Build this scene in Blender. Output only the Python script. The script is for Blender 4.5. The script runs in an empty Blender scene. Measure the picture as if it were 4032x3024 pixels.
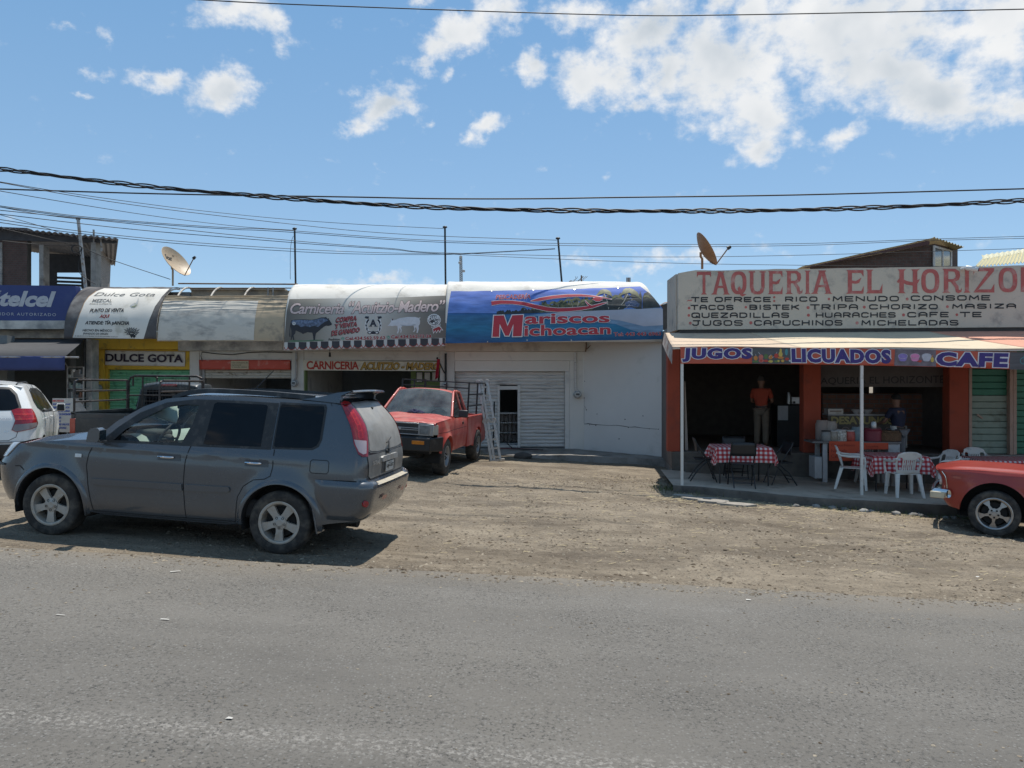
import bpy,bmesh,math,random
from mathutils import Vector,Matrix,noise
from mathutils.geometry import tessellate_polygon
random.seed(7)
R=math.radians
SC=bpy.context.scene
COL=SC.collection
# ---- measured camera: level, eye 1.95 m above the road; F is the focal length for a 4032 px wide frame
F,CX,CY,EYE=3028.,2016.,1512.,1.95
CR={'c1':(0,850,.31646),'c2':(600,1050,.31646),'c3':(1100,1050,.31646),'c4':(1700,1050,.4521),'c5':(2600,900,.36166),'c6':(3232,900,.36166),'c7':(2600,1350,.36166),'c8':(3232,1350,.36166),'d1':(0,1450,.4521),'d2':(800,1450,.4821),'d3':(1450,1350,.3316),'d4':(1850,1350,.36166),'d5':(0,1350,.2713),'d6':(300,1300,.31646),'d7':(3600,1750,.2411),'d8':(1100,1350,.31646),'z1':(0,600,.6329),'z2':(1100,600,.6329),'z3':(2400,600,.7378),'g5':(2016,1800,.9114),'g4':(0,2000,.9114),'D':(0,0,1.8228),'s':(0,0,1.)}
def K(c,x,y):
 ox,oy,s=CR[c]
 return(ox+x*s,oy+y*s)
def KK(c,*pts):return[K(c,*p)for p in pts]
def ray(p):return Vector(((p[0]-CX)/F,1.,-(p[1]-CY)/F))
EYEV=Vector((0,0,EYE))
def at(p,d):return EYEV+ray(p)*d
def smooth(a,b,x):
 t=min(1.,max(0.,(x-a)/(b-a)))
 return t*t*(3-2*t)
def lerp(a,b,t):return a+(b-a)*t
def interp(pts,x):
 if x<=pts[0][0]:return pts[0][1]
 for(x0,y0),(x1,y1)in zip(pts,pts[1:]):
  if x<=x1:return y0+(y1-y0)*(x-x0)/(x1-x0)
 return pts[-1][1]
def hermite(pts):
 """smooth 1-D curve through points"""
 n=len(pts)
 ms=[]
 for i in range(n):
  a,b=pts[max(0,i-1)],pts[min(n-1,i+1)]
  ms.append((b[1]-a[1])/(b[0]-a[0]))
 def f(x):
  if x<=pts[0][0]:return pts[0][1]
  if x>=pts[-1][0]:return pts[-1][1]
  for i in range(n-1):
   (x0,y0),(x1,y1)=pts[i],pts[i+1]
   if x<=x1:
    h=x1-x0; t=(x-x0)/h
    return(2*t**3-3*t*t+1)*y0+(t**3-2*t*t+t)*h*ms[i]+(-2*t**3+3*t*t)*y1+(t**3-t*t)*h*ms[i+1]
 return f
def gz(X,Y):
 z=-.055*X+.011*min(7.,max(0.,Y-8.))
 if X<-5 and Y>9:z-=.044*(-X-5)*smooth(9,12.5,Y)
 return z
def gnd(p):
 r=ray(p); d=8.
 for _ in range(40):
  q=EYEV+r*d
  d+=(q.z-gz(q.x,q.y))/(-(r.z)+.055*r.x+.02)*.8
 q=EYEV+r*d
 return q
class Plane:
 """px -> point on a real plane; off moves towards the viewer side"""
 def __init__(s,p0,nrm=(0,-1,0)):
  s.p=Vector(p0); s.n=Vector(nrm).normalized()
 def __call__(s,p,off=0.):
  r=ray(p)
  t=(s.p-EYEV).dot(s.n)/r.dot(s.n)
  return EYEV+r*t+s.n*off
def PY(d):return Plane((0,d,0))
def tag(o,label=None,cat=None,group=None,kind=None):
 if label:o['label']=label
 if cat:o['category']=cat
 if group:o['group']=group
 if kind:o['kind']=kind
 return o
def thing(name,label,cat,loc=(0,0,0),group=None,mat=None):
 o=bpy.data.objects.new(name,None); COL.objects.link(o)
 o.empty_display_size=.2
 o.matrix_basis=mat if mat is not None else Matrix.Translation(loc)
 return tag(o,label,cat,group)
def copy_thing(root,mat,label=None):
 r=root.copy(); COL.objects.link(r); r.matrix_basis=mat
 if label:r['label']=label
 for ch in list(root.children):
  c=ch.copy(); COL.objects.link(c); c.parent=r
  for g in list(ch.children):
   d=g.copy(); COL.objects.link(d); d.parent=c
 return r
def rootmat(o):
 while o.parent:o=o.parent
 return o.matrix_basis
class MB:
 def __init__(s):s.v=[]; s.f=[]; s.m=[]; s.uv={}
 def add(s,vs,fs,m=0,uv=None):
  o=len(s.v); s.v+=[tuple(v)for v in vs]
  if uv:
   for i,q in enumerate(uv):s.uv[o+i]=q
  for f in fs:s.f.append([i+o for i in f]); s.m.append(m)
  return s
 def hexa(s,c,m=0):
  return s.add(c,[(0,3,2,1),(4,5,6,7),(0,1,5,4),(1,2,6,5),(2,3,7,6),(3,0,4,7)],m)
 def box(s,x0,x1,y0,y1,z0,z1,m=0,M4=None):
  c=[(x0,y0,z0),(x1,y0,z0),(x1,y1,z0),(x0,y1,z0),(x0,y0,z1),(x1,y0,z1),(x1,y1,z1),(x0,y1,z1)]
  if M4 is not None:c=[M4@Vector(q)for q in c]
  return s.hexa(c,m)
 def bar(s,a,b,w,h=None,m=0,up=(0,0,1)):
  """rectangular bar from a to b, w across, h along up"""
  a,b=Vector(a),Vector(b); h=h or w
  t=(b-a).normalized(); u=Vector(up)
  if abs(t.dot(u))>.95:u=Vector((0,1,0))
  sd=t.cross(u).normalized(); u=sd.cross(t).normalized()
  q=[(-1,-1),(1,-1),(1,1),(-1,1)]
  return s.hexa([a+sd*(i*w/2)+u*(j*h/2)for i,j in q]+[b+sd*(i*w/2)+u*(j*h/2)for i,j in q],m)
 def tube(s,path,r,n=8,m=0,cap=True):
  path=[Vector(p)for p in path]
  rs=r if isinstance(r,(list,tuple))else[r]*len(path)
  vs=[]; prev=None
  for i,p in enumerate(path):
   t=(path[min(i+1,len(path)-1)]-path[max(i-1,0)]).normalized()
   if prev is None:
    u=Vector((0,0,1))if abs(t.z)<.9 else Vector((0,1,0))
    sd=t.cross(u).normalized()
   else:
    sd=(prev-t*prev.dot(t)).normalized()
   prev=sd; u=sd.cross(t)
   for k in range(n):
    a=2*math.pi*k/n
    vs.append(p+sd*(rs[i]*math.cos(a))+u*(rs[i]*math.sin(a)))
  fs=[]
  for i in range(len(path)-1):
   for k in range(n):
    fs.append((i*n+k,i*n+(k+1)%n,(i+1)*n+(k+1)%n,(i+1)*n+k))
  if cap:
   fs.append(tuple(range(n))[::-1]); fs.append(tuple((len(path)-1)*n+k for k in range(n)))
  return s.add(vs,fs,m)
 def lathe(s,prof,n=32,M4=None,m=0,closed=False):
  """prof: (r, h) around local Y axis (h along y)"""
  M4=M4 or Matrix.Identity(4); vs=[]
  for r,h in prof:
   for k in range(n):
    a=2*math.pi*k/n
    vs.append(M4@Vector((r*math.cos(a),h,r*math.sin(a))))
  fs=[]; L=len(prof)
  for i in range(L if closed else L-1):
   j=(i+1)%L
   for k in range(n):
    fs.append((i*n+k,j*n+k,j*n+(k+1)%n,i*n+(k+1)%n))
  return s.add(vs,fs,m)
 def ball(s,c,r,m=0,nu=12,nv=8,sc=(1,1,1)):
  c=Vector(c); vs=[]; fs=[]
  for j in range(nv+1):
   th=math.pi*j/nv
   for i in range(nu):
    a=2*math.pi*i/nu
    vs.append(c+Vector((r*sc[0]*math.sin(th)*math.cos(a),r*sc[1]*math.sin(th)*math.sin(a),r*sc[2]*math.cos(th))))
  for j in range(nv):
   for i in range(nu):
    fs.append((j*nu+i,(j+1)*nu+i,(j+1)*nu+(i+1)%nu,j*nu+(i+1)%nu))
  return s.add(vs,fs,m)
 def grid(s,nu,nv,fn,m=0,uv=True):
  vs=[fn(i/nu,j/nv)for j in range(nv+1)for i in range(nu+1)]
  fs=[(j*(nu+1)+i,j*(nu+1)+i+1,(j+1)*(nu+1)+i+1,(j+1)*(nu+1)+i)for j in range(nv)for i in range(nu)]
  return s.add(vs,fs,m,[(i/nu,j/nv)for j in range(nv+1)for i in range(nu+1)]if uv else None)
 def prism(s,loop,fa,fb,m=0,ms=None):
  """solid between two mappings of the same 2-D loop"""
  n=len(loop)
  a=[fa(*p)for p in loop]; b=[fb(*p)for p in loop]
  tri=tessellate_polygon([[Vector((p[0],p[1],0))for p in loop]])
  s.add(a,[tuple(t)for t in tri],m); s.add(b,[tuple(t)[::-1]for t in tri],m)
  return s.add(a+b,[(i,(i+1)%n,n+(i+1)%n,n+i)for i in range(n)],m if ms is None else ms)
 def slab(s,pts,plane,depth,m=0,off=0.):
  """px polygon on a plane, made solid by extruding away from the viewer"""
  return s.prism(pts,lambda x,y:plane((x,y),off),lambda x,y:plane((x,y),off)-plane.n*depth,m)
 def rect(s,c,x0,y0,x1,y1,plane,depth,m=0,off=0.):
  a=K(c,x0,y0); b=K(c,x1,y1)
  return s.slab([(a[0],a[1]),(b[0],a[1]),(b[0],b[1]),(a[0],b[1])],plane,depth,m,off)
 def build(s,name,mats,parent=None,smooth_angle=35,bev=0.,world=True,normals=None,clean=False,seg=2):
  me=bpy.data.meshes.new(name)
  vs=s.v
  if parent is not None and world:
   inv=rootmat(parent).inverted(); vs=[tuple(inv@Vector(v))for v in vs]
  me.from_pydata(vs,[],s.f)
  for mt in(mats if isinstance(mats,(list,tuple))else[mats]):me.materials.append(mt)
  me.polygons.foreach_set('material_index',s.m)
  if s.uv:
   uvl=me.uv_layers.new(name='UVMap')
   for lp in me.loops:uvl.data[lp.index].uv=s.uv.get(lp.vertex_index,(0,0))
  me.validate()
  bm=bmesh.new(); bm.from_mesh(me)
  if clean:bmesh.ops.remove_doubles(bm,verts=bm.verts,dist=1e-4)
  if normals is None:bmesh.ops.recalc_face_normals(bm,faces=bm.faces)
  bm.to_mesh(me); bm.free()
  if smooth_angle:
   me.polygons.foreach_set('use_smooth',[True]*len(me.polygons))
   if smooth_angle<180:me.set_sharp_from_angle(angle=R(smooth_angle))
  me.update()
  o=bpy.data.objects.new(name,me); COL.objects.link(o)
  if parent is not None:o.parent=parent
  if bev:
   b=o.modifiers.new('Bevel','BEVEL'); b.width=bev; b.segments=seg; b.limit_method='ANGLE'; b.angle_limit=R(40)
  return o
# ---- flat shapes: (verts2d, faces) pairs, cut into strips and wrapped on any surface
def poly(*loops):
 vs=[p for l in loops for p in l]
 tri=tessellate_polygon([[Vector((p[0],p[1],0))for p in l]for l in loops])
 return[tuple(v)for v in vs],[tuple(t)for t in tri]
def cutgrid(shape,sx=None,sy=None):
 vs,fs=shape
 bm=bmesh.new()
 bv=[bm.verts.new((v[0],v[1],0))for v in vs]
 for f in fs:
  try:bm.faces.new([bv[i]for i in f])
  except ValueError:pass
 for ax,st in((0,sx),(1,sy)):
  if not st:continue
  lo=min(v[ax]for v in vs); hi=max(v[ax]for v in vs)
  k=math.floor(lo/st)+1
  while k*st<hi:
   co=Vector((0,0,0)); co[ax]=k*st
   no=Vector((0,0,0)); no[ax]=1
   bmesh.ops.bisect_plane(bm,geom=bm.verts[:]+bm.edges[:]+bm.faces[:],dist=1e-6,plane_co=co,plane_no=no)
   k+=1
 bm.verts.index_update()
 out=[(v.co.x,v.co.y)for v in bm.verts],[tuple(v.index for v in f.verts)for f in bm.faces]
 bm.free()
 return out
def decal(mb,shape,hit,off,m=0,sy=None,sx=None,uvbox=None):
 if sx or sy:shape=cutgrid(shape,sx,sy)
 vs,fs=shape
 uv=None
 if uvbox:uv=[((v[0]-uvbox[0])/(uvbox[2]-uvbox[0]),(v[1]-uvbox[1])/(uvbox[3]-uvbox[1]))for v in vs]
 mb.add([hit(v,off)for v in vs],fs,m,uv)
_tc={}
def glyphs(text,bold=0.,shear=0.,space=1.):
 key=(text,bold,shear,space)
 if key not in _tc:
  cu=bpy.data.curves.new('t','FONT'); cu.body=text; cu.offset=bold; cu.shear=shear; cu.space_character=space
  cu.resolution_u=3; cu.fill_mode='FRONT'
  o=bpy.data.objects.new('t',cu); COL.objects.link(o)
  dg=bpy.context.evaluated_depsgraph_get()
  me=o.evaluated_get(dg).to_mesh()
  _tc[key]=([(v.co.x,v.co.y)for v in me.vertices],[tuple(p.vertices)for p in me.polygons])
  o.evaluated_get(dg).to_mesh_clear()
  bpy.data.objects.remove(o); bpy.data.curves.remove(cu)
 return _tc[key]
def txt(mb,text,quad,hit,off=.004,m=0,bold=.01,shear=0.,space=1.,outline=None,sy=None,shadow=None):
 """fit text into a px quad (TL, TR, BR, BL); outline=(extra, material, offset)"""
 base=glyphs(text,bold,shear,space)
 xs=[v[0]for v in base[0]]; ys=[v[1]for v in base[0]]
 x0,x1,y0,y1=min(xs),max(xs),min(ys),max(ys)
 if len(quad)==2:
  (a,b),(c,d)=quad; quad=[(a,b),(c,b),(c,d),(a,d)]
 tl,tr,br,bl=[Vector((q[0],q[1]))for q in quad]
 def mp(v,dx=0,dy=0):
  u=(v[0]-x0)/(x1-x0); w=(y1-v[1])/(y1-y0)
  p=(tl*(1-u)+tr*u)*(1-w)+(bl*(1-u)+br*u)*w
  return(p.x+dx,p.y+dy)
 if shadow:
  ex,mm,dx,dy,of=shadow
  sh=glyphs(text,bold+ex,shear,space)
  decal(mb,([mp(v,dx,dy)for v in sh[0]],sh[1]),hit,of,mm,sy)
 if outline:
  sh=glyphs(text,bold+outline[0],shear,space)
  decal(mb,([mp(v)for v in sh[0]],sh[1]),hit,outline[2],outline[1],sy)
 decal(mb,([mp(v)for v in base[0]],base[1]),hit,off,m,sy)
def disc(c,r,n=16,ry=None):
 ry=ry or r
 return poly([(c[0]+r*math.cos(2*math.pi*k/n),c[1]+ry*math.sin(2*math.pi*k/n))for k in range(n)])
def ring(c,r,r2,n=24):
 f=lambda q:[(c[0]+q*math.cos(2*math.pi*k/n),c[1]+q*math.sin(2*math.pi*k/n))for k in range(n)]
 return poly(f(r),f(r2)[::-1])
def stroke(pts,w):
 """ribbon polygon strip along a 2-D polyline"""
 vs=[]; fs=[]
 ws=w if isinstance(w,(list,tuple))else[w]*len(pts)
 for i,p in enumerate(pts):
  a=Vector(pts[max(0,i-1)][:2]); b=Vector(pts[min(len(pts)-1,i+1)][:2]); t=(b-a).normalized(); n=Vector((-t.y,t.x))
  q=Vector(p[:2])
  vs+=[tuple(q+n*ws[i]/2),tuple(q-n*ws[i]/2)]
 for i in range(len(pts)-1):fs.append((2*i,2*i+1,2*i+3,2*i+2))
 return vs,fs
def srgb(r,g,b):
 f=lambda c:(c/255/12.92 if c/255<=.04045 else((c/255+.055)/1.055)**2.4)
 return(f(r),f(g),f(b))
_mats={}
def mat(name,col,rough=.6,metal=0.,var=.12,scale=6.,bump=0.,bscale=80.,dirt=None,coat=0.,spec=.5,stretch=None,alpha=None,trans=0.):
 """procedural Principled: mottled colour, optional blotchy wear (colour, amount 0-1, scale), bump"""
 if name in _mats:return _mats[name]
 m=bpy.data.materials.new(name); m.use_nodes=True; nt=m.node_tree; N=nt.nodes; L=nt.links
 b=N['Principled BSDF']
 b.inputs['Roughness'].default_value=rough; b.inputs['Metallic'].default_value=metal
 b.inputs['Specular IOR Level'].default_value=spec
 if coat:b.inputs['Coat Weight'].default_value=coat; b.inputs['Coat Roughness'].default_value=.06
 if trans:b.inputs['Transmission Weight'].default_value=trans
 tc=N.new('ShaderNodeTexCoord'); vec=tc.outputs['Object']
 if stretch:
  mp=N.new('ShaderNodeMapping'); mp.inputs['Scale'].default_value=stretch; L.new(vec,mp.inputs['Vector']); vec=mp.outputs['Vector']
 def nz(sc,det=5.,ro=.6):
  n=N.new('ShaderNodeTexNoise'); n.inputs['Scale'].default_value=sc; n.inputs['Detail'].default_value=det; n.inputs['Roughness'].default_value=ro
  L.new(vec,n.inputs['Vector']); return n.outputs['Fac']
 def ramp(src,a,b2):
  r=N.new('ShaderNodeMapRange'); r.inputs['From Min'].default_value=a; r.inputs['From Max'].default_value=b2; L.new(src,r.inputs['Value']); return r.outputs['Result']
 def mix(fac,A,B):
  x=N.new('ShaderNodeMix'); x.data_type='RGBA'
  if hasattr(fac,'links'):L.new(fac,x.inputs['Factor'])
  else:x.inputs['Factor'].default_value=fac
  for v,s in((A,x.inputs[6]),(B,x.inputs[7])):
   if hasattr(v,'links'):L.new(v,s)
   else:s.default_value=(*v,1)
  return x.outputs[2]
 c=mix(ramp(nz(scale),.3,.7),tuple(q*(1-var)for q in col),tuple(min(1,q*(1+var))for q in col))
 if dirt:
  dcol,amt,dsc=dirt
  c=mix(ramp(nz(dsc,8.,.65),.62-.3*amt,.72-.12*amt),c,dcol)
  rr=N.new('ShaderNodeMapRange'); L.new(nz(dsc*1.7,6.),rr.inputs['Value']); rr.inputs['To Min'].default_value=max(.02,rough-.1); rr.inputs['To Max'].default_value=min(1,rough+.12)
  L.new(rr.outputs['Result'],b.inputs['Roughness'])
 L.new(c,b.inputs['Base Color'])
 if bump:
  bp=N.new('ShaderNodeBump'); bp.inputs['Strength'].default_value=bump; bp.inputs['Distance'].default_value=.02
  L.new(nz(bscale,6.),bp.inputs['Height']); L.new(bp.outputs['Normal'],b.inputs['Normal'])
 if alpha is not None:b.inputs['Alpha'].default_value=alpha
 _mats[name]=m
 return m
def ramp_mat(name,stops,axis='u',rough=.6,var=.06,scale=8.,bump=0.,nstretch=(1,1,1),namp=0.):
 """printed cloth: colour ramp along the UV of the sheet, softly mottled"""
 m=bpy.data.materials.new(name); m.use_nodes=True; nt=m.node_tree; N=nt.nodes; L=nt.links
 b=N['Principled BSDF']; b.inputs['Roughness'].default_value=rough
 uv=N.new('ShaderNodeUVMap'); sp=N.new('ShaderNodeSeparateXYZ'); L.new(uv.outputs['UV'],sp.inputs[0])
 tc=N.new('ShaderNodeTexCoord'); mp=N.new('ShaderNodeMapping'); mp.inputs['Scale'].default_value=nstretch; L.new(tc.outputs['Object'],mp.inputs['Vector'])
 nz=N.new('ShaderNodeTexNoise'); nz.inputs['Scale'].default_value=scale; nz.inputs['Detail'].default_value=6; L.new(mp.outputs['Vector'],nz.inputs['Vector'])
 src=sp.outputs['X' if axis=='u' else 'Y']
 if namp:
  a=N.new('ShaderNodeMath'); a.operation='MULTIPLY_ADD'; L.new(nz.outputs['Fac'],a.inputs[0]); a.inputs[1].default_value=namp; L.new(src,a.inputs[2])
  a2=N.new('ShaderNodeMath'); a2.operation='SUBTRACT'; L.new(a.outputs[0],a2.inputs[0]); a2.inputs[1].default_value=namp/2; src=a2.outputs[0]
 cr=N.new('ShaderNodeValToRGB'); L.new(src,cr.inputs['Fac'])
 el=cr.color_ramp.elements
 el[0].position,el[0].color=stops[0][0],(*stops[0][1],1)
 el[1].position,el[1].color=stops[-1][0],(*stops[-1][1],1)
 for p,c in stops[1:-1]:
  e=el.new(p); e.color=(*c,1)
 mr=N.new('ShaderNodeMapRange'); mr.inputs['To Min'].default_value=1-var; mr.inputs['To Max'].default_value=1+var; mr.inputs['From Min'].default_value=.3; mr.inputs['From Max'].default_value=.7
 L.new(nz.outputs['Fac'],mr.inputs['Value'])
 mu=N.new('ShaderNodeMix'); mu.data_type='RGBA'; mu.blend_type='MULTIPLY'; mu.inputs['Factor'].default_value=1
 L.new(cr.outputs['Color'],mu.inputs[6]); L.new(mr.outputs['Result'],mu.inputs[7]); L.new(mu.outputs[2],b.inputs['Base Color'])
 if bump:
  bp=N.new('ShaderNodeBump'); bp.inputs['Strength'].default_value=bump; bp.inputs['Distance'].default_value=.03
  L.new(nz.outputs['Fac'],bp.inputs['Height']); L.new(bp.outputs['Normal'],b.inputs['Normal'])
 return m
def glass_mat(name,tint,rough=.03,alpha=.3,dust=None):
 """thin window glass: tinted see-through layer under a clear reflection, optional dust film"""
 m=bpy.data.materials.new(name); m.use_nodes=True; nt=m.node_tree; N=nt.nodes; L=nt.links
 N.remove(N['Principled BSDF']); out=N['Material Output']
 tr=N.new('ShaderNodeBsdfTransparent'); tr.inputs['Color'].default_value=(*tint,1)
 gl=N.new('ShaderNodeBsdfGlossy'); gl.inputs['Roughness'].default_value=rough; gl.inputs['Color'].default_value=(1,1,1,1)
 fr=N.new('ShaderNodeFresnel'); fr.inputs['IOR'].default_value=1.5
 mx=N.new('ShaderNodeMixShader'); L.new(fr.outputs[0],mx.inputs[0]); L.new(tr.outputs[0],mx.inputs[1]); L.new(gl.outputs[0],mx.inputs[2])
 res=mx.outputs[0]
 if dust:
  dcol,lo,hi,sc=dust
  df=N.new('ShaderNodeBsdfDiffuse'); df.inputs['Color'].default_value=(*dcol,1)
  tc=N.new('ShaderNodeTexCoord'); nz=N.new('ShaderNodeTexNoise'); nz.inputs['Scale'].default_value=sc; nz.inputs['Detail'].default_value=8; nz.inputs['Roughness'].default_value=.65
  L.new(tc.outputs['Object'],nz.inputs['Vector'])
  mr=N.new('ShaderNodeMapRange'); mr.inputs['From Min'].default_value=.3; mr.inputs['From Max'].default_value=.75; mr.inputs['To Min'].default_value=lo; mr.inputs['To Max'].default_value=hi
  L.new(nz.outputs['Fac'],mr.inputs['Value'])
  m2=N.new('ShaderNodeMixShader'); L.new(mr.outputs[0],m2.inputs[0]); L.new(res,m2.inputs[1]); L.new(df.outputs[0],m2.inputs[2]); res=m2.outputs[0]
 L.new(res,out.inputs['Surface'])
 return m
# ================= ground, road, light, sky, camera =================
def ground_material():
 m=bpy.data.materials.new('dry_dirt'); m.use_nodes=True; nt=m.node_tree; N=nt.nodes; L=nt.links
 b=N['Principled BSDF']; b.inputs['Roughness'].default_value=.95; b.inputs['Specular IOR Level'].default_value=.15
 tc=N.new('ShaderNodeTexCoord')
 def nz(sc,det=8.,ro=.62,st=None):
  v=tc.outputs['Object']
  if st:
   mp=N.new('ShaderNodeMapping'); mp.inputs['Scale'].default_value=st; L.new(v,mp.inputs['Vector']); v=mp.outputs['Vector']
  n=N.new('ShaderNodeTexNoise'); n.inputs['Scale'].default_value=sc; n.inputs['Detail'].default_value=det; n.inputs['Roughness'].default_value=ro
  L.new(v,n.inputs['Vector']); return n.outputs['Fac']
 def mr(s,a,c,lo=0.,hi=1.):
  r=N.new('ShaderNodeMapRange'); r.inputs['From Min'].default_value=a; r.inputs['From Max'].default_value=c; r.inputs['To Min'].default_value=lo; r.inputs['To Max'].default_value=hi; L.new(s,r.inputs['Value']); return r.outputs[0]
 def mix(f,A,B,bl='MIX'):
  x=N.new('ShaderNodeMix'); x.data_type='RGBA'; x.blend_type=bl
  if hasattr(f,'links'):L.new(f,x.inputs[0])
  else:x.inputs[0].default_value=f
  for v,s in((A,x.inputs[6]),(B,x.inputs[7])):
   if hasattr(v,'links'):L.new(v,s)
   else:s.default_value=(*v,1)
  return x.outputs[2]
 c=mix(mr(nz(.55,6,.6,(.6,1.2,1)),.38,.62),(.176,.143,.105),(.256,.212,.157))
 c=mix(mr(nz(3.2,8,.7,(.5,1,1)),.45,.68),c,(.315,.262,.195))
 c=mix(mr(nz(1.3,8,.7),.52,.66,0,.8),c,(.165,.140,.110))
 c=mix(mr(nz(.8,7,.68,(.4,1.1,1)),.51,.63,0,.8),c,(.115,.092,.069))
 c=mix(mr(nz(7,8,.75,(.6,1,1)),.52,.68,0,.7),c,(.16,.133,.102))
 c=mix(mr(nz(19,7,.8),.545,.65,0,.9),c,(.075,.060,.045))
 c=mix(mr(nz(24,6,.8,(.8,1,1.3)),.57,.66,0,.7),c,(.34,.275,.20))
 vo=N.new('ShaderNodeTexVoronoi'); vo.inputs['Scale'].default_value=24; L.new(tc.outputs['Object'],vo.inputs['Vector'])
 st=mr(vo.outputs['Distance'],.32,.22)
 pick=N.new('ShaderNodeSeparateColor'); L.new(vo.outputs['Color'],pick.inputs[0])
 stm=N.new('ShaderNodeMath'); stm.operation='MULTIPLY'; L.new(st,stm.inputs[0]); L.new(mr(pick.outputs[0],.6,.75),stm.inputs[1])
 c=mix(stm.outputs[0],c,mix(pick.outputs[1],(.14,.115,.09),(.31,.255,.19)))
 L.new(c,b.inputs['Base Color'])
 bp=N.new('ShaderNodeBump'); bp.inputs['Strength'].default_value=.9; bp.inputs['Distance'].default_value=.05
 h=N.new('ShaderNodeMath'); h.operation='MULTIPLY_ADD'; L.new(stm.outputs[0],h.inputs[0]); h.inputs[1].default_value=.5; L.new(nz(16,9,.72),h.inputs[2])
 L.new(h.outputs[0],bp.inputs['Height']); L.new(bp.outputs['Normal'],b.inputs['Normal'])
 return m
def asphalt_material():
 m=bpy.data.materials.new('worn_asphalt'); m.use_nodes=True; nt=m.node_tree; N=nt.nodes; L=nt.links
 b=N['Principled BSDF']; b.inputs['Roughness'].default_value=.9; b.inputs['Specular IOR Level'].default_value=.25
 tc=N.new('ShaderNodeTexCoord')
 def nz(sc,det=6.,ro=.6,st=None):
  v=tc.outputs['Object']
  if st:
   mp=N.new('ShaderNodeMapping'); mp.inputs['Scale'].default_value=st; L.new(v,mp.inputs['Vector']); v=mp.outputs['Vector']
  n=N.new('ShaderNodeTexNoise'); n.inputs['Scale'].default_value=sc; n.inputs['Detail'].default_value=det; n.inputs['Roughness'].default_value=ro
  L.new(v,n.inputs['Vector']); return n.outputs['Fac']
 def mr(s,a,c,lo=0.,hi=1.):
  r=N.new('ShaderNodeMapRange'); r.inputs['From Min'].default_value=a; r.inputs['From Max'].default_value=c; r.inputs['To Min'].default_value=lo; r.inputs['To Max'].default_value=hi; L.new(s,r.inputs['Value']); return r.outputs[0]
 def mix(f,A,B):
  x=N.new('ShaderNodeMix'); x.data_type='RGBA'
  if hasattr(f,'links'):L.new(f,x.inputs[0])
  else:x.inputs[0].default_value=f
  for v,s in((A,x.inputs[6]),(B,x.inputs[7])):
   if hasattr(v,'links'):L.new(v,s)
   else:s.default_value=(*v,1)
  return x.outputs[2]
 c=mix(mr(nz(.7,5,.6,(.35,1.6,1)),.35,.65),(.140,.129,.114),(.182,.168,.148))
 c=mix(mr(nz(.35,3,.5),.4,.65,0,.6),c,(.192,.176,.152))
 vo=N.new('ShaderNodeTexVoronoi'); vo.inputs['Scale'].default_value=48; L.new(tc.outputs['Object'],vo.inputs['Vector'])
 pk=N.new('ShaderNodeSeparateColor'); L.new(vo.outputs['Color'],pk.inputs[0])
 lite=N.new('ShaderNodeMath'); lite.operation='MULTIPLY'; L.new(mr(vo.outputs['Distance'],.42,.3),lite.inputs[0]); L.new(mr(pk.outputs[0],.62,.8,0,.8),lite.inputs[1])
 c=mix(lite.outputs[0],c,(.245,.235,.215))
 pit=N.new('ShaderNodeMath'); pit.operation='MULTIPLY'; L.new(mr(nz(40,6,.82),.52,.60),pit.inputs[0]); L.new(mr(nz(.9,5,.65),.38,.62,.25,1),pit.inputs[1])
 c=mix(pit.outputs[0],c,(.040,.039,.037))
 gr=N.new('ShaderNodeMath'); gr.operation='MULTIPLY'; L.new(mr(nz(.42,3,.5,(.25,2.2,1)),.57,.68),gr.inputs[0]); L.new(mr(nz(42,5,.7),.55,.62),gr.inputs[1])
 c=mix(gr.outputs[0],c,(.31,.295,.27))
 sp=N.new('ShaderNodeSeparateXYZ'); L.new(tc.outputs['Object'],sp.inputs[0])
 ln=N.new('ShaderNodeMath'); ln.operation='MULTIPLY_ADD'; L.new(sp.outputs['X'],ln.inputs[0]); ln.inputs[1].default_value=.06; L.new(sp.outputs['Y'],ln.inputs[2])
 l2=N.new('ShaderNodeMath'); l2.operation='SUBTRACT'; L.new(ln.outputs[0],l2.inputs[0]); l2.inputs[1].default_value=3.98; l3=N.new('ShaderNodeMath'); l3.operation='ABSOLUTE'; L.new(l2.outputs[0],l3.inputs[0])
 l4=N.new('ShaderNodeMath'); l4.operation='MULTIPLY'; L.new(mr(l3.outputs[0],.20,.02),l4.inputs[0]); L.new(mr(nz(34,5,.75),.5,.6),l4.inputs[1])
 c=mix(l4.outputs[0],c,(.30,.28,.25))
 ed=N.new('ShaderNodeMath'); ed.operation='MULTIPLY_ADD'; L.new(nz(1.4,8,.7,(.4,1,1)),ed.inputs[0]); ed.inputs[1].default_value=1.6; L.new(sp.outputs['Y'],ed.inputs[2])
 c=mix(mr(ed.outputs[0],7.9,8.75,0,.7),c,(.22,.19,.15))
 L.new(c,b.inputs['Base Color'])
 bp=N.new('ShaderNodeBump'); bp.inputs['Strength'].default_value=.75; bp.inputs['Distance'].default_value=.02
 L.new(nz(52,6,.8),bp.inputs['Height']); L.new(bp.outputs['Normal'],b.inputs['Normal'])
 return m
DIRT=ground_material(); ASPH=asphalt_material()
def ground_relief(X,Y):
 """gentle ruts and lumps of the lot, none under the road or the buildings"""
 k=smooth(7.9,9.0,Y)*(1-smooth(24,30,Y))
 if abs(X)>16:k*=.3
 q=Vector((X*.55,Y*1.1,0))
 return k*(.042*(noise.noise(q)+.6*noise.noise(q*2.7)+.35*noise.noise(q*7.1)+.22*noise.noise(q*17.)))
mb=MB()
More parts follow.
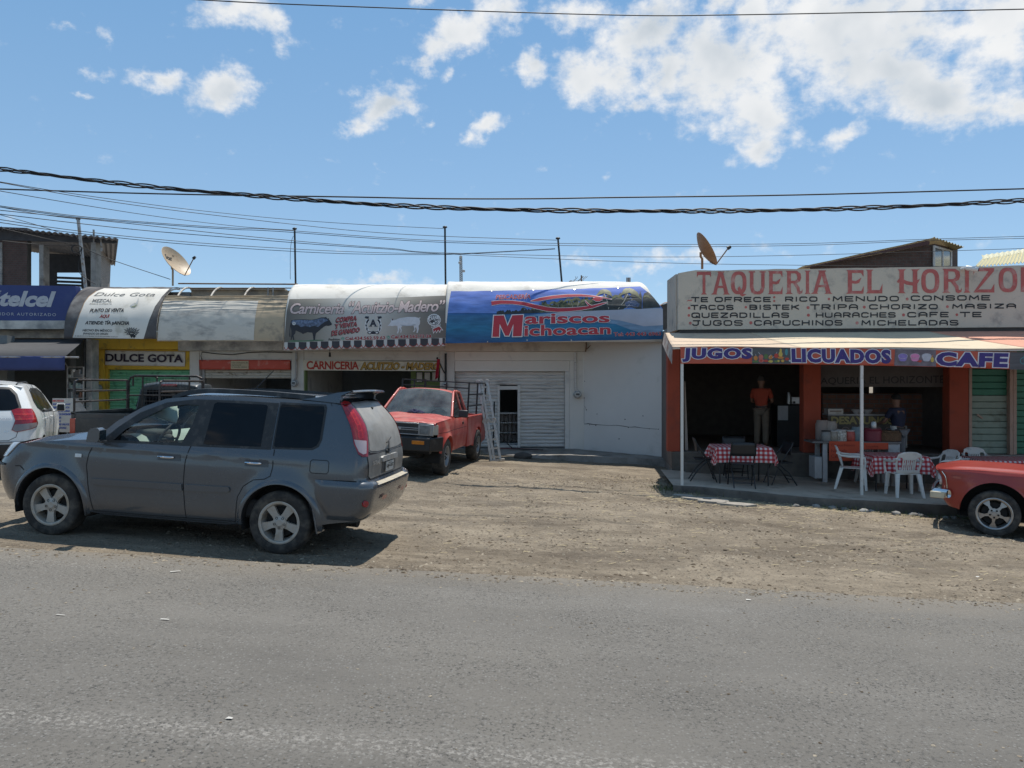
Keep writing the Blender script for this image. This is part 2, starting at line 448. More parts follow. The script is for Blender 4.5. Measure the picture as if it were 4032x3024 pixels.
def axis(lo,hi,segs):
 out=[]
 for a,b,st in segs:
  n=max(1,round((b-a)/st)); out+=[a+(b-a)*i/n for i in range(n)]
 return out+[segs[-1][1]]
xs=axis(0,0,[(-900,-60,120),(-60,-14,4),(-14,-3,.25),(-3,11,.07),(11,60,3),(60,900,120)])
ys=axis(0,0,[(-40,6,6),(6,7.6,.4),(7.6,16.5,.07),(16.5,24,.5),(24,60,6),(60,1200,190)])
def gfull(X,Y):
 z=gz(max(-40,min(40,X)),Y)
 return z+ground_relief(X,Y)
mb.add([(X,Y,gfull(X,Y))for Y in ys for X in xs],[(j*len(xs)+i,j*len(xs)+i+1,(j+1)*len(xs)+i+1,(j+1)*len(xs)+i)for j in range(len(ys)-1)for i in range(len(xs)-1)])
tag(mb.build('ground',DIRT,smooth_angle=180),kind='structure')
# road: a sheet with a ragged far edge
mb=MB(); rx=axis(0,0,[(-60,-9,3),(-9,9,.06),(9,60,3)])
rows=[(-40,0),(-6,0),(0,0),(3,0),(5,0),(6.5,0),(7.2,0),(7.5,.5),(7.7,1)]
def redge(X):return 7.74+.03*noise.noise(Vector((X*1.1,0,3)))+.03*noise.noise(Vector((X*6,2,0)))+.018*noise.noise(Vector((X*19,5,0)))
vs=[]
for Y,k in rows:
 for X in rx:
  e=redge(X); y=Y if k==0 else(Y+(e-7.7)*k)
  vs.append((X,y,gz(X,min(y,7.9))+.022))
for X in rx:vs.append((X,redge(X)+.045,gz(X,7.8)-.03))
n=len(rx)
mb.add(vs,[(j*n+i,j*n+i+1,(j+1)*n+i+1,(j+1)*n+i)for j in range(len(rows))for i in range(n-1)])
tag(mb.build('road',ASPH,smooth_angle=180),kind='structure')
# loose stones (uncountable): angular pebbles strewn over the lot and the road's verge
PEB=mat('grey_tan_pebbles',(.19,.155,.115),.95,var=.5,scale=9.,spec=.1)
PEB2=mat('pale_pebbles',(.29,.245,.185),.95,var=.35,scale=9.,spec=.1)
PEB3=mat('dark_clods',(.105,.080,.056),.98,var=.4,scale=9.,spec=.1)
def stones(n,area,smin,smax,pw,mats_w,dens=None):
 out=MB()
 for _ in range(n):
  for _t in range(20):
   X=random.uniform(area[0],area[1]); Y=random.uniform(area[2],area[3])
   if dens is None or random.random()<dens(X,Y):break
  s=smin+(smax-smin)*random.random()**pw
  z=(gz(X,Y)+.024)if Y<redge(X)else gfull(X,Y)
  a=random.random()*6.28; ca,sa=math.cos(a),math.sin(a)
  fx,fy,fz=s*random.uniform(.6,1.3),s*random.uniform(.5,1.),s*random.uniform(.3,.6)
  vs=[]
  for px,py,pz in((1,0,0),(.3,.9,.1),(-.8,.5,0),(-.7,-.6,.1),(.4,-.9,0),(.25,.2,.9),(-.3,-.15,.8)):
   px+=random.uniform(-.2,.2); py+=random.uniform(-.2,.2)
   x,y=px*fx,py*fy
   vs.append((X+x*ca-y*sa,Y+x*sa+y*ca,z+pz*fz-.1*fz))
  out.add(vs,[(0,1,5),(1,2,6,5),(2,3,6),(3,4,6),(4,0,5,6)],random.choices(range(3),mats_w)[0])
 return out
den=lambda X,Y:.25+.75*smooth(-.15,.35,noise.noise(Vector((X*.5,Y*.9,9))))
st=stones(24000,(-4,10.5,7.7,17),.007,.036,2.6,(6,3,2),den)
tag(st.build('loose_stones',[PEB,PEB2,PEB3],smooth_angle=0),kind='stuff',label='small loose stones strewn over the dirt lot')
st=stones(2200,(-6,6.5,7.45,8.0),.006,.03,2.6,(6,4,1))
tag(st.build('edge_gravel',[PEB,PEB2,PEB3],smooth_angle=0),kind='stuff',label='loose gravel along the ragged asphalt edge')
st=stones(1500,(-6,6.5,3.2,7.75),.004,.016,2.5,(3,5,3),lambda X,Y:.08+smooth(.1,.4,noise.noise(Vector((X*.4,Y*2,4))))+smooth(6.9,7.7,Y)*.7)
tag(st.build('road_grit',[PEB,PEB2,PEB3],smooth_angle=0),kind='stuff',label='fine grit lying on the asphalt')
# dry straw and leaf litter
STRAW=mat('dry_straw',(.36,.29,.17),.9,var=.3,scale=20.)
mb=MB()
for _ in range(1500):
 if random.random()<.5:X,Y=random.uniform(-1,9),random.uniform(8.6,17)
 else:
  X=random.uniform(2.4,7); Y=13.7-.08*(X-2.4)+random.gauss(0,.3)
 if Y<8:continue
 a=random.gauss(0,.7); l=random.uniform(.03,.11); w=.004
 dx,dy=math.cos(a)*l/2,math.sin(a)*l/2; z=gfull(X,Y)+.012
 mb.add([(X-dx,Y-dy-w,z),(X+dx,Y+dy-w,z+.004),(X+dx,Y+dy+w,z+.006),(X-dx,Y-dy+w,z+.004)],[(0,1,2,3)])
tag(mb.build('straw_litter',STRAW,smooth_angle=0),kind='stuff',label='dry straw littering the dirt lot')
# scraps of white litter, each its own thing
PAPER=mat('paper_white',(.46,.44,.40),.8,var=.08)
scr=[('g4',758,287,.2,.07),('g4',262,478,.17,.03),('g4',712,497,.16,.05),('g4',992,930,.08,.06),('g5',2020,518,.2,.09),('g5',1022,629,.1,.08),('g5',1285,450,.14,.05)]
lb=['long white paper scrap on the asphalt in front of the grey car','thin white paper strip on the asphalt beside the front wheel','small folded white wrapper lying on the open asphalt','tiny white flake on the grit trail in the road','pale cardboard scrap on the dirt near the red classic car','round white scrap on the asphalt near the dirt edge','small white scrap in the middle of the dirt lot']
for(c,x,y,l,w),t in zip(scr,lb):
 q=gnd(K(c,x,y)); m2=MB(); z=max(gfull(q.x,q.y),(gz(q.x,q.y)+.026 if q.y<7.75 else-9))+.003; a=random.uniform(-.4,.4)
 rot=Matrix.Translation((q.x,q.y,z))@Matrix.Rotation(a,4,'Z')
 m2.grid(4,2,lambda u,v:rot@Vector(((u-.5)*l*.45,(v-.5)*w*.5*(1-.5*u),.0012*math.sin(u*3.1)+.0006*random.random())))
 tag(m2.build('paper_scrap',PAPER),t,'litter','paper scraps on the ground')
cam=bpy.data.cameras.new('Camera'); cam.sensor_width=36; cam.lens=36*F/4032; cam.clip_end=5000; cam.clip_start=.05
co=bpy.data.objects.new('Camera',cam); COL.objects.link(co); co.location=EYEV; co.rotation_euler=(R(90),0,0); SC.camera=co
# ---- sun: high, behind the shops and a little to the right
SUNV=Vector((.13,.33,1.)).normalized()
sl=bpy.data.lights.new('Sun','SUN'); sl.energy=4.2; sl.angle=R(.6); sl.color=(1,.955,.88)
so=bpy.data.objects.new('Sun',sl); COL.objects.link(so); so.rotation_euler=SUNV.to_track_quat('Z','Y').to_euler(); so.location=(6,20,40)
elev=math.asin(SUNV.z); azim=math.atan2(SUNV.x,SUNV.y)
# ---- sky with clouds by direction
w=bpy.data.worlds.new('World'); SC.world=w; w.use_nodes=True; nt=w.node_tree; N=nt.nodes; L=nt.links
bg=N['Background']; bg.inputs['Strength'].default_value=.1
sky=N.new('ShaderNodeTexSky'); sky.sky_type='NISHITA'; sky.sun_disc=False; sky.sun_elevation=elev; sky.sun_rotation=azim
sky.altitude=1900; sky.air_density=1.; sky.dust_density=.6; sky.ozone_density=1.2
tc=N.new('ShaderNodeTexCoord'); sp=N.new('ShaderNodeSeparateXYZ'); L.new(tc.outputs['Generated'],sp.inputs[0])
def mth(op,a,b=None,c=None):
 n=N.new('ShaderNodeMath'); n.operation=op
 for i,v in enumerate((a,b,c)):
  if v is None:continue
  if hasattr(v,'links'):L.new(v,n.inputs[i])
  else:n.inputs[i].default_value=v
 return n.outputs[0]
az=mth('ARCTAN2',sp.outputs['X'],sp.outputs['Y']); el=mth('ARCSINE',sp.outputs['Z'])
cb=N.new('ShaderNodeCombineXYZ'); L.new(az,cb.inputs[0]); L.new(el,cb.inputs[1]); AE=cb.outputs[0]
def ae(x,y):
 v=ray((x*1.8228,y*1.8228)).normalized(); return math.atan2(v.x,v.y),math.asin(v.z)
PXR=1.8228/F
# clouds in the picture's sky: centre, half sizes (in display px), tilt, weight
BL=[(500,20,95,40,-.1,1),(575,45,60,40,.5,.9),(360,182,40,26,0,1),(480,195,70,42,-.25,1.25),(320,165,60,18,-.1,.7),(215,155,28,14,-.3,.7),(180,200,28,10,0,.6),(160,70,50,9,0,.45),(222,66,16,18,.6,.6),(1000,75,120,42,-.35,1.2),(920,140,35,26,0,.9),(965,165,34,14,-.6,.6),(1080,20,60,45,0,1),(910,5,60,14,0,.7),(1250,30,110,40,0,.9),(830,225,70,42,-.45,1.2),(770,268,34,22,-.3,.9),(880,215,44,26,.3,.8),(1050,275,55,26,-.5,1),(1010,300,26,16,-.3,.8),(930,275,14,16,.8,.5),(1290,170,110,60,.15,1.2),(1150,145,50,34,.35,1),(1390,75,130,60,-.35,1.2),(1440,150,70,70,0,1.1),(1560,150,175,110,.2,1.2),(1640,240,95,85,.3,1.15),(1650,325,70,36,-.2,1.),(1700,300,50,30,-.5,.7),(1830,60,240,115,.1,1.2),(1900,150,160,80,.3,1.2),(2020,205,120,60,.35,1.3),(2130,235,90,34,-.1,1.),(2150,70,120,90,-.2,1.1),(2180,20,100,60,0,1.1),(2200,225,40,40,-.5,.9),(1820,290,60,28,-.5,.9),(1560,290,34,16,-.5,.6),(1600,345,44,14,-.2,.6),(1640,20,60,50,0,1.1),(1560,5,50,30,0,.9),(1250,558,90,20,0,.55),(1480,552,230,24,0,.6),(1400,575,130,16,0,.6),(830,605,130,20,0,.75),(700,348,26,9,0,.4),(825,375,24,8,.4,.45),(1170,375,26,12,0,.45),(1300,385,20,14,-.7,.4),(1380,225,60,20,0,.8)]
acc=None
# ragged edges: warp the lookup a little
wn=N.new('ShaderNodeTexNoise'); wn.inputs['Scale'].default_value=22; wn.inputs['Detail'].default_value=6; wn.inputs['Roughness'].default_value=.65; L.new(AE,wn.inputs['Vector'])
wv=N.new('ShaderNodeVectorMath'); wv.operation='MULTIPLY_ADD'; L.new(wn.outputs['Color'],wv.inputs[0]); wv.inputs[1].default_value=(.05,.04,0); L.new(AE,wv.inputs[2])
for x,y,rx_,ry_,ro,wt in BL:
 a0,e0=ae(x,y)
 mp=N.new('ShaderNodeMapping'); mp.vector_type='TEXTURE'; L.new(wv.outputs[0],mp.inputs['Vector'])
 mp.inputs['Location'].default_value=(a0+.025,e0+.02,0); mp.inputs['Rotation'].default_value=(0,0,-ro); mp.inputs['Scale'].default_value=(rx_*PXR*1.5,ry_*PXR*1.5,1)
 gr=N.new('ShaderNodeTexGradient'); gr.gradient_type='SPHERICAL'; L.new(mp.outputs[0],gr.inputs[0])
 v=mth('MULTIPLY',gr.outputs['Fac'],wt)
 acc=v if acc is None else mth('SMOOTH_MAX',acc,v,.12)
# high cloud overhead and behind the viewer (out of frame): loose noise field
hn=N.new('ShaderNodeTexNoise'); hn.inputs['Scale'].default_value=3.2; hn.inputs['Detail'].default_value=6; L.new(tc.outputs['Generated'],hn.inputs['Vector'])
up=N.new('ShaderNodeMapRange'); up.inputs['From Min'].default_value=.52; up.inputs['From Max'].default_value=.75; L.new(el,up.inputs['Value'])
bk=N.new('ShaderNodeMapRange'); bk.inputs['From Min'].default_value=.1; bk.inputs['From Max'].default_value=-.2; L.new(sp.outputs['Y'],bk.inputs['Value'])
oth=mth('MULTIPLY',mth('MAXIMUM',up.outputs[0],bk.outputs[0]),mth('MULTIPLY',mth('SUBTRACT',hn.outputs['Fac'],.47),4.))
acc=mth('MAXIMUM',acc,oth)
fn=N.new('ShaderNodeTexNoise'); fn.inputs['Scale'].default_value=30; fn.inputs['Detail'].default_value=10; fn.inputs['Roughness'].default_value=.60
fm=N.new('ShaderNodeMapping'); fm.inputs['Scale'].default_value=(1,1.35,1); L.new(AE,fm.inputs[0]); L.new(fm.outputs[0],fn.inputs['Vector'])
dens=mth('ADD',acc,mth('MULTIPLY',mth('SUBTRACT',fn.outputs['Fac'],.5),1.6))
cov=N.new('ShaderNodeMapRange'); cov.interpolation_type='SMOOTHSTEP'; cov.inputs['From Min'].default_value=.25; cov.inputs['From Max'].default_value=.95; L.new(dens,cov.inputs['Value'])
thick=N.new('ShaderNodeMapRange'); thick.inputs['From Min'].default_value=.45; thick.inputs['From Max'].default_value=1.1; L.new(acc,thick.inputs['Value'])
sn=N.new('ShaderNodeTexNoise'); sn.inputs['Scale'].default_value=7; sn.inputs['Detail'].default_value=4; L.new(AE,sn.inputs['Vector'])
shd=mth('MULTIPLY',thick.outputs[0],mth('MULTIPLY',mth('SUBTRACT',sn.outputs['Fac'],.36),4.2))
CLW,CLG=(7.0,7.1,7.2,1),(4.4,4.9,5.4,1)
cc=N.new('ShaderNodeMix'); cc.data_type='RGBA'; cc.clamp_factor=True; L.new(shd,cc.inputs[0]); cc.inputs[6].default_value=CLW; cc.inputs[7].default_value=CLG
fx=N.new('ShaderNodeMix'); fx.data_type='RGBA'; L.new(cov.outputs[0],fx.inputs[0]); hz_=N.new('ShaderNodeMix'); hz_.data_type='RGBA'; hz_.inputs[0].default_value=.5; L.new(sky.outputs[0],hz_.inputs[6]); hc_=N.new('ShaderNodeMix'); hc_.data_type='RGBA'; hm_=N.new('ShaderNodeMapRange'); hm_.inputs['From Max'].default_value=.5; L.new(el,hm_.inputs['Value']); L.new(hm_.outputs[0],hc_.inputs[0]); hc_.inputs[6].default_value=(3.1,4.9,6.5,1); hc_.inputs[7].default_value=(1.5,3.7,6.4,1); L.new(hc_.outputs[2],hz_.inputs[7]); L.new(hz_.outputs[2],fx.inputs[6]); L.new(cc.outputs[2],fx.inputs[7])
L.new(fx.outputs[2],bg.inputs['Color'])
SC.view_settings.view_transform='Standard'; SC.view_settings.look='None'; SC.view_settings.exposure=.35; SC.view_settings.gamma=1
SC.cycles.max_bounces=8; SC.cycles.transparent_max_bounces=12; SC.cycles.use_denoising=True
# ================= the row of shops =================
DF=21.3
def fx(p,d=DF):return(p-CX)/F*d
def fz(p,d=DF):return EYE-(p-CY)/F*d
WHITE=mat('old_white_paint',(.60,.57,.52),.85,var=.08,scale=1.3,bump=.15,bscale=30,dirt=((.42,.39,.35),.22,2.2))
WHITE2=mat('clean_white_paint',(.70,.66,.60),.8,var=.05,scale=.9,bump=.12,bscale=40,dirt=((.52,.50,.47),.12,1.4))
PEEL=mat('peeling_white_paint',(.62,.58,.52),.9,var=.06,scale=2,bump=.3,bscale=20,dirt=((.25,.245,.235),.75,1.7))
YEL=mat('yellow_wall_paint',(.66,.41,.04),.75,var=.14,scale=1.8,bump=.12,bscale=40,dirt=((.22,.16,.06),.3,3.))
TAN=mat('tan_parapet_paint',(.44,.36,.26),.85,var=.10,scale=1.5,bump=.15,bscale=30,dirt=((.26,.22,.18),.4,2.))
CONC=mat('grey_concrete',(.26,.25,.23),.95,var=.18,scale=2.5,bump=.4,bscale=25,dirt=((.13,.12,.11),.5,3.))
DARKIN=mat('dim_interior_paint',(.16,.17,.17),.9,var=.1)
GREENIN=mat('lime_green_interior_paint',(.22,.30,.12),.85,var=.1)
RED=mat('red_banner_cloth',(.50,.075,.045),.6,var=.08,scale=3.,dirt=((.55,.25,.2),.2,6.))
GALV=mat('galvanised_pipe',(.34,.33,.32),.5,metal=.6,var=.15,dirt=((.2,.13,.08),.4,9.))
BLACK=mat('black_plastic',(.012,.012,.013),.5,var=.2)
STEEL=mat('brushed_steel',(.45,.45,.44),.4,metal=.9,var=.1)
RUSTP=mat('rusty_pipe',(.20,.12,.07),.7,metal=.3,var=.3,scale=14)
WPAPER=mat('white_paper',(.75,.74,.70),.9,var=.04)
INK=mat('black_ink',(.012,.012,.016),.7,var=.2)
def shutter(parent,x0,x1,z0,z1,y,m,pitch=.095,hole=None,depth=.03):
 """rolling shutter: one corrugated curtain of rounded slats (hole: x0, x1, z0, z1 left open)"""
 mb=MB()
 def strip(a,b,lo,hi):
  n=max(1,round((hi-lo)/pitch)); rows=[]
  for i in range(n):
   z=lo+(hi-lo)*i/n; h=(hi-lo)/n
   rows+=[(z+h*.02,.012),(z+h*.10,0),(z+h*.30,-depth*.6),(z+h*.55,-depth*.75),(z+h*.80,-depth*.5),(z+h*.94,.0),(z+h*.98,.012)]
  vs=[(x,y+dy,z)for z,dy in rows for x in(a,b)]
  mb.add(vs,[(2*i,2*i+1,2*i+3,2*i+2)for i in range(len(rows)-1)])
 if hole:
  hx0,hx1,hz0,hz1=hole
  strip(x0,hx0,z0,z1); strip(hx1,x1,z0,z1); strip(hx0,hx1,hz1,z1)
 else:strip(x0,x1,z0,z1)
 return mb.build('roller_shutter',m,parent,smooth_angle=60)
FLOORZ=.40
# ---- 1. mezcal shop (yellow surround, green shutter)
GREENSH=mat('green_shutter_paint',(.18,.48,.28),.55,var=.10,scale=2.,dirt=((.05,.15,.09),.3,5.))
b1=thing('shop_building','yellow fronted little shop with a closed green roller shutter','shop',(fx(560),DF,FLOORZ-.2))
mb=MB(); mb.box(fx(373),fx(410),DF,DF+.35,.2,fz(1376)); mb.box(fx(410),fx(417),DF+.1,DF+.35,.2,fz(1376))
mb.box(fx(417),fx(746),DF+.06,DF+.3,fz(1455),fz(1376)); mb.build('wall',YEL,b1,bev=.008)
mb=MB(); mb.box(fx(358),fx(710),DF-.16,DF+.3,fz(1376),3.2); mb.build('beam',YEL,b1,bev=.01)
mb=MB(); mb.box(fx(333),fx(372.5),DF+.02,DF+7,.1,3.2); mb.build('pillar',WHITE,b1,bev=.01)
shutter(b1,fx(417),fx(746),.3,fz(1455),DF+.22,GREENSH)
mb=MB(); mb.box(fx(333),fx(746),DF+.36,DF+7,3.2,3.42); mb.box(fx(333),fx(746),DF+.02,DF+.2,3.42,4.5); mb.build('roof',CONC,b1)
mb=MB(); mb.box(fx(373),fx(746),DF+6.8,DF+7,.1,3.2); mb.build('rear_wall',WHITE,b1)
def cloth_sheet(name,px4,plane,m,label,cat,wob=.02,parent=None,off=.03,nu=24,nv=6,thick=.012):
 tl,tr,br,bl=[Vector(q)for q in px4]; mb=MB()
 def f(u,v):
  p=(bl*(1-u)+br*u)*(1-v)+(tl*(1-u)+tr*u)*v
  return plane(p,off+wob*(noise.noise(Vector((u*5,v*2,len(label))))+.5*noise.noise(Vector((u*13,v*4,1)))))
 mb.grid(nu,nv,f)
 o=mb.build(name,m,parent,smooth_angle=180)
 s=o.modifiers.new('Solidify','SOLIDIFY'); s.thickness=thick; s.offset=0
 return o
CANVAS=mat('white_canvas',(.66,.63,.58),.85,var=.06,scale=2.,dirt=((.45,.40,.33),.25,3.))
P1=PY(DF+.06)
pq=KK('d6',(368,252),(1365,268),(1358,452),(366,435))
bn=thing('cloth_banner','white cloth banner with dark lettering above the green shutter','banner',P1(pq[0]))
cloth_sheet('sheet',pq,P1,CANVAS,'dulce','',wob=.02,parent=bn)
mb=MB(); txt(mb,'DULCE GOTA',KK('d6',(380,292),(1345,305),(1345,405),(380,392)),P1,.075,bold=.035)
mb.build('lettering',mat('purple_black_ink',(.035,.022,.04),.7,var=.25,scale=8),bn,smooth_angle=0)
# ---- 2. shop with the red banner
b2=thing('shop_building','white shop with a red banner and a half raised shutter','shop',(fx(960),DF,FLOORZ-.2))
mb=MB(); mb.box(fx(746.3),fx(784),DF,DF+7,.1,fz(1382)); mb.box(fx(784.3),fx(1147),DF+.02,DF+.3,fz(1420),fz(1382)); mb.box(fx(1147.3),fx(1196),DF,DF+7,.1,fz(1382))
mb.build('wall',WHITE,b2,bev=.008)
mb=MB(); mb.box(fx(710.3),fx(1119),DF-.16,DF+.3,fz(1382),3.2); mb.build('beam',PEEL,b2,bev=.01)
mb=MB(); mb.box(fx(746.3),fx(1119),DF+.1,DF+.25,3.2,4.55); mb.box(fx(746.3),fx(1119),DF+.04,DF+.32,4.55,4.6); mb.build('parapet',TAN,b2,bev=.006)
CREAMSH=mat('cream_shutter_paint',(.50,.47,.40),.6,var=.08,dirt=((.2,.15,.1),.3,9.))
shutter(b2,fx(798),fx(1140),fz(1490),fz(1455),DF+.2,CREAMSH)
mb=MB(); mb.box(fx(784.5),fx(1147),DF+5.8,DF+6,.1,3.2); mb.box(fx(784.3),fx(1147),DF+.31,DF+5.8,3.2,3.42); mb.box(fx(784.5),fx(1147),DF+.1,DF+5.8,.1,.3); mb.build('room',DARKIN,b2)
mb=MB(); mb.box(fx(785),fx(797.5),DF+.14,DF+.28,.2,fz(1455)); mb.box(fx(1140.5),fx(1147),DF+.14,DF+.28,.2,fz(1455)); mb.build('shutter_track',GALV,b2)
pq=KK('c2',(585,1160),(1720,1160),(1720,1282),(593,1280))
o=thing('cloth_banner','plain red banner strip with a paper notice over the half raised shutter','banner',PY(DF)(pq[0]))
cloth_sheet('sheet',pq,PY(DF),RED,'red','',wob=.012,parent=o)
CARD=mat('tan_card',(.50,.42,.28),.9,var=.06)
mb=MB(); mb.rect('c2',985,1172,1205,1276,PY(DF),.006,0,.055)
for r_,(t,x1)in enumerate((('Uso exclusivo de',1195),('carniceria',1110),('y tienda vecina',1185))):
 txt(mb,t,KK('c2',(998,1186+28*r_),(x1,1204+28*r_)),PY(DF),.06,1,bold=0)
mb.build('paper_notice',[CARD,INK],o,smooth_angle=0)
mb=MB(); mb.tube([P for P in[PY(DF-.03)(K('c2',x,y))for x,y in((625,1180),(603,1110),(620,1062),(800,1085),(1000,1095),(1200,1068),(1400,1062),(1740,1068))]],.011)
tag(mb.build('electric_cable',BLACK),'slack black cable looped over the red banner','cable')
# ---- 3. butcher shop
b3=thing('shop_building','butcher shop with a wide open dark front and painted sign board','shop',(fx(1460),DF,FLOORZ-.3))
mb=MB(); mb.box(fx(1196.3),fx(1732),DF+.02,DF+.3,fz(1420),fz(1382)); mb.box(fx(1732.3),fx(1790),DF,DF+7,.05,fz(1382)); mb.build('wall',WHITE,b3,bev=.008)
mb=MB(); mb.box(fx(1119.3),fx(1753),DF-.16,DF+.3,fz(1382),3.2); mb.build('beam',WHITE,b3,bev=.01)
mb=MB(); mb.box(fx(1119.3),fx(1753),DF+.1,DF+.25,3.2,4.55); mb.build('parapet',TAN,b3)
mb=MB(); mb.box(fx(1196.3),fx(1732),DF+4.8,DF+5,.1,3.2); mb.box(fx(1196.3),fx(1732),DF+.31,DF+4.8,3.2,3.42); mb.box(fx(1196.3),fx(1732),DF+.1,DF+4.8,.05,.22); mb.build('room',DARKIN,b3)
mb=MB(); mb.box(fx(1590),fx(1755),DF+1.5,DF+1.6,.22,3.19); mb.box(fx(1193),fx(1200),DF+.05,DF+.31,.1,fz(1458)); mb.build('inner_wall',GREENIN,b3)
CREAMB=mat('cream_sign_board',(.62,.57,.46),.8,var=.05,dirt=((.4,.35,.28),.2,4.))
sg=thing('sign_board','cream board with red and gold hand painted lettering above the open butcher shop','sign',PY(DF)(K('c3',300,1165)))
mb=MB(); mb.slab(KK('c3',(300,1165),(1990,1185),(1990,1300),(300,1290)),PY(DF+.02),.06,0,.05); mb.build('board',CREAMB,sg)
REDP=mat('red_sign_paint',(.40,.045,.03),.7,var=.15,scale=12); GOLDP=mat('gold_sign_paint',(.42,.25,.05),.6,var=.15,scale=12)
BPL=PY(DF+.02)
mb=MB(); txt(mb,'CARNICERIA',KK('d8',(345,225),(995,232),(995,335),(345,330)),BPL,.058,0,bold=.03,space=.95)
mb.build('red_lettering',REDP,sg,smooth_angle=0)
mb=MB(); txt(mb,'ACUITZIO - MADERO',KK('d8',(1015,238),(2010,246),(2010,336),(1015,334)),BPL,.060,0,bold=.035,shear=.18,outline=(.02,1,.056),shadow=(.01,1,-2.2,1.4,.054),space=.95)
mb.build('gold_lettering',[GOLDP,INK],sg,smooth_angle=0)
for i,(x0,y0,x1,y1,t)in enumerate(((1702,362,1788,492,'leftmost of the three papers hung inside the butcher shop'),(1800,362,1885,480,'middle one of the three papers hung inside the butcher shop'),(1895,360,1985,482,'rightmost of the three papers hung inside the butcher shop, beside the red flag'))):
 pl=PY(DF+1.5); fr=thing('framed_paper',t,'poster',pl(K('d8',x0,y0)),'framed papers in the butcher shop')
 mb=MB(); mb.rect('d8',x0,y0,x1,y1,pl,.03,0,.04); mb.build('frame',BLACK,fr)
 mb=MB(); mb.rect('d8',x0+9,y0+8,x1-9,y1-8,pl,.005,0,.047)
 mb.build('sheet',WPAPER,fr)
# things inside: counter and hanging rail
CNT=mat('white_tile_counter',(.45,.45,.44),.4,var=.1)
ct=thing('shop_counter','pale counter standing deep in the dark butcher shop','counter',(fx(1450),DF+3,.22))
mb=MB(); mb.box(-1.6,1.5,0,.6,0,.95); mb.build('body',CNT,ct,world=False,bev=.01)
mb=MB(); mb.box(-1.65,1.55,-.05,.65,.952,1.0); mb.build('top',STEEL,ct,world=False,bev=.005)
# ---- 4. seafood shop
b4=thing('shop_building','white shop with a closed white roller shutter and small open door','shop',(fx(2020),DF,.17))
ZB=.177
mb=MB(); mb.box(fx(1790.3),fx(2242),DF+.04,DF+.3,fz(1462),fz(1420)); mb.box(fx(1790.3),fx(2298),DF,DF+.3,fz(1419.7),fz(1384)); mb.box(fx(2225),fx(2242),DF+.02,DF+.3,ZB-.1,fz(1462.3)); mb.box(fx(2242.3),fx(2298),DF,DF+.3,ZB-.2,fz(1420.)); mb.box(fx(1778),fx(1790),DF+.02,DF+.3,ZB-.1,fz(1462.3))
mb.build('wall',WHITE2,b4,bev=.006)
mb=MB(); mb.box(fx(1753.3),fx(2305),DF-.2,DF+.28,fz(1384),3.2); mb.build('beam',mat('cream_beam_paint',(.60,.54,.45),.85,var=.06,dirt=((.4,.34,.28),.25,2.)),b4,bev=.01)
mb=MB(); mb.box(fx(1753.3),3.7,DF+.1,DF+.25,3.2,4.55); mb.build('parapet',TAN,b4)
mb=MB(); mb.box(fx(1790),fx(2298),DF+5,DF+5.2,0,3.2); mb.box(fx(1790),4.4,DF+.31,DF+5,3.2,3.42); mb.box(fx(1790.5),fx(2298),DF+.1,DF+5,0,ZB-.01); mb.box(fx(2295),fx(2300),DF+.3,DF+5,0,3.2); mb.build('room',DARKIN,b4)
D4=lambda x,y:K('d4',x,y)
hx0,hx1=fx(D4(298,0)[0]),fx(D4(552,0)[0]); hz1=fz(D4(0,458)[1]); hz0=ZB
WSH=mat('white_shutter_paint',(.62,.59,.55),.5,var=.06,scale=1.2,dirt=((.30,.29,.28),.3,6.),stretch=(.25,1,3))
shutter(b4,fx(1790),fx(2224.5),ZB,fz(1462),DF+.22,WSH,pitch=.098,hole=(hx0,hx1,hz0,hz1),depth=.028)
mb=MB(); ox0,ox1=fx(D4(325,0)[0]),fx(D4(520,0)[0]); oz0,oz1=fz(D4(0,1120)[1]),fz(D4(0,510)[1])
mb.box(hx0,ox0,DF+.15,DF+.24,hz0,hz1); mb.box(ox1,hx1,DF+.15,DF+.24,hz0,hz1); mb.box(ox0,ox1,DF+.152,DF+.24,oz1,hz1-.03); mb.box(ox0,ox1,DF+.152,DF+.24,hz0,oz0)
mb.build('door_frame',WSH,b4,bev=.004)
# drinks fridge behind the little door
fr=thing('display_fridge','glass fronted fridge with shelves seen through the small door','fridge',((ox0+ox1)/2+.1,DF+.7,ZB))
FRM=mat('white_enamel',(.62,.63,.63),.35,var=.05)
mb=MB(); fw,fh=.42,fz(D4(0,770)[1])-ZB
mb.box(-fw,fw,.05,.6,0,.08); mb.box(-fw,fw,.05,.6,fh-.04,fh); mb.box(-fw,-fw+.04,.05,.6,.08,fh-.04); mb.box(fw-.04,fw,.05,.6,.08,fh-.04); mb.box(-fw+.04,fw-.04,.56,.6,.08,fh-.04)
mb.build('cabinet',FRM,fr,world=False,bev=.006)
for i in(1,2):
 mb=MB(); mb.box(-fw+.04,fw-.04,.08,.55,.08+i*(fh-.1)/3,.1+i*(fh-.1)/3); mb.build('shelf',FRM,fr,world=False)
FISH=mat('packed_goods',(.16,.14,.13),.5,var=.7,scale=22.)
mb=MB()
for i in range(3):
 for k in range(6):mb.box(-.34+k*.115,-.25+k*.115,.2+.03*(k%2),.5,.105+i*(fh-.1)/3,.30+i*(fh-.1)/3+.05*random.random())
mb.build('goods',FISH,fr,world=False,bev=.01)
